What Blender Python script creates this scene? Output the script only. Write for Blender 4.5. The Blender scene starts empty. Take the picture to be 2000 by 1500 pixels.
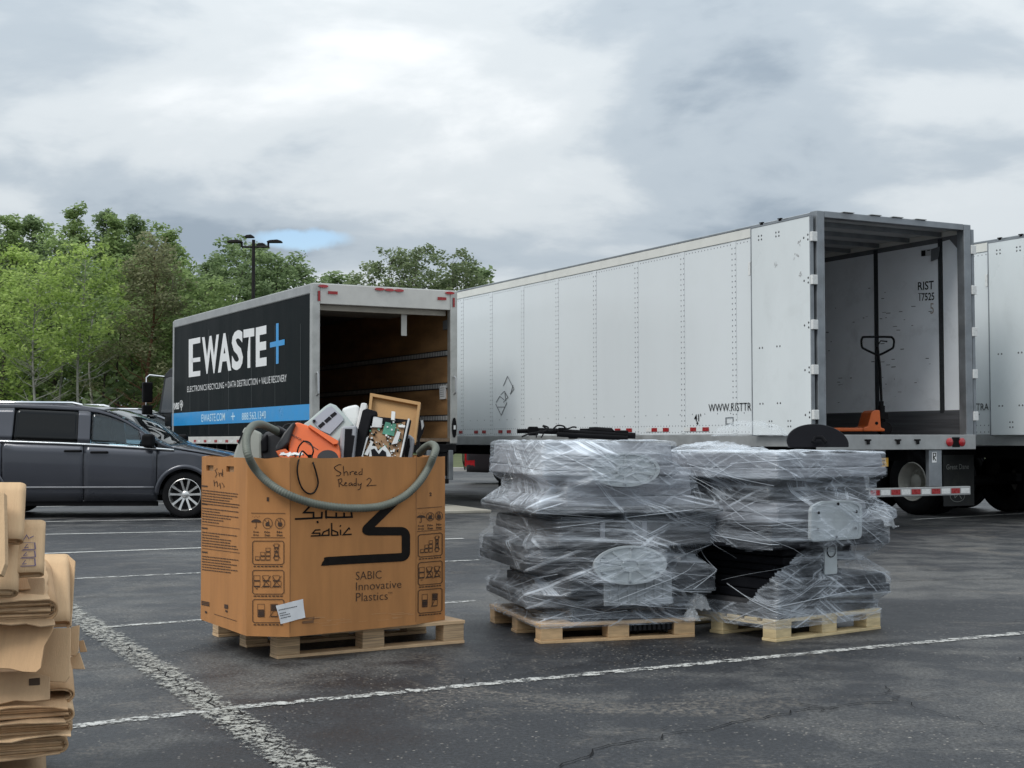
import bpy, bmesh, math, random
import numpy as np
from mathutils import Vector, Matrix, noise
random.seed(7); np.random.seed(7)
R = math.radians
sc = bpy.context.scene
COL = sc.collection

# ------------------------------------------------------------------ camera
FPX, PITCH, ROLL, CAMH = 2720.76, .039656, .001575, 1.16214     # focal length in px of the 2000 px wide photo
cam_d = bpy.data.cameras.new('camera'); cam = bpy.data.objects.new('camera', cam_d); COL.objects.link(cam)
cam_d.sensor_width = 36.0; cam_d.lens = FPX / 2000 * 36; cam_d.clip_start = .05; cam_d.clip_end = 3000
cam.matrix_world = Matrix.Translation((0, 0, CAMH)) @ Matrix.Rotation(math.pi / 2 + PITCH, 4, 'X') @ Matrix.Rotation(-ROLL, 4, 'Z')
sc.camera = cam
sc.render.resolution_x, sc.render.resolution_y = 1024, 768

# ------------------------------------------------------------------ sky, sun, exposure
SUN_EL, SUN_AZ = R(50), R(230)       # azimuth: direction the light comes from, clockwise from +Y
W = bpy.data.worlds.new('World'); sc.world = W; W.use_nodes = True
nt = W.node_tree; nt.nodes.clear()
def N(t, tp, **kw):
    n = t.nodes.new(tp)
    for k, v in kw.items(): setattr(n, k, v)
    return n
def mathn(t, op, a, b=None, clamp=False):
    n = N(t, 'ShaderNodeMath', operation=op); n.use_clamp = clamp
    for i, v in enumerate((a, b)):
        if v is None: continue
        if isinstance(v, (int, float)): n.inputs[i].default_value = v
        else: t.links.new(v, n.inputs[i])
    return n.outputs[0]
def ramp(t, fac, stops, interp='LINEAR'):
    n = N(t, 'ShaderNodeValToRGB'); e = n.color_ramp.elements; n.color_ramp.interpolation = interp
    while len(e) < len(stops): e.new(.5)
    for i, (p, c) in enumerate(stops):
        e[i].position = p; e[i].color = (c, c, c, 1) if isinstance(c, (int, float)) else (*c, 1)
    t.links.new(fac, n.inputs[0]); return n.outputs[0]
def noisen(t, vec, scale, detail=4, rough=.5, dist=0., dims='3D'):
    n = N(t, 'ShaderNodeTexNoise', noise_dimensions=dims)
    n.inputs['Scale'].default_value = scale; n.inputs['Detail'].default_value = detail
    n.inputs['Roughness'].default_value = rough; n.inputs['Distortion'].default_value = dist
    if vec is not None: t.links.new(vec, n.inputs['Vector'])
    return n.outputs[0]
tc = N(nt, 'ShaderNodeTexCoord'); sep = N(nt, 'ShaderNodeSeparateXYZ'); nt.links.new(tc.outputs['Generated'], sep.inputs[0])
zc = mathn(nt, 'MAXIMUM', sep.outputs[2], 0.0)
den = mathn(nt, 'ADD', zc, .30)
cx = mathn(nt, 'DIVIDE', sep.outputs[0], den); cy = mathn(nt, 'DIVIDE', sep.outputs[1], den)
cmb = N(nt, 'ShaderNodeCombineXYZ'); nt.links.new(cx, cmb.inputs[0]); nt.links.new(cy, cmb.inputs[1]); cmb.inputs[2].default_value = 3.7
mp = N(nt, 'ShaderNodeMapping'); nt.links.new(cmb.outputs[0], mp.inputs[0])
SKY_OFF = (20.4, 3.3, 0)
mp.inputs['Location'].default_value = SKY_OFF; mp.inputs['Rotation'].default_value = (0, 0, R(-14)); mp.inputs['Scale'].default_value = (1.0, 1.25, 1)
n1 = noisen(nt, mp.outputs[0], 1.35, 8, .52, .3)
n2 = noisen(nt, mp.outputs[0], 4.2, 7, .55, .3)
mixn = mathn(nt, 'ADD', mathn(nt, 'MULTIPLY', n1, .77), mathn(nt, 'MULTIPLY', n2, .23))
cl = ramp(nt, mixn, [(.36, (.31, .375, .445)), (.44, (.45, .515, .575)), (.53, (.63, .68, .715)), (.66, (.84, .87, .89))], 'EASE')
gr = mathn(nt, 'ADD', mathn(nt, 'MULTIPLY', zc, .95), .84)      # an overcast sky is brighter overhead than at the horizon
vm = N(nt, 'ShaderNodeVectorMath', operation='SCALE'); nt.links.new(cl, vm.inputs[0]); nt.links.new(gr, vm.inputs[3])
bg_c = N(nt, 'ShaderNodeBackground'); nt.links.new(vm.outputs[0], bg_c.inputs[0]); bg_c.inputs[1].default_value = 1.0
sky = N(nt, 'ShaderNodeTexSky'); sky.sky_type = 'NISHITA'; sky.sun_disc = False; sky.sun_elevation = SUN_EL; sky.sun_rotation = SUN_AZ
sky.ozone_density = 2.0
bg_s = N(nt, 'ShaderNodeBackground'); nt.links.new(sky.outputs[0], bg_s.inputs[0]); bg_s.inputs[1].default_value = .15
# a small break in the cloud low over the trees
az = mathn(nt, 'ARCTAN2', sep.outputs[0], sep.outputs[1])
dx = mathn(nt, 'DIVIDE', mathn(nt, 'SUBTRACT', az, -.152), .042)
el = mathn(nt, 'ADD', sep.outputs[2], mathn(nt, 'MULTIPLY', mathn(nt, 'SUBTRACT', noisen(nt, tc.outputs['Generated'], 26, 5, .55), .5), .022))
dz = mathn(nt, 'DIVIDE', mathn(nt, 'SUBTRACT', el, .1425), .0095)
dd = mathn(nt, 'ADD', mathn(nt, 'MULTIPLY', dx, dx), mathn(nt, 'MULTIPLY', dz, dz))
hole = ramp(nt, dd, [(.2, 1.0), (1.0, 0.0)], 'EASE')
mxs = N(nt, 'ShaderNodeMixShader'); nt.links.new(hole, mxs.inputs[0]); nt.links.new(bg_c.outputs[0], mxs.inputs[1]); nt.links.new(bg_s.outputs[0], mxs.inputs[2])
wo = N(nt, 'ShaderNodeOutputWorld'); nt.links.new(mxs.outputs[0], wo.inputs[0])

sun_d = bpy.data.lights.new('sun', 'SUN'); sun_d.energy = 1.5; sun_d.angle = R(24); sun_d.color = (1, .965, .91)
sun = bpy.data.objects.new('sun', sun_d); COL.objects.link(sun)
sdir = Vector((math.sin(SUN_AZ) * math.cos(SUN_EL), math.cos(SUN_AZ) * math.cos(SUN_EL), math.sin(SUN_EL)))
sun.rotation_euler = sdir.to_track_quat('Z', 'Y').to_euler(); sun.location = sdir * 50
vs = sc.view_settings; vs.view_transform = 'Standard'; vs.look = 'None'; vs.exposure = 0.18; vs.gamma = 1.0; vs.use_curve_mapping = False
sc.cycles.use_denoising = True
sc.cycles.transparent_max_bounces = 24; sc.cycles.max_bounces = 8

# ------------------------------------------------------------------ pixel helpers (photo pixels -> directions)
def ray(px, py):
    a, b = px - 1000, 750 - py
    cr, sr = math.cos(ROLL), math.sin(ROLL)
    u, w = a * cr + b * sr, -a * sr + b * cr
    ct, st = math.cos(PITCH), math.sin(PITCH)
    return Vector((u / FPX, ct - w / FPX * st, st + w / FPX * ct))
CAM = Vector((0, 0, CAMH))
def gnd(px, py, z=0.):
    r = ray(px, py); return CAM + r * ((z - CAMH) / r.z)
def at(px, py, Y):
    r = ray(px, py); return CAM + r * (Y / r.y)
def pix(px, py, M, axis, val):
    """where the ray of a photo pixel meets the plane axis=val of a thing's own frame M; local coordinates"""
    I = M.inverted(); o = I @ CAM; d = (I.to_3x3() @ ray(px, py))
    t = (val - o[axis]) / d[axis]; return o + d * t

# ------------------------------------------------------------------ materials
MATS = {}
def mat(name, col, rough=.5, metal=0., var=.12, vscale=4., bump=0., bscale=40., spec=.5, coat=0., col2=None, stretch=None, dirt=0., dirtcol=(.12, .1, .08), alpha=1., trans=0.):
    if name in MATS: return MATS[name]
    m = bpy.data.materials.new(name); m.use_nodes = True; t = m.node_tree
    b = t.nodes['Principled BSDF']; MATS[name] = m
    tcn = N(t, 'ShaderNodeTexCoord'); v = tcn.outputs['Object']
    if stretch:
        mpn = N(t, 'ShaderNodeMapping'); t.links.new(v, mpn.inputs[0]); mpn.inputs['Scale'].default_value = stretch; v = mpn.outputs[0]
    c1 = tuple(max(0, c * (1 - var)) for c in col); c2 = col2 or tuple(min(1, c * (1 + var)) for c in col)
    nz = noisen(t, v, vscale, 5, .6)
    colr = ramp(t, nz, [(.3, c1), (.7, c2)])
    if dirt:
        dn = noisen(t, tcn.outputs['Object'], vscale * .6 + .7, 8, .7, .3)
        df = ramp(t, dn, [(.52, 0.), (.78, dirt)])
        mx = N(t, 'ShaderNodeMix', data_type='RGBA'); t.links.new(df, mx.inputs[0]); t.links.new(colr, mx.inputs[6]); mx.inputs[7].default_value = (*dirtcol, 1); colr = mx.outputs[2]
    t.links.new(colr, b.inputs['Base Color'])
    rr = ramp(t, nz, [(.25, max(.02, rough - .1)), (.75, min(1, rough + .1))]); t.links.new(rr, b.inputs['Roughness'])
    b.inputs['Metallic'].default_value = metal; b.inputs['Specular IOR Level'].default_value = spec
    b.inputs['Coat Weight'].default_value = coat; b.inputs['Coat Roughness'].default_value = .06
    b.inputs['Alpha'].default_value = alpha
    if max(col) < .03 and not coat: b.inputs['IOR'].default_value = 1.18      # matt black, little sheen
    if trans: b.inputs['Transmission Weight'].default_value = trans
    if bump:
        bn = N(t, 'ShaderNodeBump'); bn.inputs['Strength'].default_value = bump; bn.inputs['Distance'].default_value = .01
        t.links.new(noisen(t, v, bscale, 4, .6), bn.inputs['Height']); t.links.new(bn.outputs[0], b.inputs['Normal'])
    return m
def emis(name, col, s):
    m = mat(name, col, .3, var=0); m.node_tree.nodes['Principled BSDF'].inputs['Emission Strength'].default_value = s
    return m

# ------------------------------------------------------------------ mesh builder
class MB:
    def __init__(s): s.v = []; s.f = []
    def add(s, vs, fs):
        o = len(s.v); s.v += [tuple(p) for p in vs]; s.f += [tuple(i + o for i in f) for f in fs]; return s
    def box(s, x0, x1, y0, y1, z0, z1, M=None):
        vs = [Vector((x, y, z)) for z in (z0, z1) for y in (y0, y1) for x in (x0, x1)]
        if M is not None: vs = [M @ p for p in vs]
        return s.add(vs, [(0, 2, 3, 1), (4, 5, 7, 6), (0, 1, 5, 4), (2, 6, 7, 3), (0, 4, 6, 2), (1, 3, 7, 5)])
    def prism(s, poly, P, d0, d1):
        """poly of (u,v); P(u,v,depth) -> point"""
        n = len(poly); vs = [P(u, v, d0) for u, v in poly] + [P(u, v, d1) for u, v in poly]
        fs = [tuple(range(n))[::-1], tuple(range(n, 2 * n))] + [(i, (i + 1) % n, n + (i + 1) % n, n + i) for i in range(n)]
        return s.add(vs, fs)
    def tube(s, pts, r, n=8, cap=True, rfun=None):
        pts = [Vector(p) for p in pts]; m = len(pts)
        if m < 2: return s
        up = None; rings = []
        for i, p in enumerate(pts):
            t = (pts[min(i + 1, m - 1)] - pts[max(i - 1, 0)]).normalized()
            if up is None:
                up = Vector((0, 0, 1)) if abs(t.z) < .9 else Vector((1, 0, 0))
            a = (up - t * up.dot(t)).normalized(); b = t.cross(a); up = a
            rr = rfun(i / (m - 1)) if rfun else (r[i] if isinstance(r, (list, tuple)) else r)
            rings.append([p + (a * math.cos(2 * math.pi * k / n) + b * math.sin(2 * math.pi * k / n)) * rr for k in range(n)])
        vs = [p for rg in rings for p in rg]
        fs = [(i * n + k, i * n + (k + 1) % n, (i + 1) * n + (k + 1) % n, (i + 1) * n + k) for i in range(m - 1) for k in range(n)]
        if cap: fs += [tuple(range(n))[::-1], tuple(range((m - 1) * n, m * n))]
        return s.add(vs, fs)
    def cyl(s, p0, p1, r, n=16): return s.tube([p0, p1], r, n)
    def lathe(s, prof, c, axis, n=32, up=None):
        """prof of (radius, along axis)"""
        axis = Vector(axis).normalized(); a = axis.orthogonal().normalized(); b = axis.cross(a); c = Vector(c)
        vs = [c + axis * h + (a * math.cos(2 * math.pi * k / n) + b * math.sin(2 * math.pi * k / n)) * r for r, h in prof for k in range(n)]
        fs = [(i * n + k, i * n + (k + 1) % n, (i + 1) * n + (k + 1) % n, (i + 1) * n + k) for i in range(len(prof) - 1) for k in range(n)]
        return s.add(vs, fs)
    def grid(s, rows):
        n = len(rows[0]); vs = [p for r in rows for p in r]
        return s.add(vs, [(i * n + k, i * n + k + 1, (i + 1) * n + k + 1, (i + 1) * n + k) for i in range(len(rows) - 1) for k in range(n - 1)])
    def mesh(s, name):
        me = bpy.data.meshes.new(name); me.from_pydata(s.v, [], s.f); me.update(); return me
    def build(s, name, m, parent=None, bevel=0., smooth=False, seg=2, label=None, fix=True):
        me = s.mesh(name)
        if fix:
            bm = bmesh.new(); bm.from_mesh(me); bmesh.ops.recalc_face_normals(bm, faces=bm.faces); bm.to_mesh(me); bm.free()
        return link(name, me, m, parent, bevel, smooth, seg, label)
def link(name, me, m, parent=None, bevel=0., smooth=False, seg=2, label=None):
    o = bpy.data.objects.new(name, me); COL.objects.link(o)
    if m is not None and not me.materials: me.materials.append(m)
    if parent is not None: o.parent = parent
    if smooth:
        me.shade_smooth()
        if smooth != 'all': me.set_sharp_from_angle(angle=R(42))
    if bevel:
        md = o.modifiers.new('bevel', 'BEVEL'); md.width = bevel; md.segments = seg; md.limit_method = 'ANGLE'; md.angle_limit = R(35)
    if label: o['label'] = label
    return o
def thing(name, label, cat, loc=(0, 0, 0), rotz=0., group=None, rot=None):
    o = bpy.data.objects.new(name, None); COL.objects.link(o); o.empty_display_size = .1
    o.location = loc; o.rotation_euler = rot if rot else (0, 0, rotz)
    tag(o, label, cat, group); return o
def tag(o, label=None, cat=None, group=None, kind=None):
    for k, v in (('label', label), ('category', cat), ('group', group), ('kind', kind)):
        if v: o[k] = v
    return o
def mtx(o):
    return Matrix.Translation(o.location) @ o.rotation_euler.to_matrix().to_4x4()
def copy_tree(o, parent=None):
    c = o.copy(); COL.objects.link(c); c.parent = parent
    for ch in list(o.children): copy_tree(ch, c)
    return c

# flat print: polygons, strokes and lettering laid on a surface P(u,v,off)
def poly_obj(name, polys, P, m, parent, off=.002):
    b = MB()
    for pl in polys: b.add([P(u, v, off) for u, v in pl], [tuple(range(len(pl)))])
    return b.build(name, m, parent, fix=False)
DENSE = [0.]
def stroke_polys(pts, w, closed=False):
    n = len(pts)
    if closed: pts = list(pts) + [pts[0]]; n += 1
    if DENSE[0]:        # short pieces so that print follows a bulging surface
        q, ww_ = [], []
        for i in range(n - 1):
            a, c = Vector(pts[i][:2]), Vector(pts[i + 1][:2]); m = max(1, int((c - a).length / DENSE[0]))
            for k in range(m): q.append(tuple(a.lerp(c, k / m))); ww_.append(w[i] if isinstance(w, (list, tuple)) else w)
        q.append(tuple(pts[-1][:2])); ww_.append(w[-1] if isinstance(w, (list, tuple)) else w); pts, w, n = q, ww_, len(q)
    L = []; Rr = []
    for i in range(n):
        if closed and i in (0, n - 1): p0, p1 = pts[n - 2], pts[1]
        else: p0, p1 = pts[max(i - 1, 0)], pts[min(i + 1, n - 1)]
        a = Vector((pts[i][0] - p0[0], pts[i][1] - p0[1])); c = Vector((p1[0] - pts[i][0], p1[1] - pts[i][1]))
        if a.length < 1e-9: a = c
        if c.length < 1e-9: c = a
        a = a.normalized(); c = c.normalized(); t = a + c
        if t.length < 1e-6: t = a
        t = t.normalized(); nrm = Vector((-t.y, t.x)); k = max(.45, nrm.dot(Vector((-a.y, a.x))))
        ww = (w[i] if isinstance(w, (list, tuple)) else w) / 2 / k
        L.append((pts[i][0] + nrm.x * ww, pts[i][1] + nrm.y * ww)); Rr.append((pts[i][0] - nrm.x * ww, pts[i][1] - nrm.y * ww))
    return [[L[i], L[i + 1], Rr[i + 1], Rr[i]] for i in range(n - 1)]
def round_path(pts, rad, n=5):
    out = [pts[0]]
    for i in range(1, len(pts) - 1):
        p, a, b = Vector(pts[i]), Vector(pts[i - 1]), Vector(pts[i + 1])
        da, db = (a - p), (b - p); r1 = min(rad, da.length * .48); r2 = min(rad, db.length * .48)
        s, e = p + da.normalized() * r1, p + db.normalized() * r2
        for k in range(n + 1):
            t = k / n; out.append(tuple(s * (1 - t) ** 2 + p * 2 * t * (1 - t) + e * t * t))
    return out + [pts[-1]]
def text_mesh(body, bold=0., res=3):
    cu = bpy.data.curves.new('lettering', 'FONT'); cu.body = body; cu.size = 1; cu.offset = bold; cu.resolution_u = res; cu.fill_mode = 'FRONT'
    o = bpy.data.objects.new('lettering', cu); COL.objects.link(o)
    bpy.context.view_layer.update()
    me = bpy.data.meshes.new_from_object(o.evaluated_get(bpy.context.evaluated_depsgraph_get()))
    bpy.data.objects.remove(o); bpy.data.curves.remove(cu); return me
def text_obj(body, Q, m, parent, name='lettering', bold=0., off=.003, label=None, res=3):
    """Q(s,t,off) with s,t in 0..1 over the text's bounding box -> local point"""
    me = text_mesh(body, bold, res)
    n = len(me.vertices); co = np.empty(n * 3); me.vertices.foreach_get('co', co); co = co.reshape(-1, 3)
    mn, mx = co.min(0), co.max(0); d = np.maximum(mx - mn, 1e-6)
    for i, vtx in enumerate(me.vertices): vtx.co = Q((co[i, 0] - mn[0]) / d[0], (co[i, 1] - mn[1]) / d[1], off)
    me.materials.clear(); me.update()
    return link(name, me, m, parent, label=label)
def quadmap(F, p00, p10, p11, p01):
    """bilinear map from unit square to four photo pixels, then F(px,py,off)"""
    def Q(s, t, off):
        x = (1 - s) * (1 - t) * p00[0] + s * (1 - t) * p10[0] + s * t * p11[0] + (1 - s) * t * p01[0]
        y = (1 - s) * (1 - t) * p00[1] + s * (1 - t) * p10[1] + s * t * p11[1] + (1 - s) * t * p01[1]
        return F(x, y, off)
    return Q
def interp(xs, tab):
    tab = sorted(tab); return float(np.interp(xs, [a for a, _ in tab], [b for _, b in tab]))
def spline(pts, n=8):
    pts = [Vector(p) for p in pts]; out = []
    P = [pts[0] * 2 - pts[1]] + pts + [pts[-1] * 2 - pts[-2]]
    for i in range(1, len(P) - 2):
        for k in range(n):
            t = k / n; a, b, c, d = P[i - 1], P[i], P[i + 1], P[i + 2]
            out.append(.5 * ((2 * b) + (c - a) * t + (2 * a - 5 * b + 4 * c - d) * t * t + (3 * b - a - 3 * c + d) * t ** 3))
    return out + [pts[-1]]

# ================================================================== setting: asphalt, markings, pad, verge
def asphalt_mat():
    m = bpy.data.materials.new('asphalt'); m.use_nodes = True; t = m.node_tree; b = t.nodes['Principled BSDF']
    tcn = N(t, 'ShaderNodeTexCoord'); v0 = tcn.outputs['Object']
    gm_ = N(t, 'ShaderNodeMapping'); t.links.new(v0, gm_.inputs[0]); GO = (9, 33, 0); gm_.inputs['Location'].default_value = GO; v = gm_.outputs[0]
    big = noisen(t, v, .28, 6, .62, .5); mid = noisen(t, v, 2.2, 6, .65); fine = noisen(t, v, 55, 3, .7); grit = noisen(t, v, 160, 2, .6)
    base = ramp(t, mathn(t, 'ADD', mathn(t, 'MULTIPLY', big, .6), mathn(t, 'MULTIPLY', mid, .4)), [(.41, (.012, .0135, .0165)), (.49, (.023, .0245, .028)), (.58, (.088, .087, .084))])
    g = ramp(t, fine, [(.32, .3), (.5, 1.), (.68, 1.9)])
    mul = N(t, 'ShaderNodeMix', data_type='RGBA', blend_type='MULTIPLY'); mul.inputs[0].default_value = 1.
    t.links.new(base, mul.inputs[6]); t.links.new(g, mul.inputs[7])
    # pale stone chips and tan grit worn bare in patches
    vo = N(t, 'ShaderNodeTexVoronoi'); vo.inputs['Scale'].default_value = 42; t.links.new(v, vo.inputs['Vector'])
    chip = mathn(t, 'MULTIPLY', mathn(t, 'MULTIPLY', ramp(t, vo.outputs['Distance'], [(.16, 1.), (.27, 0.)]), ramp(t, vo.outputs['Color'], [(.62, 0.), (.70, 1.)])), ramp(t, noisen(t, v, 1.3, 5, .7, .6), [(.44, .22), (.62, 1.)]))
    mx = N(t, 'ShaderNodeMix', data_type='RGBA'); t.links.new(chip, mx.inputs[0]); t.links.new(mul.outputs[2], mx.inputs[6]); mx.inputs[7].default_value = (.34, .31, .27, 1)
    sv = noisen(t, v, .8, 6, .72, 1.2)
    sand = mathn(t, 'MULTIPLY', ramp(t, sv, [(.55, 0.), (.68, .75)]), ramp(t, noisen(t, v, 30, 3, .7), [(.46, 0.), (.58, 1.)]))
    mx2 = N(t, 'ShaderNodeMix', data_type='RGBA'); t.links.new(sand, mx2.inputs[0]); t.links.new(mx.outputs[2], mx2.inputs[6]); mx2.inputs[7].default_value = (.17, .15, .125, 1)
    t.links.new(mx2.outputs[2], b.inputs['Base Color'])
    t.links.new(ramp(t, mid, [(.35, .40), (.65, .66)]), b.inputs['Roughness'])
    b.inputs['Specular IOR Level'].default_value = .42
    bn = N(t, 'ShaderNodeBump'); bn.inputs['Strength'].default_value = .75; bn.inputs['Distance'].default_value = .012
    hh = mathn(t, 'ADD', mathn(t, 'MULTIPLY', fine, .6), mathn(t, 'MULTIPLY', grit, .3)); hh = mathn(t, 'ADD', hh, mathn(t, 'MULTIPLY', mid, .5))
    t.links.new(hh, bn.inputs['Height']); t.links.new(bn.outputs[0], b.inputs['Normal'])
    MATS['asphalt'] = m; return m
A_MAT = asphalt_mat()
g_ = MB()
xs = [-600, -120, -40, -12, -4, 0, 4, 12, 40, 120, 600]; ys = [-60, 0, 5, 10, 20, 40, 54, 120, 300, 900]
g_.grid([[(x, y, 0) for x in xs] for y in ys]); o = g_.build('asphalt_ground', A_MAT); tag(o, kind='structure')

def paint_mat(name, wear, col=(.62, .62, .59), scale=9.):
    m = bpy.data.materials.new(name); m.use_nodes = True; t = m.node_tree; b = t.nodes['Principled BSDF']
    tcn = N(t, 'ShaderNodeTexCoord'); v = tcn.outputs['Object']; uv = tcn.outputs['UV']
    n = mathn(t, 'ADD', mathn(t, 'MULTIPLY', noisen(t, v, scale, 8, .78), .65), mathn(t, 'MULTIPLY', noisen(t, v, 48, 4, .75), .35))
    su = N(t, 'ShaderNodeSeparateXYZ'); t.links.new(uv, su.inputs[0])
    e = mathn(t, 'ABSOLUTE', mathn(t, 'SUBTRACT', su.outputs[1], .5))           # paint chips first along its edges
    n = mathn(t, 'SUBTRACT', n, mathn(t, 'MULTIPLY', mathn(t, 'POWER', mathn(t, 'MULTIPLY', e, 2.), 4.), .16))
    a = ramp(t, n, [(wear - .025, 0.), (wear + .035, 1.)])
    t.links.new(ramp(t, noisen(t, v, 20, 5, .7), [(.3, tuple(c * .62 for c in col)), (.7, col)]), b.inputs['Base Color'])
    b.inputs['Roughness'].default_value = .6
    t.links.new(a, b.inputs['Alpha'])
    bn = N(t, 'ShaderNodeBump'); bn.inputs['Strength'].default_value = .5; bn.inputs['Distance'].default_value = .01
    t.links.new(noisen(t, v, 60, 4, .7), bn.inputs['Height']); t.links.new(bn.outputs[0], b.inputs['Normal'])
    return m
P_OLD = paint_mat('worn_line_paint', .487, scale=14.); P_OLD2 = paint_mat('very_worn_line_paint', .50, col=(.46, .455, .41), scale=24.); P_NEW = paint_mat('line_paint', .40)
def uv_ribbon(name, pts, w, m, z=.004, kind='structure'):
    """flat ribbon along ground points with uv across its width"""
    pts = [Vector((p[0], p[1], 0)) for p in pts]; vs = []; fs = []; uv = []
    d = 0; dist = []
    for i, p in enumerate(pts):
        if i: d += (p - pts[i - 1]).length
        dist.append(d)
        t = (pts[min(i + 1, len(pts) - 1)] - pts[max(i - 1, 0)]).normalized(); nn = Vector((-t.y, t.x, 0))
        ww = w[i] if isinstance(w, (list, tuple)) else w
        vs += [p + nn * ww / 2 + Vector((0, 0, z)), p - nn * ww / 2 + Vector((0, 0, z))]
    me = bpy.data.meshes.new(name); fs = [(2 * i, 2 * i + 1, 2 * i + 3, 2 * i + 2) for i in range(len(pts) - 1)]
    me.from_pydata([tuple(v) for v in vs], [], fs); ul = me.uv_layers.new(name='UVMap')
    for pol in me.polygons:
        for li, vi in zip(pol.loop_indices, pol.vertices): ul.data[li].uv = (dist[vi // 2], vi % 2)
    o = link(name, me, m); tag(o, kind=kind); return o
def line_px(a, b, w, m, ext0=0., ext1=0., name='parking_line', n=14, z=.004):
    A, B = gnd(*a), gnd(*b); d = (B - A).normalized(); A -= d * ext0; B += d * ext1
    return uv_ribbon(name, [A.lerp(B, i / (n - 1)) for i in range(n)], w, m, z)
line_px((145, 1420), (440, 1385), .115, P_OLD, ext0=1.2)
line_px((430, 1386), (2000, 1237), .115, P_OLD, ext1=4)
line_px((140, 1196), (592, 1500), .235, P_OLD2, ext0=14, ext1=3, name='aisle_line', z=.008, n=30)
line_px((196, 1226), (930, 1174), .105, P_OLD)
line_px((120, 1132), (935, 1094), .105, P_OLD, ext0=.8)
line_px((100, 1081), (905, 1052), .11, P_NEW, ext0=1.5)
line_px((45, 1045), (390, 1038), .11, P_NEW, ext0=2, ext1=1)
line_px((45, 1020), (390, 1014), .11, P_NEW, ext0=2, ext1=1)
line_px((40, 991), (285, 985), .12, P_NEW, ext0=2, ext1=4)
line_px((1785, 1015), (2000, 1003), .12, P_NEW, ext1=3)

crk = mat('asphalt_crack_filler', (.014, .014, .015), .85, var=.3, vscale=20)
def crack(pxs, w_, name='asphalt_crack', jit=.02, z=.0065):
    pts = []
    for (a, b) in zip(pxs[:-1], pxs[1:]):
        A, B = gnd(*a), gnd(*b); w = w_ * .62; L = (B - A).length; n = max(3, int(L / .05)); d = (B - A).normalized(); nn = Vector((-d.y, d.x, 0))
        pts += [A.lerp(B, i / n) + nn * random.gauss(0, jit) for i in range(n)]
    pts.append(gnd(*pxs[-1])); ws = [w * random.uniform(.35, 1.3) for _ in pts]
    return uv_ribbon(name, pts, ws, crk, z)
crack([(1090, 1500), (1180, 1462), (1300, 1438), (1450, 1410), (1590, 1386), (1660, 1377), (1755, 1371)], .013)
crack([(1588, 1386), (1612, 1392), (1640, 1384), (1560, 1376)], .012); crack([(1755, 1371), (1740, 1352), (1730, 1342)], .010)
crack([(1755, 1371), (1860, 1403), (2000, 1431)], .011); crack([(1460, 1141), (1650, 1139), (1850, 1133), (2000, 1131)], .022, jit=.008)
crack([(150, 1168), (260, 1165), (390, 1160)], .014); crack([(130, 1312), (260, 1300)], .012)
crack([(95, 1098), (250, 1091), (390, 1088)], .02, jit=.006); crack([(455, 1388), (520, 1450), (600, 1500)], .012, z=.0105); crack([(240, 1262), (330, 1330), (420, 1384)], .012, z=.0105)
crack([(870, 1118), (930, 1121)], .014); crack([(285, 1290), (350, 1275), (390, 1268)], .008); crack([(1000, 1300), (850, 1345), (760, 1370)], .004)
rk = random.Random(12)
for _ in range(16):
    x, y = rk.uniform(1000, 1980), rk.uniform(1060, 1480); pts = [(x, y)]; d = rk.choice((-1, 1)); w0 = rk.uniform(.004, .008)
    for k in range(rk.randint(3, 6)): x += d * rk.uniform(25, 70); y += rk.uniform(-13, 9); pts.append((x, max(1030, y)))
    crack(pts, w0, jit=.012)
for _ in range(9):
    x, y = rk.uniform(150, 900), rk.uniform(1230, 1470); pts = [(x, y)]; w0 = rk.uniform(.004, .007)
    for k in range(rk.randint(2, 4)): x += rk.uniform(20, 60); y += rk.uniform(-12, 10); pts.append((x, y))
    crack(pts, w0, jit=.01)
# thin straight edge cracks either side of the old aisle line
pad_m = mat('pad_concrete', (.36, .34, .29), .85, var=.18, vscale=2.5, bump=.3, bscale=30, dirt=.35)
b = MB(); A, B = gnd(780, 1006), gnd(960, 1002); d = (B - A).normalized(); nn = Vector((-d.y, d.x, 0)); C2 = B + nn * 4.4; D2 = A + nn * 4.6
b.prism([(A.x, A.y), (B.x, B.y), (B.x + nn.x * 2.2 , B.y + nn.y * 2.2), (A.x + nn.x * 3.6 + d.x * 1.1, A.y + nn.y * 3.6), (A.x + nn.x * 3.4, A.y + nn.y * 3.4)], lambda u, v, e: (u, v, e), .002, .05)
o = b.build('concrete_pad', pad_m, bevel=.01); tag(o, kind='structure')
# grass verge and forest floor, and the kerb in front of it
grass_m = mat('verge_grass', (.07, .11, .035), .95, var=.45, vscale=1.4, bump=.6, bscale=14, col2=(.12, .13, .05))
b = MB(); b.grid([[(x, y, .10 + (0 if y < 52 else .15 * math.sin(x * .2)) + max(0, (y - 60) * .012)) for x in range(-90, 121, 6)] for y in (51.2, 53, 57, 64, 80, 130, 260, 500)])
o = b.build('grass_verge', grass_m, smooth='all'); tag(o, kind='structure')
kerb_m = mat('kerb_concrete', (.34, .33, .31), .85, var=.15, vscale=3)
b = MB(); b.box(-90, 120, 50.95, 51.2, -.02, .14); o = b.build('kerb', kerb_m, bevel=.02); tag(o, kind='structure')

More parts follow.
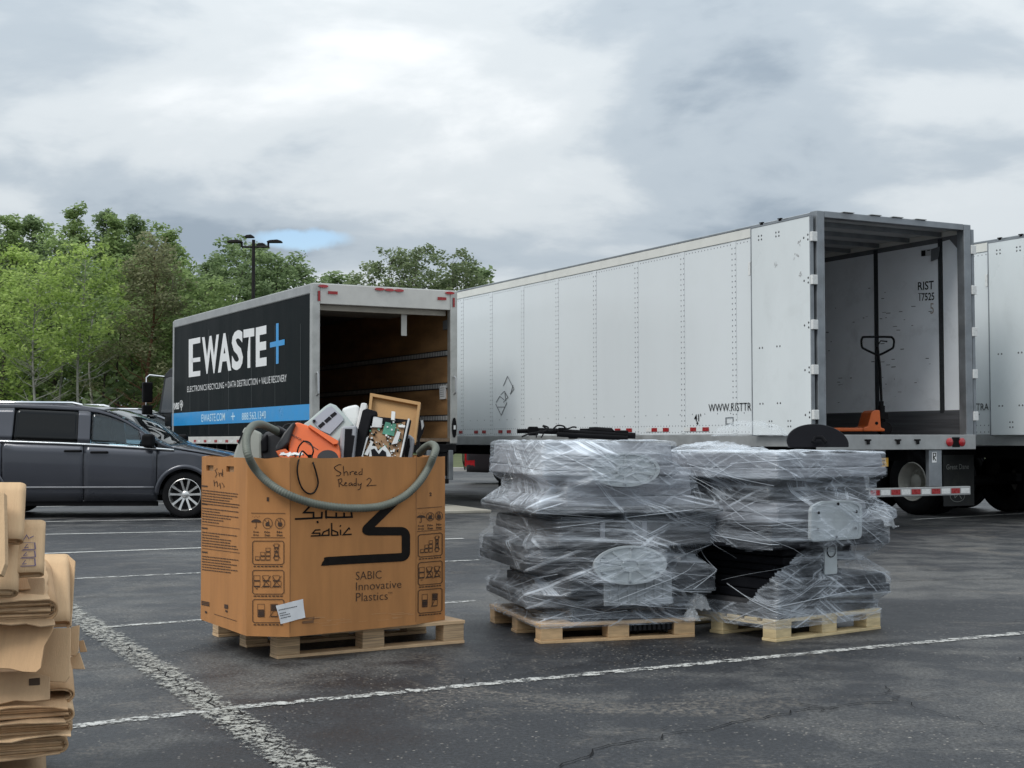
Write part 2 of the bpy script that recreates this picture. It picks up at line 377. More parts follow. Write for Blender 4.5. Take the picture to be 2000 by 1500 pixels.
# ================================================================== shared vehicle materials
rubber = mat('tyre_rubber', (.014, .014, .015), .8, var=.3, vscale=6, bump=.25, bscale=60, spec=.25)
black_p = mat('black_plastic', (.011, .011, .012), .5, var=.2, vscale=6, spec=.25)
black_m = mat('black_chassis_steel', (.012, .012, .013), .6, spec=.2, var=.3, vscale=4, dirt=.3, dirtcol=(.08, .07, .06))
alu = mat('aluminium', (.52, .53, .54), .42, metal=.85, var=.12, vscale=5, stretch=(1, 1, .3))
galv = mat('galvanised_steel', (.27, .29, .31), .5, metal=.75, var=.2, vscale=4, dirt=.3)
galv_l = mat('worn_frame_steel', (.38, .39, .39), .5, metal=.55, var=.15, vscale=4, dirt=.25)
chrome = mat('chrome', (.78, .79, .8), .12, metal=1., var=.03)
redref = mat('red_reflector', (.30, .02, .022), .28, var=.2, vscale=30)
whiteref = mat('white_reflector', (.66, .67, .66), .3, var=.08, vscale=30)
redlens = mat('red_lamp_lens', (.36, .01, .015), .12, var=.15, coat=.6)
white_print = mat('white_print', (.74, .75, .75), .4, var=.05)
grey_print = mat('grey_outline_print', (.085, .09, .10), .45, var=.1)
black_print = mat('black_print', (.015, .015, .016), .45, var=.1)
tyre_wall = rubber

def truck_wheel(parent, c, ax, dual=True, rimm=None):
    """ax: +1/-1 outward direction in local y"""
    Rr = .505
    def prof(w): return [(.30, -w / 2 + .02), (.36, -w / 2), (.44, -w / 2 - .012), (.485, -w / 2 + .01), (Rr, -w / 2 + .045), (Rr, -.03), (Rr - .012, -.025), (Rr - .012, -.01), (Rr, -.005), (Rr, .03), (Rr - .012, .035), (Rr - .012, .05), (Rr, .055), (Rr, w / 2 - .045), (.485, w / 2 - .01), (.44, w / 2 + .012), (.36, w / 2), (.30, w / 2 - .02)]
    b = MB(); b.lathe(prof(.25), c, (0, ax, 0), 36)
    if dual: b.lathe(prof(.25), Vector(c) - Vector((0, ax * .33, 0)), (0, ax, 0), 36)
    w = b.build('wheel', rubber, parent, smooth=True)
    b = MB(); b.lathe([(.30, .105), (.292, .12), (.278, .10), (.265, .02), (.21, -.02), (.20, -.05), (.0, -.05)], c, (0, ax, 0), 32)
    b.lathe([(.11, -.05), (.11, .03), (.08, .05), (.0, .05)], c, (0, ax, 0), 20)
    for k in range(10):
        a = 2 * math.pi * k / 10; p = Vector(c) + Vector((math.cos(a) * .155, ax * -.05, math.sin(a) * .155)); b.cyl(p, p + Vector((0, ax * .035, 0)), .014, 6)
    b.build('rim', rimm or mat('trailer_rim_paint', (.42, .41, .37), .5, var=.15, dirt=.3), w, smooth=True)
    return w

# ================================================================== semi trailers
wall_m = mat('trailer_white_paint', (.67, .705, .72), .2, var=.03, vscale=.5, dirt=.16, dirtcol=(.50, .51, .50), spec=.5, stretch=(1, 1, .18), bump=.05, bscale=1.6)
rail_m = mat('trailer_rail_cream', (.66, .66, .62), .4, var=.05, dirt=.15)
door_m = mat('trailer_door_paint', (.66, .70, .71), .34, var=.06, vscale=1.2, dirt=.22, dirtcol=(.36, .37, .36), stretch=(1, 1, .35))
liner_m = mat('liner_white', (.82, .86, .90), .5, var=.06, vscale=1.5, dirt=.35, dirtcol=(.2, .21, .22))
scuff_m = mat('scuff_liner_dark', (.10, .105, .115), .5, var=.3, vscale=3, stretch=(.3, 1, 8), metal=.3)
floor_m = mat('trailer_floor_wood', (.17, .12, .08), .7, var=.3, vscale=3, stretch=(.2, 6, 1))
rivet_m = mat('rivet_metal', (.20, .215, .23), .4, metal=.5, var=.1)
TL_, TW, FL, TOP = 16.15, 2.59, 1.21, 4.0
T_POS, T_ANG = (3.7997, 17.3051), 2.0521

def dome(b, c, n, r, h=.5):
    """small rivet head at c with outward normal n"""
    n = Vector(n); a = n.orthogonal().normalized(); q = n.cross(a); c = Vector(c)
    vs = [c + (a * math.cos(k * math.pi / 3) + q * math.sin(k * math.pi / 3)) * r for k in range(6)] + [c + n * r * h]
    b.add(vs, [(k, (k + 1) % 6, 6) for k in range(6)])

def semi_trailer(t, full=True, plate=True):
    hw = TW / 2
    P = lambda u, v, o: (-u, hw + o, v)
    s0 = 1.70; seams = [s0 + 1.219 * k for k in range(0, 12)] + [s0 - 1.219]
    seams = sorted(s for s in seams if s < TL_ - .3)
    edges = [.10] + [s for s in seams if s > .3] + [TL_]
    for side in (1, -1):
        for i, (x0, x1) in enumerate(zip(edges[:-1], edges[1:])):
            b = MB(); y0, y1 = (hw - .03, hw) if side == 1 else (-hw, -hw + .03)
            b.box(x0 + .002, x1 - .002, y0, y1, FL + .015, TOP - .16); b.build('side_panel', wall_m, t)
        b = MB()
        for s in seams:
            if s < .3: continue
            y0, y1 = (hw + .001, hw + .006) if side == 1 else (-hw - .006, -hw - .001)
            b.box(s - .05, s + .05, y0, y1, FL + .03, TOP - .165)
        for k, s in enumerate(s for s in seams if s > .3):
            bb = MB(); y0, y1 = (hw + .001, hw + .006) if side == 1 else (-hw - .006, -hw - .001)
            bb.box(s - .05, s + .05, y0, y1, FL + .03, TOP - .165); bb.build('seam_strip', wall_m, t)
        if side == 1 or full:
            rv = MB(); yy = side * (hw + .006); nn = (0, side, 0)
            for s in seams:
                if s < .3 or s > 13: continue
                for q in (-.035, .035):
                    z = FL + .06
                    while z < TOP - .18: dome(rv, (s + q, yy, z), nn, .0125); z += .075
            x = .2
            yy = side * hw
            while x < 13:
                dome(rv, (x, yy, TOP - .20), nn, .0105); dome(rv, (x, yy, FL + .14), nn, .0105); dome(rv, (x, yy, FL + .045), nn, .0105)
                x += .075
            x = .3
            while x < 13: dome(rv, (x, yy, FL + .30), nn, .012); x += .3
            r = rv.build('rivet_rows', rivet_m, t, fix=False); tag(r, kind='stuff')
        ys = sorted((side * (hw - .03), side * (hw + .012)))
        MB().box(.10, TL_, ys[0], ys[1], TOP - .158, TOP - .03).build('top_rail', rail_m, t, bevel=.006); MB().box(.10, TL_, ys[0], ys[1] + .004, TOP - .0295, TOP - .003).build('roof_cap', galv, t, bevel=.004)
        MB().box(.10, TL_, ys[0], side * (hw + .010) if side == 1 else ys[1], FL - .15, FL + .012).build('bottom_rail', galv_l, t, bevel=.006) if side == 1 else MB().box(.10, TL_, side * (hw + .010), ys[1], FL - .15, FL + .012).build('bottom_rail', galv_l, t, bevel=.006)
    # roof, floor, front wall
    MB().box(.10, TL_, -hw + .005, hw - .005, TOP - .03, TOP + .004).build('roof', wall_m, t)
    MB().box(.02, TL_, -hw + .03, hw - .03, FL - .05, FL).build('floor', floor_m, t)
    MB().box(TL_ - .06, TL_ - .005, -hw + .03, hw - .03, FL, TOP - .03).build('front_wall', wall_m, t)
    for k in range(26):
        x = .45 + k * .61
        if x < TL_ - .2: MB().box(x, x + .045, -hw + .035, hw - .035, TOP - .09, TOP - .032).build('roof_bow', galv, t)
    # inner lining of the right wall and left wall
    for side in (-1, 1):
        yi = side * (hw - .031); dz = -side * .012
        def slab(x0, x1, z0, z1, th, m, nm):
            ys = sorted((yi, yi - side * th)); MB().box(x0, x1, ys[0], ys[1], z0, z1).build(nm, m, t)
        slab(.10, TL_ - .07, FL, TOP - .1, .006, mat('inner_wall_dark', (.14, .145, .155), .6, var=.2), 'inner_wall')
        slab(.12, TL_ - .1, FL + .002, FL + .32, .02, scuff_m, 'scuff_liner')
        if side == -1:      # the last lining panel has a clipped upper corner
            bb = MB(); ys = sorted((yi + .006, yi + .014))
            bb.prism([(.15, FL + .335), (.425, FL + .335), (.425, TOP - .16), (.30, TOP - .15), (.15, TOP - .30)], lambda u, v, d: (u, d, v), ys[0], ys[1]); bb.build('liner_panel', liner_m, t)
        else: slab(.15, .43, FL + .335, TOP - .2, .014, liner_m, 'liner_panel')
        x = .515; k = 0
        while x < TL_ - 1.4:
            slab(x, x + 1.175, FL + .335, TOP - .17, .014, liner_m, 'liner_panel')
            slab(x - .08, x - .01, FL + .30, TOP - .12, .022, mat('logistic_post_dark', (.05, .055, .06), .45, metal=.4, var=.3, vscale=40, stretch=(1, 1, 1)), 'logistic_post')
            x += 1.265
    # rear frame
    for side in (1, -1):
        ys = sorted((side * (hw - .11), side * (hw + .015)))
        MB().box(-.03, .10, ys[0], ys[1], FL - .02, TOP + .01).build('rear_post', galv, t, bevel=.008)
    MB().box(-.028, .10, -hw + .112, hw - .112, TOP - .07, TOP + .012).build('rear_header', galv, t, bevel=.006)
    MB().box(-.06, .02, -hw - .02, hw + .02, FL - .19, FL + .003).build('rear_sill', galv_l, t, bevel=.006)
    for y in (.55, .05, -.28):
        b = MB(); b.box(-.075, -.061, y - .05, y + .05, FL - .075, FL - .055); b.box(-.085, -.061, y - .018, y + .018, FL - .12, FL - .056); b.build('latch_keeper', black_m, t, bevel=.003)
    for y0 in (.8, .35, -.02, -.42):
        MB().box(-.05, .09, y0 - .09, y0 + .09, TOP + .013, TOP + .024).build('roof_clearance_lamp', galv_l, t, bevel=.004)
    for y in (-.84, -1.06):
        b = MB(); b.lathe([(.056, 0), (.056, .012), (.045, .02), (.0, .024)], (-.061, y, FL - .095), (-1, 0, 0), 20); b.build('tail_lamp', redlens, t, smooth=True)
    MB().box(-.066, -.0605, -1.02, -.89, FL - .16, FL - .03).build('lamp_backing', black_m, t)
    # folded-back rear doors with hinges and bolts
    for side in (1, -1):
        y0 = side * (hw + .05); y1 = side * (hw + .09)
        D = MB(); ys = sorted((y0, y1)); D.box(.0, 1.20, ys[0], ys[1], FL + .0, TOP - .05); dr = D.build('rear_door', door_m, t, bevel=.006)
        E_ = MB(); ys2 = sorted((side * (hw + .045), side * (hw + .095)))
        E_.box(-.004, .016, ys2[0], ys2[1], FL - .01, TOP - .045); E_.box(1.192, 1.212, ys2[0], ys2[1], FL - .01, TOP - .045); E_.box(.016, 1.192, ys2[0], ys2[1], TOP - .062, TOP - .044)
        E_.build('door_edge_seal', galv, dr, bevel=.003)
        for z in (1.46, 2.02, 2.58, 3.14, 3.68):
            H_ = MB(); H_.box(-.042, .008, min(side * (hw + .012), side * (hw + .097)), max(side * (hw + .012), side * (hw + .097)), z - .06, z + .06); H_.build('hinge', whiteref, dr, bevel=.006)
        bl = MB(); yb = side * (hw + .0905)
        for z in (1.46, 2.02, 2.58, 3.14, 3.68):
            for (dx, dz) in ((.05, .03), (.05, -.03), (.13, .0)): dome(bl, (dx, yb, z + dz), (0, side, 0), .016)
        for z in (FL + .12, FL + .05):
            for x in (.42, .47, .8, .85): dome(bl, (x, yb, z + .06), (0, side, 0), .014)
        for z in (1.62, 2.35, TOP - .18, TOP - .23):
            for x in (.62, .68, .98, 1.04): dome(bl, (x, yb, z), (0, side, 0), .015)
        r = bl.build('door_bolt', mat('bolt_steel', (.12, .125, .13), .4, metal=.7), dr, fix=False); tag(r, kind='stuff')
        for z in (TOP - .04,):
            for x in (.62, 1.0):
                b = MB(); b.box(x - .016, x + .016, ys[0] + .008, ys[1] - .008, z - .006, z + .026); b.box(x - .034, x + .034, ys[0] + .004, ys[1] - .004, z + .026, z + .038); b.build('lock_rod_cam', black_m, dr)
        b = MB(); b.box(1.215, 1.26, min(side * (hw + .02), side * (hw + .1)), max(side * (hw + .02), side * (hw + .1)), 3.32, 3.5); b.build('door_holdback', whiteref, dr, bevel=.005)
    # reflective tape along the bottom of the left wall
    for k in range(30):
        x = 2.3 + k * .33
        if x > 15.5: break
        if k < 6:
            for q in range(4 if k % 3 == 0 else 0): MB().box(x + q * .15, x + q * .15 + .148, hw + .0065, hw + .0085, FL + .06, FL + .115).build('reflective_tape', (redref, whiteref)[q % 2], t)
        elif k % 3 != 2: MB().box(x, x + .16, hw + .0065, hw + .0085, FL + .06, FL + .115).build('reflective_tape', redref, t)
    # under-run guard
    b = MB(); b.box(-.05, .02, -1.22, 1.22, .42, .535); gd = b.build('underride_guard', galv_l, t, bevel=.008)
    for y in (.62, -.62): MB().box(-.035, .035, y - .11, y + .11, .537, FL - .192).build('guard_upright', galv, gd, bevel=.008)
    for k in range(14):
        y = 1.20 - k * .172
        MB().box(-.0535, -.0505, y - .16, y - .01, .445, .512).build('reflective_tape', (redref, whiteref)[k % 2], gd)
    # frame, suspension, axles, landing gear, mud flaps
    for y in (.45, -.45): MB().box(.25, TL_ - .6, y - .05, y + .05, FL - .34, FL - .06).build('frame_rail', black_m, t)
    for x in np.arange(.6, TL_ - .6, 1.0): MB().box(x, x + .06, -hw + .05, hw - .05, FL - .16, FL - .052).build('crossmember', galv, t)
    return P
def running_gear(t, xs, flaps=True, flap_x=None):
    fx_ = flap_x or xs[0] - .7
    for x in xs:
        for side in (1, -1): truck_wheel(t, (x, side * 1.12, .505), side)
        MB().cyl((x, -1.0, .505), (x, 1.0, .505), .075, 14).build('axle', black_m, t, smooth=True)
        for y in (.5, -.5):
            b = MB(); b.box(x - .5, x + .1, y - .06, y + .06, .50, .62); b.cyl((x + .02, y, .6), (x + .02, y, FL - .34), .11, 14); b.build('air_spring', black_m, t)
    if flaps:
        for side in (1, -1):
            MB().box(fx_, fx_ + .01, side * 1.0 - .31, side * 1.0 + .31, .16, .92).build('mud_flap', mat('mud_flap_rubber', (.028, .03, .03), .7, var=.3, dirt=.35, dirtcol=(.13, .13, .10)), t)
            MB().box(fx_ - .01, fx_ + .03, side * 1.0 - .34, side * 1.0 + .34, .92, .99).build('flap_bracket', black_m, t)
def landing_gear(t):
    for y in (.9, -.9):
        b = MB(); b.box(12.9, 13.0, y - .05, y + .05, .28, FL - .05); b.box(12.92, 12.98, y - .035, y + .035, .06, .28); b.box(12.82, 13.08, y - .12, y + .12, .0, .06); b.build('landing_leg', black_m, t)
    for q in (1, -1): MB().tube([(12.95, q * .9, .45), (11.9, q * .5, FL - .2)], .03, 8).build('leg_brace', black_m, t)

wdir = Vector((math.sin(T_ANG), -math.cos(T_ANG), 0)); udir = Vector((math.cos(T_ANG), math.sin(T_ANG), 0))
T0 = Vector((*T_POS, 0)) + wdir * (TW / 2)
tr = thing('semi_trailer', 'long white dry van trailer with open rear doors, pallet jack standing inside', 'trailer', T0, T_ANG, 'white semi trailers')
PT = semi_trailer(tr); running_gear(tr, (4.3, 5.55)); landing_gear(tr)
MT = mtx(tr); hw = TW / 2
def FT(px, py, off): p = pix(px, py, MT, 1, hw + .006); return Vector((p.x, p.y + off, p.z))
def FR(px, py, off): p = pix(px, py, MT, 1, -hw + .031 + .014); return Vector((p.x, p.y + off, p.z))
def FB(px, py, off): p = pix(px, py, MT, 0, -.06); return Vector((p.x - off, p.y, p.z))
text_obj('WWW.RISTTR', quadmap(FT, (1384, 804), (1467, 802), (1467, 786), (1384, 789)), black_print, tr, bold=-.005)
text_obj("41'", quadmap(FT, (1356, 823), (1369, 822.5), (1369, 808), (1356, 808.5)), black_print, tr, bold=.01)
poly_obj('arrow_mark', [[(1361.2, 823), (1362.8, 823), (1362.8, 826), (1364.5, 826), (1362, 830), (1359.5, 826), (1361.2, 826)]], FT, black_print, tr)
text_obj('RIST', quadmap(FR, (1793, 567), (1824, 565), (1824, 548), (1793, 551)), black_print, tr, bold=.012)
text_obj('17525', quadmap(FR, (1796, 588), (1825, 586), (1825, 571), (1796, 573)), black_print, tr, bold=.012)
text_obj('5', quadmap(FR, (1817, 613), (1824, 613), (1824, 592), (1817, 592)), mat('faded_brown_print', (.36, .31, .27), .6), tr)
# diamond emblem in thin outlines on the left wall
dmd = []
for pts in ([(983, 754), (991, 735), (1004, 760), (996, 770)], [(978, 771), (985, 764), (992, 776), (983, 786)], [(969, 786), (976, 774), (985, 781)], [(968, 789), (979, 811), (990, 786)], [(972, 795), (985, 795)], [(1002, 752), (997, 770)], [(986, 767), (988, 783)]):
    dmd += stroke_polys(pts, 1.1)
poly_obj('emblem', dmd, FT, grey_print, tr, off=.001)
# placard on the inner post, dangling sleeve
b = MB(); b.add([FR(x, y, .012) for x, y in ((1800, 489), (1820, 486), (1820, 499), (1800, 501))], [(0, 1, 2, 3)]); pl = b.build('placard', mat('placard_white', (.5, .51, .52), .5), tr, fix=False)
poly_obj('placard_print', [[(1801, 490), (1809, 489), (1809, 500), (1801, 500.5)], [(1812, 489), (1818, 488), (1818, 489.5), (1812, 490.5)]], lambda x, y, o: FR(x, y, .014), black_print, pl)
b = MB(); q = [FR(x, y, .03) for x, y in ((1823, 487), (1839, 482), (1836, 505), (1822, 511))]; b.add(q + [p + Vector((0, .01, 0)) for p in q], [(0, 1, 2, 3), (7, 6, 5, 4), (0, 4, 5, 1), (1, 5, 6, 2), (2, 6, 7, 3), (3, 7, 4, 0)]); b.build('document_sleeve', mat('sleeve_grey', (.12, .13, .14), .4), tr)
# scuffs on the lining and grime on the door
sm = mat('scuff_mark', (.09, .09, .10), .6, var=.3); sp = []
for _ in range(46):
    x, y = random.uniform(1610, 1825), random.uniform(560, 790); L = random.uniform(1, 9); sp += stroke_polys([(x, y), (x + L, y - L * .05 + random.uniform(-.5, .5))], random.uniform(.5, 1.6))
tag(poly_obj('scuff_marks', sp, FR, sm, tr, off=.003), kind='stuff')
def FD(px, py, off): p = pix(px, py, MT, 1, hw + .0905); return Vector((p.x, p.y + off, p.z))
sp = []
for (x, y, w_, h_) in ((1515, 518, 4, 9), (1555, 500, 5, 10), (1562, 473, 3, 5), (1563, 535, 3, 6)):
    sp = []
    for _ in range(7): a = (x + random.gauss(0, w_ * .5), y + random.gauss(0, h_ * .5)); sp += stroke_polys([a, (a[0] + random.uniform(-1.5, 1.5), a[1] + random.uniform(2, 6))], random.uniform(.5, 1.8))
    tag(poly_obj('grime_mark', sp, FD, mat('door_grime', (.40, .41, .41), .6), tr, off=.0015), kind='stuff')
# small frame (registration box) low on the side
b = MB()
for pl in stroke_polys([(1418, 816), (1432, 815), (1432, 827), (1418, 828)], 1.6, True): b.add([FT(x, y, .004) for x, y in pl], [(0, 1, 2, 3)])
b.build('document_box', galv, tr, fix=False)
# number plate under the sill, decal on the guard upright
def FQ(px, py, off): p = pix(px, py, MT, 0, .05); return Vector((p.x - off, p.y, p.z))
b = MB(); b.add([FQ(x, y, 0) for x, y in ((1703, 895), (1735, 894), (1735, 911), (1703, 912.5))] + [FQ(x, y, -.01) for x, y in ((1703, 895), (1735, 894), (1735, 911), (1703, 912.5))], [(0, 1, 2, 3), (7, 6, 5, 4), (0, 4, 5, 1), (1, 5, 6, 2), (2, 6, 7, 3), (3, 7, 4, 0)])
lp = b.build('number_plate', mat('plate_yellow', (.62, .33, .02), .45, var=.08), tr)
text_obj('ZZ715CZ', quadmap(FQ, (1706, 909.5), (1728, 908.5), (1728, 898), (1706, 899)), black_print, lp, bold=.01, off=.003)
b = MB(); b.box(.052, .10, pix(1719, 880, MT, 0, .05).y - .09, pix(1719, 880, MT, 0, .05).y + .09, .99, 1.16); b.build('plate_bracket', galv, tr)
def FU(px, py, off): p = pix(px, py, MT, 0, -.035); return Vector((p.x - off, p.y, p.z))
dq = poly_obj('decal', [[(1820, 883), (1829, 882.5), (1829, 903), (1820, 903.5)]], FU, white_print, tr, off=.003)
poly_obj('decal_print', stroke_polys([(1822.5, 899), (1822.5, 885), (1827, 885), (1827, 891), (1823, 892), (1827.5, 900)], 1.6), FU, black_print, dq, off=.005)

tr2 = thing('semi_trailer', 'white trailer cut off by the right edge, parked beyond the open trailer', 'trailer', T0 + wdir * 3.86 - udir * .42, T_ANG, 'white semi trailers')
semi_trailer(tr2, full=False); running_gear(tr2, (2.93, 4.18), flap_x=2.2)
M2 = mtx(tr2)
def F2(px, py, off): p = pix(px, py, M2, 1, hw + .006); return Vector((p.x, p.y + off, p.z))
text_obj('TTRA', quadmap(F2, (1899, 802), (1931, 801), (1931, 788), (1899, 788)), black_print, tr2, bold=-.005)
def F2f(px, py, off): p = pix(px, py, M2, 0, 2.2); return Vector((p.x - off, p.y, p.z))
text_obj('Great Dane', quadmap(F2f, (1848, 917), (1892, 916), (1892, 906), (1848, 907)), mat('flap_print', (.34, .35, .33), .6), tr2, off=.004)
ring = [(1869.5 + 14 * math.cos(a), 969 + 11 * math.sin(a)) for a in np.linspace(0, 2 * math.pi, 24, endpoint=False)]
poly_obj('flap_emblem', stroke_polys(ring, .9, True) + stroke_polys([(1862, 960), (1865, 972), (1872, 965), (1878, 974)], 1.2), F2f, mat('flap_print', (.34, .35, .33), .6), tr2, off=.004)

# ================================================================== pallet jack in the trailer
jx = thing('pallet_jack', 'orange hand pallet jack with black loop handle standing in the open trailer', 'pallet jack', (0, 0, 0), 0)
JO = pix(1708, 846, MT, 0, .7); JW = MT @ Vector((JO.x, JO.y, FL)); jx.location = JW; jx.rotation_euler = (0, 0, 0)
org = mat('jack_orange_paint', (.62, .13, .025), .42, var=.15, dirt=.3, dirtcol=(.16, .07, .04))
sc_ = JW.y / FPX             # metres per photo pixel at its distance
def J(px, py, d=0.): return Vector(((px - 1708) * sc_, d, (846 - py) * sc_))
fork_len = 1.1
for dd_ in (0., .38):        # two forks running to the left, into the trailer
    b = MB(); b.box(-fork_len, -.02, .02 + dd_, .17 + dd_, .05, .10); f_ = b.build('fork', org, jx, bevel=.012)
    MB().cyl((-fork_len + .12, .05 + dd_, .04), (-fork_len + .12, .14 + dd_, .04), .04, 14).build('fork_roller', black_p, f_, smooth=True)
b = MB(); b.prism([(-.15, .05), (.14, .05), (.14, .085), (.09, .10), (.075, .335), (.0, .335), (-.04, .30), (-.09, .12), (-.15, .10)], lambda u, v, d: (u, d, v), .0, .54); b.build('head_frame', org, jx, bevel=.012)
b = MB(); b.lathe([(.0, -.005), (.022, -.005), (.022, .0)], (.03, .0, .16), (0, 1, 0), 12); b.build('pivot_bolt', black_p, jx)
b = MB(); b.cyl((.17, .27, .08), (.17, .27, .40), .045, 16); b.cyl((.17, .27, .4), (.17, .27, .46), .03, 12); b.box(.12, .24, .2, .34, .22, .30); b.build('hydraulic_pump', black_p, jx, smooth=True)
for yy in (.2, .31): MB().lathe([(.0, 0), (.085, 0), (.09, .01), (.09, .04), (.085, .05), (0, .05)], (.2, yy - .025, .09), (0, 1, 0), 24).build('steer_wheel', rubber, jx, smooth=True)
b = MB(); b.tube([(.17, .27, .44), (.155, .27, .9), (.125, .27, 1.20)], .018, 10); b.build('handle_shaft', black_p, jx, smooth=True)
lp_ = [(-.115, 1.30), (-.10, 1.34), (-.06, 1.355), (.26, 1.355), (.31, 1.34), (.33, 1.30), (.32, 1.22), (.29, 1.19), (.14, 1.115), (.09, 1.115), (-.07, 1.19), (-.105, 1.22)]
LPp = [Vector((u + .02, .27, v - .02)) for u, v in lp_]; LPp.append(LPp[0])
b = MB(); b.tube(spline(LPp, 4), .015, 10, cap=False); hl = b.build('handle_loop', black_p, jx, smooth=True)
MB().tube([(.14, .26, 1.24), (.16, .24, 1.28), (.25, .24, 1.27)], .009, 8).build('release_lever', black_p, hl, smooth=True)

# ================================================================== box truck
K_POS, K_ANG = (-3.2055, 22.356), 2.083; KH, KL, KB = 3.684, 8.08, 1.085
kw = Vector((math.sin(K_ANG), -math.cos(K_ANG), 0))
bt = thing('box_truck', 'black sided box truck with white lettering and a blue stripe, rear door open', 'truck', Vector((*K_POS, 0)) + kw * 1.295, K_ANG)
MK = mtx(bt)
blk_side = mat('truck_black_vinyl', (.007, .010, .011), .38, var=.3, vscale=2.2, dirt=.25, dirtcol=(.022, .026, .026), stretch=(1, 1, .15), spec=.12)
ply = mat('plywood_lining', (.26, .135, .055), .6, var=.3, vscale=2.2, col2=(.36, .20, .085), bump=.1, bscale=30, stretch=(.5, 1, 2.5), dirt=.4, dirtcol=(.06, .035, .02))
blue_m = mat('stripe_blue', (.006, .26, .60), .35, var=.06)
for side in (1, -1):
    ys = sorted((side * (hw - .03), side * hw)); m_ = blk_side if side == 1 else wall_m
    for k in range(7):
        x0 = .10 + k * (KL - .2) / 7; MB().box(x0 + .0015, x0 + (KL - .2) / 7 - .0015, ys[0], ys[1], KB + .14, KH - .17).build('side_panel', m_, bt)
    ys = sorted((side * (hw - .03), side * (hw + .015)))
    MB().box(.10, KL - .1, ys[0], ys[1], KH - .168, KH - .0).build('top_rail', galv_l, bt, bevel=.02)
    MB().box(.10, KL - .1, ys[0], ys[1], KB, KB + .138).build('bottom_rail', mat('rail_offwhite', (.55, .55, .52), .45, var=.06, dirt=.3), bt, bevel=.006)
    MB().box(KL - .1, KL, sorted((side * (hw - .06), side * (hw + .012)))[0], sorted((side * (hw - .06), side * (hw + .012)))[1], KB, KH - .02).build('corner_post', galv_l, bt, bevel=.02)
    ys = sorted((side * (hw - .12), side * (hw + .015)))
    MB().box(-.02, .10, ys[0], ys[1], KB + .002, KH).build('rear_post', mat('post_steel', (.46, .46, .44), .38, metal=.7, var=.15, dirt=.3), bt, bevel=.012)
    ys = sorted((side * (hw - .031), side * (hw - .045))); x = .10
    while x < KL - .2: MB().box(x + .002, min(x + 1.218, KL - .11), ys[0], ys[1], KB + .10, KH - .17).build('plywood_panel', ply, bt); x += 1.22
    for z in (1.53, 2.08, 2.64):
        ys = sorted((side * (hw - .046), side * (hw - .06)))
        e = MB().box(.12, KL - .2, ys[0], ys[1], z - .055, z + .055).build('cargo_track', mat('track_steel_dark', (.05, .05, .052), .45, metal=.5, var=.2), bt)
        sl = MB()
        for k in range(int((KL - .5) / .065)):
            x = .15 + k * .065; yy = side * (hw - .0605); sl.add([(x, yy, z - .036), (x + .042, yy, z - .036), (x + .042, yy, z + .036), (x, yy, z + .036)], [(0, 1, 2, 3)])
        q = sl.build('track_slots', mat('track_steel_light', (.55, .55, .54), .4, metal=.2), e, fix=False); tag(q, kind='stuff')
MB().box(.0, KL, -hw + .02, hw - .02, KH - .03, KH + .006).build('roof', galv_l, bt, bevel=.01)
MB().box(.0, KL, -hw + .03, hw - .03, KB + .04, KB + .095).build('floor', floor_m, bt)
MB().box(KL - .06, KL - .01, -hw + .03, hw - .03, KB + .05, KH - .03).build('front_wall', ply, bt)
hd = MB().box(-.015, .09, -hw + .122, hw - .122, KH - .33, KH - .004).build('rear_header', mat('header_offwhite', (.56, .55, .52), .4, var=.06, dirt=.15), bt, bevel=.008)
MB().box(.12, .20, -hw + .14, hw - .14, KH - .42, KH - .335).build('door_track_beam', mat('roll_door_edge', (.34, .31, .26), .6, dirt=.4), bt)
b = MB(); b.box(.2, 2.4, -hw + .16, hw - .16, KH - .30, KH - .26); b.build('rolled_up_door', mat('roll_door_panel', (.3, .3, .28), .5), bt)
MB().box(.19, .205, -.46, -.36, KH - .78, KH - .36).build('pull_strap', mat('strap_grey', (.42, .41, .38), .7), bt)
MB().box(.15, .165, .35, .5, KH - .415, KH - .40).build('door_roller', alu, bt)
def FK(px, py, off): p = pix(px, py, MK, 1, hw); return Vector((p.x, p.y + off, p.z))
def FKr(px, py, off): p = pix(px, py, MK, 0, -.02); return Vector((p.x - off, p.y, p.z))
# side graphics
LE = ([(369, 663), (391.5, 658.5), (391.5, 669.5), (377, 672.5), (377, 726), (391.5, 724), (391.5, 734), (369, 737)],
      [(375, 700), (391.5, 697.5), (391.5, 706), (375, 708)])
poly_obj('letter_e', LE, FK, white_print, bt, off=.004)
for body, x0, x1, yb0, yb1, yt0, yt1 in (('W', 395, 428, 731, 728, 659, 653), ('A', 426, 452, 728, 723.5, 653, 648.5), ('S', 453, 475, 725, 720, 648, 642), ('T', 476, 497, 720, 717, 644, 640.5), ('E', 500, 521, 717, 714, 640, 635)):
    text_obj(body, quadmap(FK, (x0, yb0), (x1, yb1), (x1, yt1), (x0, yt0)), white_print, bt, bold=.035, off=.004)
poly_obj('plus_mark', [[(539.5, 632), (544.5, 631), (544.5, 710), (539.5, 711)]], FK, blue_m, bt, off=.004); poly_obj('plus_mark', [[(528, 669), (556.5, 662.5), (556.5, 673.5), (528, 679)]], FK, blue_m, bt, off=.006)
text_obj('ELECTRONICS RECYCLING + DATA DESTRUCTION + VALUE RECOVERY', quadmap(FK, (366, 766), (560, 745), (560, 731), (366, 755)), white_print, bt, bold=-.004, off=.004, res=2)
poly_obj('blue_stripe', [[(336, 807.5), (606, 789), (606, 820), (336, 832)]], FK, blue_m, bt, off=.004)
sky_print = mat('pale_blue_print', (.55, .75, .86), .4)
text_obj('EWASTE.COM', quadmap(FK, (394, 824), (440, 821.5), (440, 806), (394, 809.5)), sky_print, bt, bold=.005, off=.006)
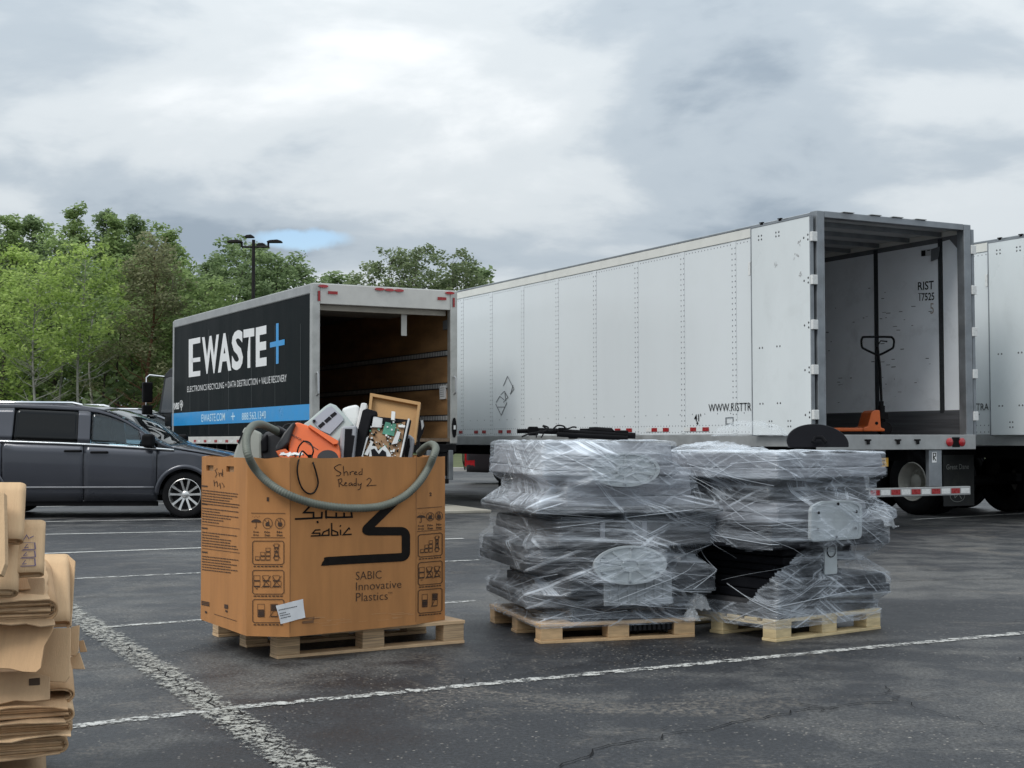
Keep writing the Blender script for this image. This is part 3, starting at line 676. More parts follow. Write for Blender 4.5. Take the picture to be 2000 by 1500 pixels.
poly_obj('plus_mark', stroke_polys([(451.5, 813.5), (459.5, 812.7)], 2.4) , FK, sky_print, bt, off=.006); poly_obj('plus_mark', stroke_polys([(455.6, 805.5), (455.6, 820.5)], 1.3), FK, sky_print, bt, off=.0075)
text_obj('888.563.1340', quadmap(FK, (473, 820.5), (520, 817.5), (520, 802), (473, 806.5)), sky_print, bt, bold=.005, off=.006)
text_obj('RVBS', quadmap(FK, (338.5, 800.5), (350, 799), (350, 786), (338.5, 787.5)), white_print, bt, bold=.03, off=.004)
oval = [(354.5 + 2.8 * math.cos(a), 789 + 7 * math.sin(a)) for a in np.linspace(0, 2 * math.pi, 16, endpoint=False)]
poly_obj('emblem', stroke_polys(oval, .8, True) + stroke_polys([(354.5, 784), (354.5, 802)], 1.0) + stroke_polys([(352.3, 792), (354.5, 787), (356.7, 792)], .9), FK, white_print, bt, off=.004)
vt = []
for x in (371, 408, 446.5, 491, 537, 587): vt += stroke_polys([(x, 628 - (x - 371) * .16 + random.uniform(8, 40)), (x + .3, 850)], .45)
poly_obj('panel_seam_wear', vt, FK, mat('seam_wear', (.05, .055, .055), .5), bt, off=.002)
# tape on the bottom rail
x = KL - .25; k = 0
while x > .6:
    MB().box(x - .17, x, hw + .0155, hw + .0175, KB + .025, KB + .075).build('reflective_tape', (redref, whiteref)[k % 2], bt); x -= .19 + (.2 if k % 2 else 0.1); k += 1
# rear lamps, tape and handles
for (x, y) in ((631, 559), (741, 565), (760, 566.5), (779, 567.5), (878, 572.5)):
    b = MB(); c = FKr(x, y, .0); b.prism([(.085 * math.cos(a), .024 * math.sin(a)) for a in np.linspace(0, 2 * math.pi, 16, endpoint=False)], lambda u, v, d, c=c: (c.x - d, c.y + u, c.z + v), .0, .022)
    lm = b.build('marker_lamp', redlens, bt, smooth=True)
for q in ([(640, 568.5), (659, 569.5), (659, 575.5), (640, 574)], [(854, 580), (871, 581), (871, 586.5), (854, 586)], [(620.5, 568), (625, 568), (625, 588), (620.5, 588)], [(884, 581.5), (887.5, 582), (887.5, 600), (884, 600)], [(885, 831), (889, 831), (889, 838), (885, 838)]): poly_obj('reflective_tape', [q], FKr, redref, bt, off=.016)
for (x, y0, y1) in ((619.5, 727, 772), (887, 735, 770)):
    a, c = FKr(x, y0, .0), FKr(x, y1, .0); b = MB(); b.tube([a, a + Vector((-.06, 0, -.03)), c + Vector((-.06, 0, .03)), c], .017, 8); b.build('grab_handle', alu, bt, smooth=True)
for sy in (-1, 1):
    b = MB(); b.prism([(sy * (hw - .05) + .04 * math.cos(a), 1.36 + .17 * (math.sin(a))) for a in np.linspace(0, 2 * math.pi, 18, endpoint=False)], lambda u, v, d: (-.02 - d, u, v), 0., .02); b.build('tail_lamp', black_p, bt)
    b = MB(); b.box(-.046, -.04, sy * (hw - .05) - .018, sy * (hw - .05) + .018, 1.33, 1.40); b.build('reverse_lens', whiteref, bt)
def FKi(px, py, off): p = pix(px, py, MK, 1, -hw + .046); return Vector((p.x, p.y + off, p.z))
for nm, q, m_ in (('notice', [(861, 754), (872, 753), (872, 779), (862, 780)], white_print), ('switch_box', [(868, 627), (876, 625), (876, 643), (868, 645)], galv)):
    b = MB(); b.add([FKi(x, y, .03) for x, y in q] + [FKi(x, y, .0) for x, y in q], [(0, 1, 2, 3), (7, 6, 5, 4), (0, 4, 5, 1), (1, 5, 6, 2), (2, 6, 7, 3), (3, 7, 4, 0)]); b.build(nm, m_, bt)
poly_obj('notice_print', [[(863, y), (871, y - .8), (871, y), (863, y + .8)] for y in (758, 762, 766, 770, 774)], FKi, grey_print, bt, off=.033)
# chassis, lift gate frame, step, lamps, wheels, cab
for y in (.43, -.43): MB().box(.2, KL + 2.2, y - .04, y + .04, .72, 1.0).build('frame_rail', black_m, bt)
for x in np.arange(.3, KL, .6): MB().box(x, x + .06, -hw + .04, hw - .04, .98, KB + .038).build('crossmember', black_m, bt)
b = MB(); b.box(-.05, .12, -hw + .02, hw - .02, KB - .14, KB - .002); b.box(-.02, .1, -1.15, -.95, .55, KB - .14); b.box(-.02, .1, .95, 1.15, .55, KB - .14); b.build('lift_gate_frame', black_m, bt, bevel=.01)
for y in (.75, -.75, -1.16): MB().box(-.08, .06, y - .04, y + .04, .48, .98).build('lift_gate_post', galv, bt, bevel=.006)
b = MB(); b.box(-.12, .25, -1.1, 1.1, .42, .5); b.build('bumper_bar', black_m, bt, bevel=.01)
b = MB(); st = [(-.1, -.93, .44), (-.11, -.94, .24), (-.11, -.9, .2), (-.11, -.75, .2), (-.11, -.71, .24), (-.1, -.72, .44)]; b.tube(st, .022, 8); b.build('step_loop', black_m, bt, smooth=True)
for x in (2.5,):
    for side in (1, -1): truck_wheel(bt, (x, side * 1.08, .505), side, rimm=mat('truck_rim', (.6, .6, .6), .3, metal=.8))
for side in (1, -1): truck_wheel(bt, (KL + 1.55, side * 1.05, .505), side, dual=False, rimm=mat('truck_rim', (.6, .6, .6), .3, metal=.8))
cabm = mat('cab_black_paint', (.008, .009, .010), .35, var=.1, spec=.2)
glass_d = mat('dark_glass', (.012, .015, .018), .06, var=.05, spec=.5)
b = MB(); b.prism([(KL + .15, .75), (KL + 2.75, .75), (KL + 2.8, 1.35), (KL + 2.68, 1.62), (KL + 1.75, 1.82), (KL + 1.25, 2.62), (KL + .9, 2.72), (KL + .15, 2.75)], lambda u, v, d: (u, d, v), -1.13, 1.13); cb = b.build('cab', cabm, bt, bevel=.06, seg=3)
for side in (1, -1):
    ys = (side * 1.131, side * 1.136); ys = sorted(ys)
    b = MB(); b.prism([(KL + .55, 1.75), (KL + 1.5, 1.75), (KL + 1.12, 2.5), (KL + .55, 2.55)], lambda u, v, d: (u, d, v), ys[0], ys[1]); b.build('side_window', glass_d, cb)
    b = MB(); b.tube([(KL + 1.3, side * 1.12, 2.55), (KL + 1.28, side * 1.45, 2.58), (KL + 1.27, side * 1.52, 2.52), (KL + 1.27, side * 1.52, 1.75), (KL + 1.28, side * 1.4, 1.68), (KL + 1.3, side * 1.12, 1.7)], .018, 8); ma = b.build('mirror_arm', chrome, bt, smooth=True)
    b = MB(); b.box(KL + 1.20, KL + 1.33, side * 1.50 - .11, side * 1.50 + .11, 1.98, 2.42); b.box(KL + 1.2, KL + 1.33, side * 1.50 - .11, side * 1.50 + .11, 1.72, 1.92); b.build('mirror', black_p, ma, bevel=.03, seg=3)
b = MB(); b.prism([(-1.0, 1.86), (1.0, 1.86), (.92, 2.55), (-.92, 2.55)], lambda u, v, d: (KL + 1.76 - (v - 1.82) * .625 + d, u, v), .005, .012); b.build('windscreen', glass_d, cb)
b = MB(); b.cyl((KL - 1.2, 1.0, .72), (KL + .1, 1.0, .72), .3, 20); b.build('fuel_tank', alu, bt, smooth=True)
def FC(px, py, off): p = pix(px, py, MK, 1, 1.131); return Vector((p.x, p.y + off, p.z))
text_obj('EWASTE+', quadmap(FC, (325, 838), (333, 838), (333, 833), (325, 833)), white_print, cb, off=.006)
poly_obj('door_print', [[(326, y), (332, y), (332, y + 1.4), (326, y + 1.4)] for y in (842, 846, 850, 854, 858)], FC, white_print, cb, off=.006)

# ================================================================== cars
glass_t = None
def car_glass(name, tint, alpha):
    m = bpy.data.materials.new(name); m.use_nodes = True; t = m.node_tree; t.nodes.clear()
    tr_ = N(t, 'ShaderNodeBsdfTransparent'); tr_.inputs[0].default_value = (*tint, 1)
    gl = N(t, 'ShaderNodeBsdfGlossy'); gl.inputs['Roughness'].default_value = .02; gl.inputs[0].default_value = (.9, .93, .95, 1)
    fr = N(t, 'ShaderNodeFresnel'); fr.inputs[0].default_value = 1.33
    f2 = mathn(t, 'ADD', fr.outputs[0], alpha, True)
    mx = N(t, 'ShaderNodeMixShader'); t.links.new(f2, mx.inputs[0]); t.links.new(tr_.outputs[0], mx.inputs[1]); t.links.new(gl.outputs[0], mx.inputs[2])
    o = N(t, 'ShaderNodeOutputMaterial'); t.links.new(mx.outputs[0], o.inputs[0]); MATS[name] = m; return m
g_clear = car_glass('car_glass_clear', (.72, .84, .88), .03); g_tint = car_glass('car_glass_tinted', (.02, .023, .028), .01)

def car(t, S):
    """t: root (x forward). S: profile tables in metres."""
    Wd = S['w'] / 2; x0, x1 = S['x0'], S['x1']; paint = S['paint']
    belt = lambda x: interp(x, S['belt']); wtop = lambda x: interp(x, S['wtop']); roof = lambda x: interp(x, S['roof'])
    def hwid(x, z):
        h = Wd
        zb = belt(x); h -= max(0, z - zb) * .24
        h -= max(0, .55 - z) * .10 + .035 * max(0, 1 - abs(z - zb + .32) / .5) * -1 * .5
        e = max(0, (x - (x1 - .95)) / .95); h -= .30 * e ** 2.2
        e = max(0, ((x0 + .5) - x) / .5); h -= .12 * e ** 2
        return h
    def patch(nm, bot, top, m, off=0., parent=t, side=0, n=14, k=7, smooth=True):
        def rs(p):
            p = [Vector((a, b, 0)) for a, b in p]; L = [0]
            for i in range(1, len(p)): L.append(L[-1] + (p[i] - p[i - 1]).length)
            return [(float(np.interp(L[-1] * j / (n - 1), L, [q.x for q in p])), float(np.interp(L[-1] * j / (n - 1), L, [q.y for q in p]))) for j in range(n)]
        B, T_ = rs(bot), rs(top); o = None
        for sd in ((1, -1) if side == 0 else (side,)):
            rows = []
            for i in range(k):
                f = i / (k - 1); row = []
                for a, c in zip(B, T_):
                    x, z = a[0] + (c[0] - a[0]) * f, a[1] + (c[1] - a[1]) * f; row.append((x, sd * (hwid(x, z) + off), z))
                rows.append(row)
            mb = MB(); mb.grid(rows); o = mb.build(nm, m, parent, smooth='all' if smooth else False, fix=False)
            md = o.modifiers.new('thick', 'SOLIDIFY'); md.thickness = .012; md.offset = 0
        return o
    sill = S['sill']; gap = .006; wr = S['arch']
    def arch(cx, rad, a0, a1, n=12): return [(cx + rad * math.cos(a), S['wz'] + rad * math.sin(a)) for a in np.linspace(a0, a1, n)]
    fx, rx = S['fx'], S['rx']
    xs_ = S['splits']          # from front: fender/front door, front/rear door, rear door/quarter
    bl = lambda a, c, n=8: [(x, belt(x)) for x in np.linspace(a, c, n)]
    # lower body
    patch('front_door', [(xs_[1] + gap, sill), (xs_[0] - gap, sill)], bl(xs_[1] + gap, xs_[0] - gap), paint)
    rear_arch_front = rx + wr
    if xs_[2] < rear_arch_front:   # door cut by the rear arch
        bot = [(x, z) for x, z in arch(rx, wr, math.radians(100), 0)]
        bot = [(x, z) for x, z in bot if x >= xs_[2]] ; bot = [(xs_[2] + gap, bot[0][1])] + bot + [(rear_arch_front, sill), (xs_[1] - gap, sill)]
    else: bot = [(xs_[2] + gap, sill), (xs_[1] - gap, sill)]
    patch('rear_door', bot, bl(xs_[2] + gap, xs_[1] - gap), paint, n=26)
    patch('front_fender', [(xs_[0] + gap, sill), (fx - wr, sill)] + arch(fx, wr, math.pi, 0) + [(fx + wr, .28), (x1 - .1, .26)], [(xs_[0] + gap, belt(xs_[0]))] + [(x, roof(x) - .04) for x in np.linspace(max(xs_[0] + .25, S['hood0']), x1 - .1, 10)], paint, n=34)
    bot = [(x0 + .05, .32), (rx - wr, .30)] + arch(rx, wr, math.pi, 0)
    bot = [(x, z) for x, z in bot if x <= xs_[2] - gap or z <= .31]; bot = [p for p in bot if p[0] <= xs_[2]]; bot.append((xs_[2] - gap, bot[-1][1]))
    patch('rear_quarter', bot, bl(x0 + .05, xs_[2] - gap), paint, n=26)
    patch('wheel_arch_flare', arch(fx, wr - .02, math.pi, 0, 20), arch(fx, wr + .045, math.pi, 0, 20), paint, off=.015, n=24, k=3)
    patch('wheel_arch_flare', arch(rx, wr - .02, math.pi, 0, 20), arch(rx, wr + .045, math.pi, 0, 20), paint, off=.015, n=24, k=3)
    patch('sill_cladding', [(rx + wr, sill - .07), (fx - wr, sill - .07)], [(rx + wr, sill + .0), (fx - wr, sill + .0)], black_p, off=-.02)
    patch('lower_moulding', [(rx + wr, sill + .19), (fx - wr - .05, sill + .19)], [(rx + wr, sill + .22), (fx - wr - .05, sill + .22)], S.get('trim', paint), off=.008, k=2)
    patch('belt_moulding', [(x, belt(x) - .012) for x in np.linspace(x0 + .4, S['belt_end'], 10)], [(x, belt(x) + .014) for x in np.linspace(x0 + .4, S['belt_end'], 10)], S.get('belt_m', chrome), off=.012, k=2)
    # greenhouse: pillars and windows alternate
    for kind, a, c, ta, tc_ in S['green']:
        bot = [(x, belt(x) + (.016 if kind != 'pillar' else 0)) for x in np.linspace(a, c, 10)]; top = [(x, wtop(x)) for x in np.linspace(ta, tc_, 10)]
        m_ = {'pillar': S.get('pillar_m', paint), 'glass': g_clear, 'tint': g_tint, 'bodypillar': paint}[kind]
        patch('pillar' if 'pillar' in kind else 'side_window', bot, top, m_, off=0 if 'pillar' in kind else -.004)
    xr = np.linspace(S['roof_x'][0], S['roof_x'][1], 26)
    patch('roof_side', [(x, wtop(x)) for x in xr], [(x, roof(x) - .025) for x in xr], paint, n=26, k=4)
    # top skin: rear face, roof, windscreen, bonnet, nose
    def skin(nm, path, m, n=16, crown=.035, inset=.0):
        pts = []; p = [Vector((a, b, 0)) for a, b in path]; L = [0]
        for i in range(1, len(p)): L.append(L[-1] + (p[i] - p[i - 1]).length)
        rows = []
        for j in range(n):
            s = L[-1] * j / (n - 1); x = float(np.interp(s, L, [q.x for q in p])); z = float(np.interp(s, L, [q.y for q in p]))
            h = hwid(x, z) - inset; rows.append([(x, h * f, z + crown * (1 - f * f) - crown * .6) for f in np.linspace(-1, 1, 13)])
        mb = MB(); mb.grid(rows); o = mb.build(nm, m, t, smooth='all', fix=False); md = o.modifiers.new('thick', 'SOLIDIFY'); md.thickness = .012; md.offset = 0; return o
    ws0, ws1 = S['ws']; rw0 = S['rw']
    skin('roof', [(x, roof(x)) for x in np.linspace(S['roof_x'][0], ws0, 16)], paint)
    skin('windscreen', [(x, roof(x)) for x in np.linspace(ws0, ws1, 10)], g_clear, inset=.05)
    skin('bonnet', [(x, roof(x)) for x in np.linspace(ws1, x1 - .12, 14)], paint)
    skin('front_bumper', [(x1 - .12, roof(x1 - .12)), (x1 - .02, roof(x1 - .12) - .16), (x1, .55), (x1 - .03, .32), (x1 - .15, .24)], paint, crown=0)
    rp = S['rear']; skin('rear_window', [rp[0], rp[1]], g_tint, crown=0, inset=.06, n=4); skin('tailgate', rp[1:], paint, crown=0)
    skin('underbody', [(x0 + .2, .33), (x1 - .2, .3)], black_p, crown=0, inset=.12)
    # interior
    seat = mat('seat_cloth', (.03, .032, .036), .8, var=.2)
    for sx in S['seats']:
        for sy in (.38, -.38):
            b = MB(); b.box(sx - .25, sx + .25, sy - .24, sy + .24, .45, .75); b.prism([(sx - .32, .72), (sx - .2, .72), (sx - .32, 1.28), (sx - .42, 1.28)], lambda u, v, d: (u, d, v), sy - .24, sy + .24); b.prism([(sx - .40, 1.3), (sx - .31, 1.3), (sx - .33, 1.48), (sx - .41, 1.48)], lambda u, v, d: (u, d, v), sy - .14, sy + .14); b.build('car_seat', seat, t, bevel=.05, seg=3)
    b = MB(); dx_ = S['dash']; b.prism([(dx_ - .12, .7), (dx_ + .62, .6), (dx_ + .62, belt(dx_) - .06), (dx_ + .1, belt(dx_) - .0), (dx_ - .12, belt(dx_) - .1)], lambda u, v, d: (u, d, v), -Wd + .16, Wd - .16); b.build('dashboard', seat, t, bevel=.03)
    sw = MB(); cc = Vector((dx_ - .28, S['drv'] * .38, belt(dx_) + .02)); ax = Vector((.85, 0, -.5)).normalized(); a_ = Vector((0, 1, 0)); b_ = ax.cross(a_)
    sw.tube([cc + (a_ * math.cos(q) + b_ * math.sin(q)) * .18 for q in np.linspace(0, 2 * math.pi, 25)], .016, 8, cap=False); sw.tube([cc - a_ * .18, cc, cc + a_ * .18], .02, 6); sw.tube([cc, cc + ax * .3], .03, 8); sw.build('steering_wheel', black_p, t, smooth=True)
    MB().box(x0 + .25, S['ws'][1] - .1, -Wd + .14, Wd - .14, .34, .42).build('cabin_floor', seat, t)
    # wheels
    Rt = S['wz']
    for cx_ in (fx, rx):
        for sd in (1, -1):
            c = (cx_, sd * (Wd - .115), Rt); b = MB()
            b.lathe([(Rt * .68, -.10), (Rt * .72, -.108), (Rt * .9, -.112), (Rt * .97, -.10), (Rt, -.075), (Rt, -.025), (Rt - .008, -.022), (Rt - .008, -.014), (Rt, -.01), (Rt, .03), (Rt - .008, .033), (Rt - .008, .041), (Rt, .045), (Rt, .075), (Rt * .97, .10), (Rt * .9, .112), (Rt * .72, .108), (Rt * .68, .10)], c, (0, sd, 0), 40)
            w = b.build('wheel', rubber, t, smooth=True)
            b = MB(); b.lathe([(Rt * .70, .105), (Rt * .685, .108), (Rt * .66, .095), (Rt * .63, .03), (Rt * .63, -.08)], c, (0, sd, 0), 36); C_ = Vector(c)
            b.lathe([(.0, .085), (.045, .083), (.06, .07), (.062, .03)], c, (0, sd, 0), 16)
            for k in range(S.get('spokes', 10)):
                a = 2 * math.pi * k / S.get('spokes', 10) + .04 * (-1) ** k; er = Vector((math.cos(a), 0, math.sin(a))); et = Vector((-math.sin(a), 0, math.cos(a)))
                pts = [C_ + er * .05 + Vector((0, sd * .072, 0)), C_ + er * Rt * .4 + Vector((0, sd * .085, 0)), C_ + er * Rt * .665 + Vector((0, sd * .092, 0))]; q = []
                for p, hw_ in zip(pts, (.018, .014, .019)): q += [p + et * hw_, p - et * hw_, p - et * hw_ * .8 - Vector((0, sd * .03, 0)), p + et * hw_ * .8 - Vector((0, sd * .03, 0))]
                b.add(q, [(i * 4 + j, i * 4 + (j + 1) % 4, i * 4 + 4 + (j + 1) % 4, i * 4 + 4 + j) for i in (0, 1) for j in range(4)] + [(0, 1, 2, 3), (8, 9, 10, 11)])
            rm = b.build('rim', mat('alloy_silver', (.62, .62, .61), .28, metal=.85, var=.06), w, smooth=True)
            b = MB(); b.lathe([(.0, -.02), (Rt * .62, -.02)], c, (0, sd, 0), 24); b.build('brake_disc', mat('wheel_well_dark', (.02, .02, .021), .7), w, fix=False)
    # wheel wells
    for cx_ in (fx, rx):
        b = MB()
        for sd in (1, -1):
            rows = [[(cx_ + wr * math.cos(a), sd * y, Rt + wr * math.sin(a)) for a in np.linspace(0, math.pi, 14)] for y in (Wd - .03, Wd - .32)]; b.grid(rows)
            b.add([(cx_ + wr * math.cos(a), sd * (Wd - .32), Rt + wr * math.sin(a)) for a in np.linspace(0, math.pi, 14)], [tuple(range(14))])
        b.build('wheel_well', mat('wheel_well_dark', (.02, .02, .021), .7), t, fix=False)
    # handles, mirrors, lamps
    for hx in S['handles']:
        for sd in (1, -1):
            z = belt(hx) - S.get('hdrop', .12); y = hwid(hx, z); b = MB()
            b.tube([(hx - .13, sd * (y - .01), z), (hx - .11, sd * (y + .028), z + .004), (hx + .11, sd * (y + .028), z + .004), (hx + .13, sd * (y - .01), z)], .017, 8); b.lathe([(.0, .003), (.06, .003), (.07, -.004)], (hx, sd * y, z + .01), (0, sd, 0), 14); b.build('door_handle', S.get('handle_m', paint), t, smooth=True)
    mx_ = S['mirror']
    for sd in (1, -1):
        z = belt(mx_) + .10; y = hwid(mx_, z); b = MB()
        b.box(mx_ - .09, mx_ + .08, sd * (y + .06) - (.11 if sd > 0 else .09) + .05 * sd, sd * (y + .06) + (.09 if sd > 0 else .11) + .05 * sd, z - .09, z + .11); mr = b.build('door_mirror', black_p, t, bevel=.05, seg=4)
        MB().tube([(mx_ + .03, sd * (y - .03), z - .09), (mx_ + .01, sd * (y + .06), z - .05)], .03, 8).build('mirror_foot', black_p, mr)
    for sd in (1, -1):
        hx = x1 - .28; b = MB(); rows = []
        for z in (.62, .70, .78): rows.append([(x, sd * (hwid(x, z) + .004), z) for x in np.linspace(x1 - .42, x1 - .06, 8)])
        b.grid(rows); b.build('headlamp', mat('headlamp_lens', (.6, .62, .63), .1, coat=.8), t, smooth='all', fix=False)
        b = MB(); rows = []
        for z in np.linspace(S['tl'][0], S['tl'][1], 6): rows.append([(x, sd * (hwid(x, z) + .006), z) for x in np.linspace(x0 + .0, x0 + .26, 5)])
        b.grid(rows); tl = b.build('tail_lamp', redlens, t, smooth='all', fix=False)
        b = MB(); rows = []
        for z in np.linspace(S['tl'][0], S['tl'][1], 6): rows.append([(x0 - .012, sd * (hwid(x0, z) - f), z) for f in np.linspace(-.004, .2, 4)])
        b.grid(rows); b.build('tail_lamp', redlens, t, smooth='all', fix=False)
    if S.get('rails'):
        for sd in (1, -1):
            a, c = S['rails']; z = roof(a) + .02
            b = MB(); b.tube([(a, sd * (Wd - .27), roof(a) - .0), (a + .12, sd * (Wd - .2), roof(a) + .015), (c - .12, sd * (Wd - .2), roof(c - .12) + .022), (c, sd * (Wd - .27), roof(c))], .022, 8); b.build('roof_rail', S.get('rail_m', chrome), t, smooth=True)
    MB().box(x1 - .02, x1 + .008, -.55, .55, .42, .6).build('grille', black_p, t)

van_paint = mat('van_granite_paint', (.050, .054, .068), .32, metal=.5, var=.06, vscale=1.0, coat=.8, spec=.4)
van = thing('minivan', 'dark grey minivan parked sideways at the left behind the cardboard', 'van', (-4.865, 20.8 + .93, 0), 0)
VS = dict(w=1.98, x0=-4.12, x1=.95, paint=van_paint, wz=.345, fx=0., rx=-3.08, arch=.405, sill=.25, hood0=-.1,
    belt=[(-4.2, 1.19), (-2.77, 1.147), (-1.507, 1.10), (-.413, 1.033), (-.2, 1.015), (.3, .96), (1, .8)],
    wtop=[(-4.0, 1.60), (-3.4, 1.645), (-2.6, 1.645), (-1.5, 1.595), (-1.2, 1.545), (-.93, 1.435), (-.70, 1.30), (-.47, 1.14), (-.25, 1.03)],
    roof=[(-4.05, 1.66), (-3.7, 1.72), (-2.9, 1.735), (-2.0, 1.715), (-1.55, 1.68), (-1.2, 1.61), (-.93, 1.50), (-.70, 1.36), (-.47, 1.195), (-.245, 1.085), (-.13, 1.055), (.2, 1.0), (.5, .945), (.8, .85), (.95, .72)],
    splits=(-.413, -1.507, -2.72), belt_end=-.16, roof_x=(-4.0, -.2), ws=(-1.25, -.22), rw=None,
    green=[('pillar', -3.95, -3.85, -3.78, -3.72), ('tint', -3.84, -2.86, -3.71, -2.86), ('bodypillar', -2.86, -2.58, -2.86, -2.58), ('tint', -2.57, -1.60, -2.57, -1.62), ('bodypillar', -1.60, -1.42, -1.62, -1.44), ('glass', -1.41, -.62, -1.43, -.70), ('pillar', -.62, -.43, -.70, -.50), ('tint', -.43, -.23, -.50, -.25)],
    rear=[(-4.0, 1.66), (-4.1, 1.2), (-4.15, .95), (-4.14, .6), (-4.1, .34)], seats=(-1.55, -2.6), dash=-.72, drv=1, handles=(-1.66, -1.27), hdrop=.11, mirror=-.52, tl=(.85, 1.3), rails=(-3.6, -1.62), spokes=10, trim=mat('moulding_grey', (.16, .165, .18), .4, metal=.5), handle_m=black_p, pillar_m=van_paint)
car(van, VS)
suv_paint = mat('suv_silver_paint', (.30, .32, .35), .3, metal=.6, var=.05, coat=.8)
SS = dict(w=1.95, x0=-4.0, x1=.95, paint=suv_paint, wz=.38, fx=0., rx=-2.9, arch=.45, sill=.33, hood0=-.1,
    belt=[(-4.2, 1.24), (-2.77, 1.22), (-.413, 1.16), (.3, 1.1), (1, .95)],
    wtop=[(-4.0, 1.62), (-3.4, 1.72), (-1.5, 1.72), (-1.2, 1.67), (-.93, 1.55), (-.70, 1.42), (-.47, 1.27), (-.25, 1.17)],
    roof=[(-4.0, 1.74), (-3.6, 1.83), (-2.0, 1.84), (-1.45, 1.80), (-1.2, 1.74), (-.93, 1.62), (-.70, 1.48), (-.47, 1.33), (-.245, 1.22), (-.13, 1.19), (.2, 1.16), (.5, 1.12), (.8, 1.05), (.95, .9)],
    splits=(-.413, -1.45, -2.45), belt_end=-.2, roof_x=(-3.95, -.2), ws=(-1.25, -.22), rw=None, belt_m=black_p,
    green=[('pillar', -3.9, -3.78, -3.78, -3.68), ('tint', -3.77, -2.6, -3.67, -2.62), ('pillar', -2.6, -2.45, -2.62, -2.45), ('tint', -2.44, -1.55, -2.44, -1.57), ('pillar', -1.55, -1.42, -1.57, -1.44), ('glass', -1.41, -.45, -1.43, -.62), ('pillar', -.45, -.23, -.62, -.25)],
    rear=[(-3.95, 1.74), (-4.03, 1.25), (-4.06, .95), (-4.06, .6), (-4.0, .36)], seats=(-1.5,), dash=-.72, drv=1, handles=(-1.6, -.6), mirror=-.55, tl=(.85, 1.35), rails=(-3.5, -1.5), spokes=6)
p = at(322, 850, 31.5)
suv = thing('suv', 'silver sport utility car half hidden between the minivan and the box truck', 'car', (p.x + 1.2, 31.5, 0), R(6)); car(suv, SS)
red_paint = mat('car_charcoal_paint', (.03, .025, .028), .35, metal=.3, var=.06, coat=.5)
SR = dict(SS); SR.update(paint=red_paint, tl=(.46, 1.09))
p = gnd(915, 946)
rcar = thing('parked_car', 'dark car with a red tail lamp seen under the long trailer', 'car', (at(903, 900, p.y).x + 4.06, p.y + .9, 0), R(0)); car(rcar, SR)

# ================================================================== lamp post
lpY = 58.; lb = at(493, 858, lpY)
bronze = mat('lamp_post_bronze', (.028, .026, .026), .5, var=.2, metal=.3)
lp = thing('lamp_post', 'dark parking lot lamp post with floodlight heads rising behind the box truck', 'lamp post', (lb.x, lpY, 0))
s_ = lpY / FPX
def LPt(px, py, d=0.): return Vector(((px - 493) * s_, d, 1.162 + (858 - py) * s_))
MB().box(-.22, .22, -.22, .22, 0, .7).build('footing', pad_m, lp, bevel=.02)
b = MB(); b.tube([(0, 0, .6), LPt(493, 466)], [.10, .07], 10); b.build('pole', bronze, lp, smooth=True)
b = MB(); b.tube([LPt(470, 480), LPt(524, 480)], .045, 8); b.tube([LPt(470, 480), LPt(470, 470)], .045, 8); b.tube([LPt(522, 480), LPt(522, 470)], .045, 8); b.build('cross_arm', bronze, lp)
for (xa, xb, y, dd_) in ((442, 471, 470.5, 0), (520, 549, 470.5, 0), (481, 498, 464, -.5), (494, 512, 473, .6)):
    a, c = LPt(xa, y), LPt(xb, y); b = MB(); b.prism([(a.x, a.z - .03), (c.x, c.z - .03), (c.x, c.z + .03), (c.x - (c.x - a.x) * .3, c.z + .09), (a.x + (c.x - a.x) * .2, a.z + .07), (a.x, a.z + .02)], lambda u, v, d: (u, d + dd_, v), -.17, .17); b.build('lamp_head', bronze, lp, bevel=.015)

# ================================================================== pallets
wood_a = mat('fresh_plywood', (.56, .385, .225), .7, var=.2, vscale=7, bump=.15, bscale=60, stretch=(1.5, 1.5, 12), dirt=.15, dirtcol=(.2, .14, .09))
wood_b = mat('pallet_pine', (.52, .35, .19), .75, var=.25, vscale=6, bump=.2, bscale=60, stretch=(1.2, 1.2, 9), dirt=.3, dirtcol=(.17, .12, .08))
wood_c = mat('pallet_pine_pale', (.58, .46, .26), .75, var=.25, vscale=6, bump=.2, bscale=60, stretch=(1.2, 1.2, 9), dirt=.35, dirtcol=(.2, .16, .1))
endg = mat('laminated_block', (.46, .32, .19), .8, var=.55, vscale=5, stretch=(.6, .6, 26), bump=.3, bscale=20)
def pallet(label, p, h, Lx, Ly, m, mb, deck, H=.125, group='wooden pallets'):
    t = thing('pallet', label, 'pallet', (p[0], p[1], 0), h, group)
    bx, by = .135, .105
    X = [0, (Lx - bx) / 2, Lx - bx]; Y = [0, (Ly - by) / 2, Ly - by]
    for x in X:
        for y in Y:
            j = random.uniform(-.004, .004)
            MB().box(x + .002 + j, x + bx - .002 + j, y + .002, y + by - .002, .0175, H - .0195).build('block', mb, t, bevel=.003)
    for y in Y: MB().box(.0, Lx, y - .003, y + by + .003, .0, .017).build('bottom_board', m, t, bevel=.002)
    if deck == 'sheet':
        n = 4; w = Ly / n
        for k in range(n): MB().box(-.004, Lx + .004, k * w - .003, (k + 1) * w - (.006 if k < n - 1 else -.004), H - .019, H).build('deck_board', m, t, bevel=.002)
    else:
        for x in X: MB().box(x, x + bx, .0, Ly, H - .036, H - .0195).build('stringer_board', m, t, bevel=.002)
        n = 7; w = .1; 
        for k in range(n):
            y = k * (Ly - w) / (n - 1); MB().box(-.003, Lx + .003, y, y + w, H - .019, H).build('deck_board', m, t, bevel=.002)
    return t
pal0 = pallet('plywood topped wooden pallet under the big cardboard box', (-1.2474, 7.4325), .5337, 1.13, 1.056, wood_a, endg, 'sheet', H=.13)
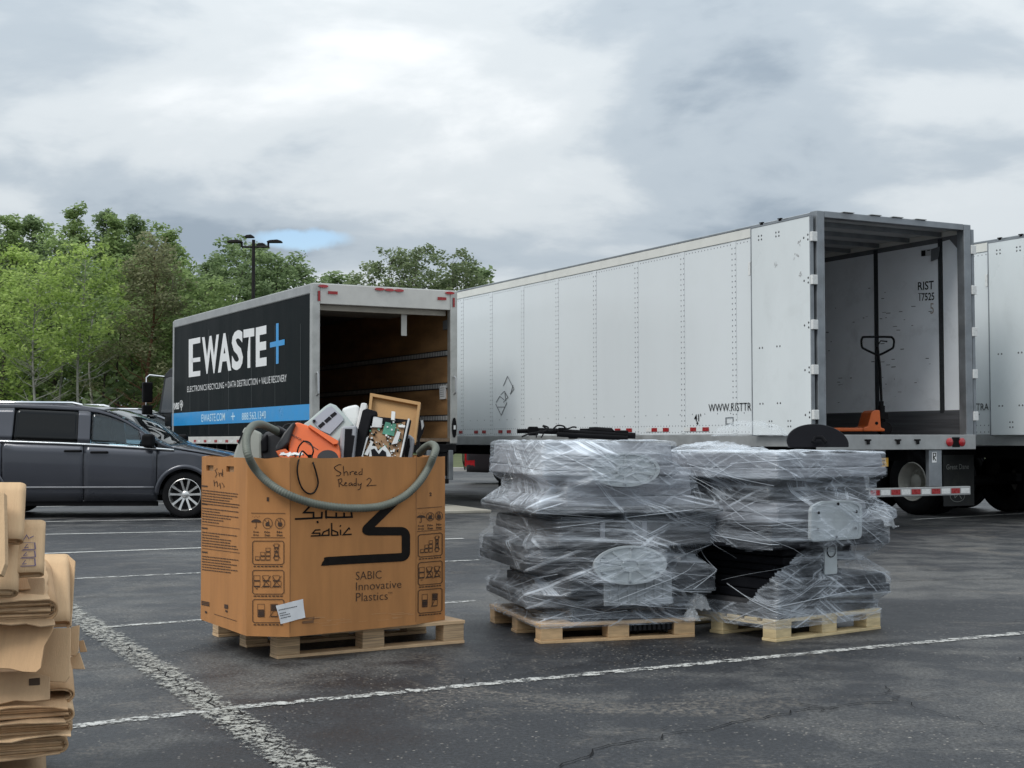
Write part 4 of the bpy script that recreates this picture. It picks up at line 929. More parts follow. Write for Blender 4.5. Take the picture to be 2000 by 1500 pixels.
pal1 = pallet('wooden block pallet under the left stack of wrapped screens', (.1569, 7.9622), .2953, .957, 1.027, wood_b, wood_b, 'sheet', H=.112)
pal2 = pallet('pale worn wooden pallet under the right stack of wrapped screens', (1.505, 8.0125), .6428, .934, .95, wood_c, wood_c, 'boards', H=.125)

# ================================================================== the big cardboard box
card_m = mat('box_cardboard', (.43, .20, .074), .78, var=.14, vscale=1.6, bump=.06, bscale=90, stretch=(6, 6, 1), spec=.25, dirt=.12, dirtcol=(.27, .13, .05))
card_in = mat('box_cardboard_inside', (.36, .22, .115), .85, var=.12, vscale=2)
ink = mat('box_ink', (.012, .010, .009), .55, var=.2, vscale=20); ink_b = mat('box_ink_brown', (.045, .022, .012), .7, var=.3, vscale=30)
ZB, ZT = .1315, 1.066
FP = [Vector(q) for q in ((-1.789, 8.042), (-1.398, 7.366), (-1.166, 7.325), (-.538, 7.805), (-.386, 8.025), (-.80, 8.69), (-1.02, 8.80), (-1.63, 8.36))]
ctr = sum(FP, Vector((0, 0))) / len(FP)
gb = thing('cardboard_box', 'huge open brown cardboard box with black print, heaped with scrapped electronics', 'box', (ctr.x, ctr.y, ZB))
OFF = Vector((ctr.x, ctr.y, ZB))
def wall(i, j, nm, holes=None, top0=ZT, top1=ZT):
    A, B = FP[i], FP[j]; d = (B - A).normalized(); nn = Vector((d.y, -d.x)); th = .013; L = (B - A).length
    # slight bulge of the filled box
    nx, nz = 12, 10; rows0 = []; rows1 = []
    for k in range(nz + 1):
        z = k / nz; r0 = []; r1 = []
        for q in range(nx + 1):
            s = q / nx; bul = 0 if holes else .006 * math.sin(math.pi * s) * math.sin(math.pi * min(1, z * 1.1))
            p = A + d * L * s + nn * bul; zz = ZB + (top0 + (top1 - top0) * s - ZB) * z
            if z == 1: zz += .004 * math.sin(s * 9 + i)
            r0.append(Vector((p.x, p.y, zz)) - OFF); q_ = p - nn * th; r1.append(Vector((q_.x, q_.y, zz)) - OFF)
        rows0.append(r0); rows1.append(r1)
    b = MB(); b.grid(rows0); n0 = len(b.v); b.grid(rows1); w_ = nx + 1; top = nz * w_
    for q in range(nx): b.f.append((top + q, top + q + 1, n0 + top + q + 1, n0 + top + q))
    for k in range(nz): b.f.append((k * w_, (k + 1) * w_, n0 + (k + 1) * w_, n0 + k * w_)); b.f.append((k * w_ + nx, (k + 1) * w_ + nx, n0 + (k + 1) * w_ + nx, n0 + k * w_ + nx))
    return b.build(nm, card_m, gb, smooth=True)
def facefn(i, j):
    A, B = FP[i], FP[j]; d = (B - A).normalized(); nn = Vector((d.y, -d.x)); L = (B - A).length
    def F(px, py, off):
        r = ray(px, py); t = (A - Vector((0, 0))).dot(nn) / Vector((r.x, r.y)).dot(nn)
        p = CAM + r * t; s = (Vector((p.x, p.y)) - A).dot(d) / L; z = (p.z - ZB) / (ZT - ZB)
        bul = .006 * math.sin(math.pi * min(1, max(0, s))) * math.sin(math.pi * min(1, max(0, z) * 1.1)) if (i, j) != (0, 1) else 0
        return Vector((p.x + nn.x * (bul + off), p.y + nn.y * (bul + off), p.z)) - OFF
    return F
# left end panel with two real hand holes
A, B = FP[0], FP[1]; d = (B - A).normalized(); nn = Vector((d.y, -d.x)); L = (B - A).length
F0, F1, F2_, F3 = facefn(0, 1), facefn(1, 2), facefn(2, 3), facefn(3, 4)
def s_of(px, py): v = F0(px, py, 0) + OFF; return (Vector((v.x, v.y)) - A).dot(d), v.z
h1, h2 = (s_of(403, 919), s_of(417, 909)), (s_of(442, 923), s_of(457, 912))
za, zb = h1[0][1], h1[1][1]; cols = [0, h1[0][0], h1[1][0], h2[0][0], h2[1][0], L]
def Pw(u, v, dd): p = A + d * u - nn * dd; return Vector((p.x, p.y, v)) - OFF
b = MB(); rect = lambda u0, u1, v0, v1, d0=0., d1=.013: b.prism([(u0, v0), (u1, v0), (u1, v1), (u0, v1)], Pw, d0, d1)
rect(0, L, ZB, za); rect(0, L, zb, ZT)
for u0, u1 in ((cols[0], cols[1]), (cols[2], cols[3]), (cols[4], cols[5])): rect(u0, u1, za, zb)
b.build('end_panel', card_m, gb)
b = MB(); rect = lambda u0, u1, v0, v1, d0, d1: b.prism([(u0, v0), (u1, v0), (u1, v1), (u0, v1)], Pw, d0, d1)
rect(.02, L - .02, za - .04, ZT - .02, .0185, .024); b.build('inner_ply', card_in, gb)
wall(1, 2, 'corner_panel'); wall(2, 3, 'front_panel'); wall(3, 4, 'corner_panel'); wall(4, 5, 'end_panel'); wall(5, 6, 'corner_panel'); wall(6, 7, 'back_panel'); wall(7, 0, 'corner_panel')
b = MB(); b.prism([(p.x - ctr.x, p.y - ctr.y) for p in [ctr + (q - ctr) * .985 for q in FP]], lambda u, v, e: (u, v, e), .0, .01); b.build('bottom_flap', card_in, gb)
DENSE[0] = 5.
# printing -------------------------------------------------------------
def zz(x, y, s, ox, oy): return (ox + x / s, oy + y / s)
Z1 = lambda x, y: zz(x, y, 6.523, 480, 880); Z6 = lambda x, y: zz(x, y, 3.572, 380, 880); Z4 = lambda x, y: zz(x, y, 6.524, 470, 1020); Z3 = lambda x, y: zz(x, y, 7.896, 640, 1050); Z2 = lambda x, y: zz(x, y, 4.167, 380, 880)
def pr(nm, polys, F, m=ink, off=.003): return poly_obj(nm, polys, F, m, gb, off)
logo = round_path([Z6(1405, 345), Z6(1178, 562), Z6(1472, 562), Z6(1472, 742), Z6(1180, 756), Z6(900, 772)], 11, 6)
lw = [16.5] * len(logo); lw[-1] = 14
pr('logo_ribbon', stroke_polys(logo, lw) + [[Z6(930, 742), Z6(905, 757), Z6(888, 778), Z6(878, 803), Z6(910, 802), Z6(932, 801)]], F2_)
arab = []
for pts in ([Z1(820, 700), Z1(735, 790), Z1(858, 790), Z1(858, 862)], [Z1(622, 872), Z1(960, 855), Z1(965, 780)], [Z1(1015, 760), Z1(1015, 848), Z1(1150, 852), Z1(1345, 846), Z1(1335, 775)], [Z1(1145, 850), Z1(1145, 790)], [Z1(1245, 850), Z1(1245, 790)], [Z1(1010, 852), Z1(1030, 856)], [Z1(905, 895), Z1(912, 925)]): arab += stroke_polys(pts, 3.6)
pr('arabic_wordmark', arab, F2_)
sab = []
for pts in ([Z1(945, 1008), Z1(880, 1012), Z1(845, 1052), Z1(935, 1050), Z1(940, 1082), Z1(822, 1088)], [Z1(1052, 990), Z1(1052, 1078), Z1(960, 1080), Z1(985, 1035), Z1(1050, 1008)], [Z1(1087, 920), Z1(1087, 1078), Z1(1165, 1076), Z1(1160, 1040), Z1(1092, 1012)], [Z1(1198, 1005), Z1(1200, 1078)], [Z1(1190, 968), Z1(1204, 950)], [Z1(1318, 1005), Z1(1305, 985), Z1(1232, 1072), Z1(1340, 1064)]): sab += stroke_polys(pts, 2.6)
pr('wordmark', sab, F2_)
for body, q in (('SABIC', ((425, 650), (822, 628), (822, 505), (425, 525))), ('Innovative', ((428, 815), (1132, 772), (1132, 655), (428, 690))), ('Plastics', ((428, 985), (920, 955), (920, 832), (428, 852))), ('TM', ((925, 873), (988, 868), (988, 835), (925, 840)))):
    text_obj(body, quadmap(F2_, *[Z3(*c) for c in q]), ink_b, gb, bold=-.008, off=.0022)
def rrect(x0, y0, x1, y1, sk=0., r=3.): # slightly skewed rounded frame in photo px
    pts = [(x0 + r, y0), (x1 - r, y0), (x1, y0 + r), (x1, y1 - r), (x1 - r, y1), (x0 + r, y1), (x0, y1 - r), (x0, y0 + r)]
    return [(x, y + (x - x0) * sk) for x, y in pts]
def boxes(cells, w=.7):
    o = []
    for (x0, y0, x1, y1) in cells: o += stroke_polys([(x0, y0), (x1, y0), (x1, y1), (x0, y1)], w, True)
    return o
def panel(F, X, sk, w, ys, mirror=False):
    """three framed stacking pictograms; X maps 0..1 across the frame, ys lists top/bottom of each"""
    x = lambda f: X[0] + (X[1] - X[0]) * f
    for k, (y0, y1) in enumerate(ys):
        H_ = y1 - y0; Y = lambda f: y0 + H_ * f; o = []
        S_ = lambda pts: [(a, c + (a - X[0]) * sk) for a, c in pts]
        o += stroke_polys(rrect(X[0], y0, X[1], y1, sk), 1.3, True)
        cell = lambda a, c, e, g: stroke_polys(S_([(x(a), Y(c)), (x(e), Y(c)), (x(e), Y(g)), (x(a), Y(g))]), .75, True)
        bar = lambda a, c, e, g: [S_([(x(a), Y(c)), (x(e), Y(c)), (x(e), Y(g)), (x(a), Y(g))])]
        ln = lambda *p: stroke_polys(S_([(x(a), Y(c)) for a, c in p]), 1.1)
        if k == 0:
            for q, n_ in enumerate((1, 2, 3)):
                for r_ in range(n_): o += cell(.09 + .17 * q, .66 - .18 * r_, .23 + .17 * q, .80 - .18 * r_) + bar(.09 + .17 * q, .80 - .18 * r_, .23 + .17 * q, .83 - .18 * r_)
            for r_ in range(4): o += cell(.70, .66 - .18 * r_, .83, .80 - .18 * r_) + bar(.70, .80 - .18 * r_, .83, .83 - .18 * r_)
            o += ln((.66, .15), (.88, .75)) + ln((.87, .15), (.66, .75))
        elif k == 1:
            for q in (0.04, .33, .66):
                for r_ in (0, 1): o += cell(q + (.05 * r_ if q > .1 else 0), .22 + .24 * r_, q + .20 + (.05 * r_ if q > .1 else 0), .42 + .24 * r_) + bar(q, .42 + .24 * r_, q + .2, .47 + .24 * r_)
                if q > .1: o += ln((q - .04, .74), (q + .26, .24)) + ln((q - .02, .26), (q + .26, .74))
            o += bar(.1, .76, .17, .79)
        else:
            for q, sh in ((.16, 1), (.58, 0)):
                for r_ in (0, 1):
                    o += cell(q, .2 + .28 * r_, q + .22, .44 + .28 * r_)
                    if r_ == sh: o += bar(q + .015, .22 + .28 * r_, q + .205, .42 + .28 * r_)
                    o += bar(q, .44 + .28 * r_, q + .22, .475 + .28 * r_)
            o += ln((.54, .76), (.8, .24))
        tag(pr('pictogram', o, F, ink_b), kind='stuff')
        tag(pr('caption', [S_([(x(.03 + .12 * q), y1 + 3), (x(.03 + .12 * q + random.uniform(.07, .11)), y1 + 3), (x(.03 + .12 * q + .09), y1 + 5), (x(.03 + .12 * q), y1 + 5)]) for q in range(8)], F, ink_b), kind='stuff')
panel(F1, (494, 555), .0, 1, ((1056.5, 1102), (1113.5, 1160), (1170.5, 1216)))
panel(F3, (816, 862.5), -.085, 1, ((1044.5, 1088), (1099, 1143), (1152.5, 1198)))
def pict_row(F, cx, cy, r, cap, sk=0., fy=1.):
    o = []
    # umbrella
    x, y = cx[0], cy[0]; o += [[(x + r * math.cos(a), y - 1 - r * .62 * math.sin(a)) for a in np.linspace(0, math.pi, 9)]] + stroke_polys([(x, y - 1), (x, y + r * .95), (x - 2, y + r * .95 + 1), (x - 3, y + r * .95 - 1)], 1.0)
    for k in range(5): o += stroke_polys([(x - r + 4 + k * 3.2, y - r * 1.35 + (k % 2) * 2), (x - r + 3 + k * 3.2, y - r * 1.2 + (k % 2) * 2)], .8)
    for k in (1, 2):
        x, y = cx[k], cy[k]; o += stroke_polys([(x + r * .92 * math.cos(a), y + r * 1.02 * math.sin(a)) for a in np.linspace(0, 2 * math.pi, 20, endpoint=False)], 1.0, True)
        if k == 1: o += [[(x - 4, y), (x + 2, y - 4), (x + 4, y + 5), (x - 4, y + 5)]] + stroke_polys([(x - r * .6, y - r * .7), (x + r * .7, y + r * .7)], .9) + stroke_polys([(x + 1, y - 7), (x + 4, y)], .9)
        else: o += [[(x - 4.5, y + 1), (x - 2, y - 4), (x, y + 0), (x + 2, y - 4), (x + 4.5, y + 2), (x + 3, y + 6), (x - 3, y + 6)]] + stroke_polys([(x - 5, y - 6), (x + 1, y)], .9) + stroke_polys([(x, y - 9), (x + 1, y - 3)], 1.0)
    tag(pr('pictogram', o, F, ink_b), kind='stuff')
    for (body, x, y) in cap: text_obj(body, quadmap(F, (x - 5.5, y + 2.2), (x + 5.5, y + 2.2 + sk * 11), (x + 5.5, y - 2.2 + sk * 11), (x - 5.5, y - 2.2)), ink_b, gb, bold=.03, off=.0022, res=1)
pict_row(F1, (501, 523.5, 547.5), (1021, 1022, 1022), 10, (('Keep', 501, 1039), ('Dry', 501, 1045), ('No', 523, 1039), ('Stab', 523, 1045), ('No', 547, 1039), ('Heat', 547, 1045)))
pict_row(F3, (821.5, 838.5, 856), (1012, 1009, 1007.5), 8, (('Keep', 821.5, 1027.5), ('Dry', 821.5, 1033.5), ('No', 838.5, 1026), ('Stab', 838.5, 1032), ('No', 856, 1024.5), ('Heat', 856, 1030.5)), sk=-.06)
pr('rule', stroke_polys([(491, 1002), (558, 1002.5)], 1.0) + stroke_polys([(491, 1049.5), (557, 1050)], 1.0), F1, ink_b)
pr('rule', stroke_polys([(814, 993), (862, 989.5)], .9) + stroke_polys([(814, 1038), (862, 1034)], .9), F3, ink_b)
text_obj('1', quadmap(F1, (521.5, 979), (526, 979), (526, 971), (521.5, 971)), ink_b, gb, bold=.04, off=.0022); text_obj('2', quadmap(F3, (837.5, 969), (842, 968.7), (842, 961.5), (837.5, 961.8)), ink_b, gb, bold=.04, off=.0022)
# side text block: headings, lines of small type too fine to read
o = []
for y0, n_ in ((952, 6), (987, 6), (1034, 6), (1081, 6)):
    o += [[(395, y0 - 4.5), (406, y0 - 3.5), (406, y0 - .8), (395, y0 - 1.8)]]
    for k in range(n_):
        y = y0 + 3 + k * 5.2; xe = random.choice((468, 466, 455, 440)) if k % 2 == 0 else random.choice((466, 430, 452)); x = 395.5; y += 1.2
        while x < xe - 3:
            w_ = random.uniform(2, 6); w_ = min(w_, xe - x); s = .115
            o.append([(x, y + (x - 395) * s), (x + w_, y + (x + w_ - 395) * s), (x + w_, y + (x + w_ - 395) * s + 1.7), (x, y + (x - 395) * s + 1.7)]); x += w_ + random.uniform(.6, 1.1)
for y in (977, 1023.5, 1070.5): o += stroke_polys([(395.5, y), (469, y + 9.5)], .9)
o += stroke_polys([(419, 1199), (463, 1213)], .9)
for k in range(3): o.append([(394, 1173 + k * 3), (409.5, 1176 + k * 3), (409.5, 1178 + k * 3), (394, 1175 + k * 3)])
o += [[(439, 1180), (446, 1181), (446, 1189), (439, 1188)], [(401, 1193), (405, 1194), (405, 1198), (401, 1197)], [(441, 1191), (445, 1192), (445, 1196), (441, 1195)]]
tag(pr('small_print', o, F0, ink_b), kind='stuff')
_sp = pr('small_print', [[(590, 1207), (610, 1205), (610, 1206.5), (590, 1208.5)], [(590, 1213), (612, 1211), (612, 1216), (590, 1218)]] + stroke_polys([(590, 1209.5), (624, 1207)], 1.0) + stroke_polys([(612, 1204), (612, 1211)], 2.4), F2_, mat('box_ink_faint', (.17, .085, .04), .8)); tag(_sp, kind='stuff')
pen = mat('marker_pen', (.018, .016, .02), .6)
hw_ = []
S1 = [Z1(1215, 182), Z1(1180, 178), Z1(1120, 215), Z1(1150, 250), Z1(1215, 285), Z1(1190, 322), Z1(1150, 320)]
hw_ += stroke_polys(round_path(S1, 3), 1.5)
for pts in ([(1240, 195), (1250, 320)], [(1250, 290), (1275, 262), (1295, 275), (1300, 318)], [(1325, 268), (1330, 312)], [(1330, 285), (1350, 262), (1375, 268)], [(1380, 292), (1415, 278), (1395, 262), (1375, 300), (1420, 305)], [(1465, 268), (1435, 280), (1440, 308), (1475, 300)], [(1480, 225), (1478, 310)],
            [(1180, 370), (1188, 465)], [(1165, 375), (1215, 352), (1225, 395), (1190, 415), (1245, 450)], [(1250, 430), (1285, 415), (1265, 400), (1250, 445), (1290, 448)], [(1345, 410), (1310, 415), (1310, 448), (1340, 440), (1350, 412), (1355, 450)], [(1400, 415), (1370, 420), (1372, 450), (1400, 440)], [(1405, 350), (1402, 452)], [(1425, 415), (1430, 445), (1460, 430)], [(1470, 410), (1455, 490), (1420, 500)],
            [(1535, 375), (1570, 345), (1600, 375), (1560, 430), (1530, 455), (1580, 445), (1660, 440)]): hw_ += stroke_polys(round_path([Z1(*p) for p in pts], 2.5, 3), 1.25)
tag(pr('handwriting', hw_, F2_, pen), kind='stuff')
hw_ = []
for pts in ([(190, 145), (170, 160), (185, 190), (172, 218)], [(200, 175), (205, 210)], [(205, 190), (220, 180), (222, 205), (235, 175)], [(230, 150), (232, 212)], [(160, 240), (165, 290)], [(165, 265), (185, 250), (190, 295)], [(200, 285), (210, 265), (215, 310)], [(225, 260), (245, 290), (235, 300)]): hw_ += stroke_polys([Z2(*p) for p in pts], .9)
tag(pr('handwriting', hw_, F0, pen), kind='stuff')
# paper sheet taped at the lower left of the front
b = MB(); lab = [Z4(440, 1062), Z4(782, 975), Z4(812, 1212), Z4(502, 1296)]; rows = []
for i in range(5):
    rows.append([]);
    for j in range(7):
        s, t_ = j / 6, i / 4; x = (1 - s) * ((1 - t_) * lab[0][0] + t_ * lab[3][0]) + s * ((1 - t_) * lab[1][0] + t_ * lab[2][0]); y = (1 - s) * ((1 - t_) * lab[0][1] + t_ * lab[3][1]) + s * ((1 - t_) * lab[1][1] + t_ * lab[2][1])
        rows[-1].append(F2_(x, y, .006 + .004 * abs(math.sin(s * 5 + t_ * 3))))
b.grid(rows); pl = b.build('paper_label', mat('label_paper', (.74, .75, .77), .7, var=.03), gb, smooth='all', fix=False)
for y, x1 in ((0, .62), (.22, .22), (.36, .34), (.52, .3)):
    o = []; x = .08
    while x < x1 + .06: o.append([(lab[0][0] + 60 * (x) + y * 8, lab[0][1] + 9 - 13 * x + 30 * y), (lab[0][0] + 60 * (x + .045) + y * 8, lab[0][1] + 9 - 13 * (x + .045) + 30 * y), (lab[0][0] + 60 * (x + .045) + y * 8, lab[0][1] + 10.6 - 13 * (x + .045) + 30 * y), (lab[0][0] + 60 * x + y * 8, lab[0][1] + 10.6 - 13 * x + 30 * y)]); x += .055
    poly_obj('label_type', o, F2_, grey_print, pl, .0115)

sc_o = []
for _ in range(16):
    x = random.uniform(600, 800); y = 1233 - (x - 560) * .075 - random.uniform(6, 22); L_ = random.uniform(8, 40); sc_o += stroke_polys([(x, y), (x + L_ * .5, y - L_ * .04 + random.uniform(-1, 1)), (x + L_, y - L_ * .08)], random.uniform(.4, 1.1))
tag(pr('scuff', sc_o, F2_, mat('cardboard_scuff', (.50, .29, .14), .85), off=.0018), kind='stuff')
cr_o = stroke_polys([(566, 900), (567, 1060), (566.5, 1236)], 1.0) + stroke_polys([(813, 892), (812.5, 1040), (812, 1214)], .9)
tag(pr('fold_crease', cr_o, F2_, mat('cardboard_crease', (.28, .135, .055), .85), off=.0016), kind='stuff')
DENSE[0] = 0.
# ================================================================== scrapped electronics heaped in the box
def px_prism(nm, poly, Y, depth, m, root, lean=0., bevel=.008, yaw=0., parent=None, seg=2):
    """outline seen in the photo, given its own distance, thickness and lean; root: thing whose location is subtracted"""
    O = root.location; n = len(poly); cxp = sum(p[0] for p in poly) / n; yb = max(p[1] for p in poly)
    f = []; k = []
    for x, y in poly:
        p = at(x, y, Y + (yb - y) * lean * Y / FPX + (x - cxp) * yaw * Y / FPX); f.append(p - O)
    nrm = Vector((-yaw, 1, -lean)).normalized()
    k = [p + nrm * depth for p in f]
    b = MB(); b.add(f + k, [tuple(range(n)), tuple(range(2 * n - 1, n - 1, -1))] + [(i, i + n, (i + 1) % n + n, (i + 1) % n) for i in range(n)])
    return b.build(nm, m, parent or root, bevel=bevel, seg=seg)
def on_prism(nm, polys, Y, m, root, parent, lean, yaw, cxp, yb, out=.003, thick=.003):
    O = root.location; b = MB()
    for poly in polys:
        f = [at(x, y, Y + (yb - y) * lean * Y / FPX + (x - cxp) * yaw * Y / FPX) - O for x, y in poly]; nrm = Vector((-yaw, 1, -lean)).normalized(); n = len(poly)
        b.add([p - nrm * out for p in f] + [p + nrm * thick for p in f], [tuple(range(n)), tuple(range(2 * n - 1, n - 1, -1))] + [(i, i + n, (i + 1) % n + n, (i + 1) % n) for i in range(n)])
    return b.build(nm, m, parent)
def base_of(x, y, Y): p = at(x, y, Y); return (p.x, p.y, p.z)
Z5 = lambda x, y: (440 + x / 4.545, 750 + y / 4.545)
# bulk scrap filling the box below the visible layer
scrap_m = mat('mixed_scrap_plastic', (.06, .06, .065), .5, var=.6, vscale=3, col2=(.16, .16, .165)); b = MB()
for _ in range(150):
    u = random.uniform(-.45, .45); v = random.uniform(-.42, .42); p = ctr + Vector((.84, .54)) * u * .95 + Vector((-.54, .84)) * v * .8
    Mx = Matrix.Translation((p.x, p.y, random.uniform(.22, .90))) @ Matrix.Rotation(random.uniform(-.5, .5), 4, 'X') @ Matrix.Rotation(random.uniform(0, 3), 4, 'Z')
    s = [random.uniform(.03, .10), random.uniform(.04, .1), random.uniform(.02, .06)]; b.box(-s[0], s[0], -s[1], s[1], -s[2], s[2], Mx)
o = b.build('scrap_fill', scrap_m); tag(o, 'dark jumble of scrap pieces filling the box below the top items', 'scrap', kind='stuff')
def item(nm, label, cat, x, y, Y): return thing(nm, label, cat, base_of(x, y, Y), group=None)
# wooden tray
t = item('wooden_tray', 'tan wooden cabinet back with raised rim leaning at the top of the heap', 'board', 770, 860, 8.22)
wd = mat('tray_fibreboard', (.42, .235, .085), .6, var=.2, vscale=3, bump=.1, bscale=40, dirt=.3, dirtcol=(.2, .11, .05))
tp = [(724, 771), (822, 789), (812, 868), (714, 868)]
px_prism('panel', tp, 8.22, .012, wd, t, lean=.35, bevel=.002)
rim = mat('tray_rim_wood', (.40, .225, .08), .5, var=.15, vscale=5)
on_prism('rim', [[(724, 771), (822, 789), (821, 795), (725, 777)], [(822, 789), (812, 868), (807, 868), (817, 790)], [(724, 771), (729, 776), (719, 868), (714, 868)]], 8.22, rim, t, t, .35, 0, 768, 868, out=.03, thick=0.)
# printed-circuit unit
t = item('disc_player_chassis', 'opened black player chassis showing circuit boards and metal brackets', 'electronics', 745, 892, 7.82)
blk = mat('case_black', (.013, .013, .015), .5, spec=.25, var=.25, vscale=5, dirt=.2, dirtcol=(.07, .07, .07))
px_prism('case_side', [(708, 800), (716, 797), (737, 803), (735, 812), (726, 814), (702, 905), (682, 905)], 7.80, .06, blk, t, lean=.3)
px_prism('case_back', [(724, 812), (803, 820), (785, 905), (702, 905)], 7.84, .03, blk, t, lean=.3, bevel=.003)
tan = mat('board_tan', (.30, .17, .08), .6, var=.3, vscale=18); grn = mat('board_green', (.05, .22, .15), .5, var=.3, vscale=30); sil = mat('bracket_silver', (.55, .55, .54), .35, metal=.6, var=.15, vscale=9); wht = mat('bright_plastic', (.68, .69, .68), .5, var=.08)
L_ = dict(lean=.3, yaw=0., cxp=753.5, yb=905)
op = lambda nm, polys, m, out, th=0.: on_prism(nm, polys, 7.84, m, t, t, out=out, thick=th, **L_)
op('circuit_board', [[Z5(1300, 400), Z5(1600, 340), Z5(1545, 690), Z5(1215, 690), Z5(1240, 560)]], tan, .012)
op('circuit_board', [[Z5(1425, 345), Z5(1520, 365), Z5(1500, 470), Z5(1395, 450)]], grn, .02)
op('metal_shield', [[Z5(1320, 300), Z5(1400, 320), Z5(1390, 400), Z5(1305, 395)], [Z5(1530, 430), Z5(1560, 440), Z5(1530, 540), Z5(1480, 550)], [Z5(1625, 320), Z5(1640, 322), Z5(1560, 690), Z5(1545, 690)], [Z5(1255, 490), Z5(1275, 480), Z5(1215, 690), Z5(1190, 690)]], sil, .03)
op('laser_carriage', [[Z5(1300, 600), Z5(1330, 590), Z5(1370, 640), Z5(1400, 600), Z5(1430, 620), Z5(1440, 680), Z5(1310, 680)]], blk, .041)
op('laser_carriage', [[Z5(1290, 560), Z5(1345, 570), Z5(1360, 610), Z5(1420, 560), Z5(1450, 600), Z5(1475, 640), Z5(1470, 690), Z5(1280, 690)], [Z5(1240, 640), Z5(1300, 520), Z5(1320, 530), Z5(1270, 650)]], sil, .035)
cp = []
for _ in range(110):
    y = random.uniform(330, 680); x = random.uniform(1300 - (y - 330) * .25, 1580 - (y - 330) * .16); w_ = random.uniform(4, 17); cp.append([Z5(x, y), Z5(x + w_, y + 1), Z5(x + w_, y + w_), Z5(x, y + w_)])
for q in range(0, 50): op('chip', [cp[q]], blk, .018 + .006 * (q % 3))
for q in range(50, 80): op('chip', [cp[q]], sil, .022)
for q in range(80, 96): op('chip', [cp[q]], wht, .026)
for q in range(96, 110): op('chip', [cp[q]], grn, .024)
op('connector', [[Z5(1480, 255), Z5(1512, 260), Z5(1505, 335), Z5(1475, 330)], [Z5(1540, 375), Z5(1600, 380), Z5(1595, 400), Z5(1540, 395)]], wht, .03)
# grey and black monitor backs each side
t = item('monitor_housing', 'grey rimmed black monitor housing between orange vacuum and circuit chassis', 'electronics', 675, 892, 7.75)
gr_p = mat('housing_grey', (.30, .31, .335), .45, var=.12, vscale=4); o = px_prism('housing', [(667, 832), (697, 830), (690, 905), (663, 905), (664, 850)], 7.76, .09, gr_p, t, lean=.2, bevel=.012)
on_prism('recess', [[(674, 838), (688, 838), (687, 850), (693, 851), (686, 900), (671, 900)]], 7.76, blk, t, t, .2, 0, 676, 905, out=.004, thick=.0)
t = item('monitor_housing', 'grey moulded plastic housing at the right of the heap by the hose end', 'electronics', 800, 892, 7.95)
px_prism('frame', [(790, 850), (800, 848), (809, 856), (807, 870), (802, 905), (785, 905)], 7.95, .07, gr_p, t, lean=.15, bevel=.01); on_prism('recess', [[(793, 857), (800, 856), (801, 872), (796, 898), (790, 898)]], 7.95, blk, t, t, .15, 0, 799, 905, out=.004, thick=0)
t = item('metal_bracket', 'small black and silver bracket upright beside the wooden board', 'bracket', 824, 880, 8.1)
px_prism('plate', [(820, 822), (826, 820), (829, 832), (826, 845), (820, 858), (819, 905), (814, 905), (815, 850)], 8.1, .025, blk, t, bevel=.003); on_prism('strip', [[(822, 821), (826, 820.5), (828, 832), (824, 840)]], 8.1, sil, t, t, 0, 0, 821, 905, out=.004)
# grey air vent panel
t = item('vent_panel', 'grey green plastic vent panel with dark slots tilted over the heap', 'panel', 640, 880, 8.05)
vg = mat('vent_grey_green', (.36, .41, .40), .5, var=.07, vscale=3); vp = mat('vent_face_grey', (.27, .285, .33), .5, var=.05)
px_prism('housing', [Z5(690, 350), Z5(735, 320), Z5(880, 195), Z5(930, 163), Z5(985, 185), Z5(1060, 265), Z5(1145, 360), Z5(1120, 380), Z5(960, 560), Z5(740, 560)], 8.05, .10, vg, t, lean=.5, bevel=.012, seg=3)
on_prism('face', [[Z5(770, 335), Z5(905, 220), Z5(945, 205), Z5(1045, 300), Z5(1050, 330), Z5(930, 455), Z5(850, 420)]], 8.05, vp, t, t, .5, 0, 640, 873, out=.014)
on_prism('slot', [[Z5(825, 385), Z5(870, 345), Z5(890, 365), Z5(845, 405)], [Z5(880, 338), Z5(925, 298), Z5(948, 318), Z5(900, 358)], [Z5(932, 290), Z5(975, 258), Z5(995, 275), Z5(950, 312)]], 8.05, blk, t, t, .5, 0, 640, 873, out=.018)
on_prism('catch', [[Z5(780, 340), Z5(805, 335), Z5(800, 350), Z5(785, 352)]], 8.05, blk, t, t, .5, 0, 640, 873, out=.03)
# white shells
t = item('white_shell', 'curved white plastic shell behind the vent panel', 'plastic part', 685, 850, 8.2)
px_prism('shell', [Z5(1025, 215), Z5(1090, 190), Z5(1175, 172), Z5(1190, 205), Z5(1195, 300), Z5(1150, 420), Z5(1090, 360)], 8.2, .12, wht, t, lean=.3, bevel=.02, seg=3)
t = item('white_rail', 'narrow white plastic strip standing behind the black player chassis', 'plastic part', 706, 850, 8.12)
px_prism('strip', [Z5(1205, 172), Z5(1220, 165), Z5(1258, 172), Z5(1252, 215), Z5(1185, 420), Z5(1150, 420)], 8.12, .06, wht, t, lean=.2, bevel=.01)
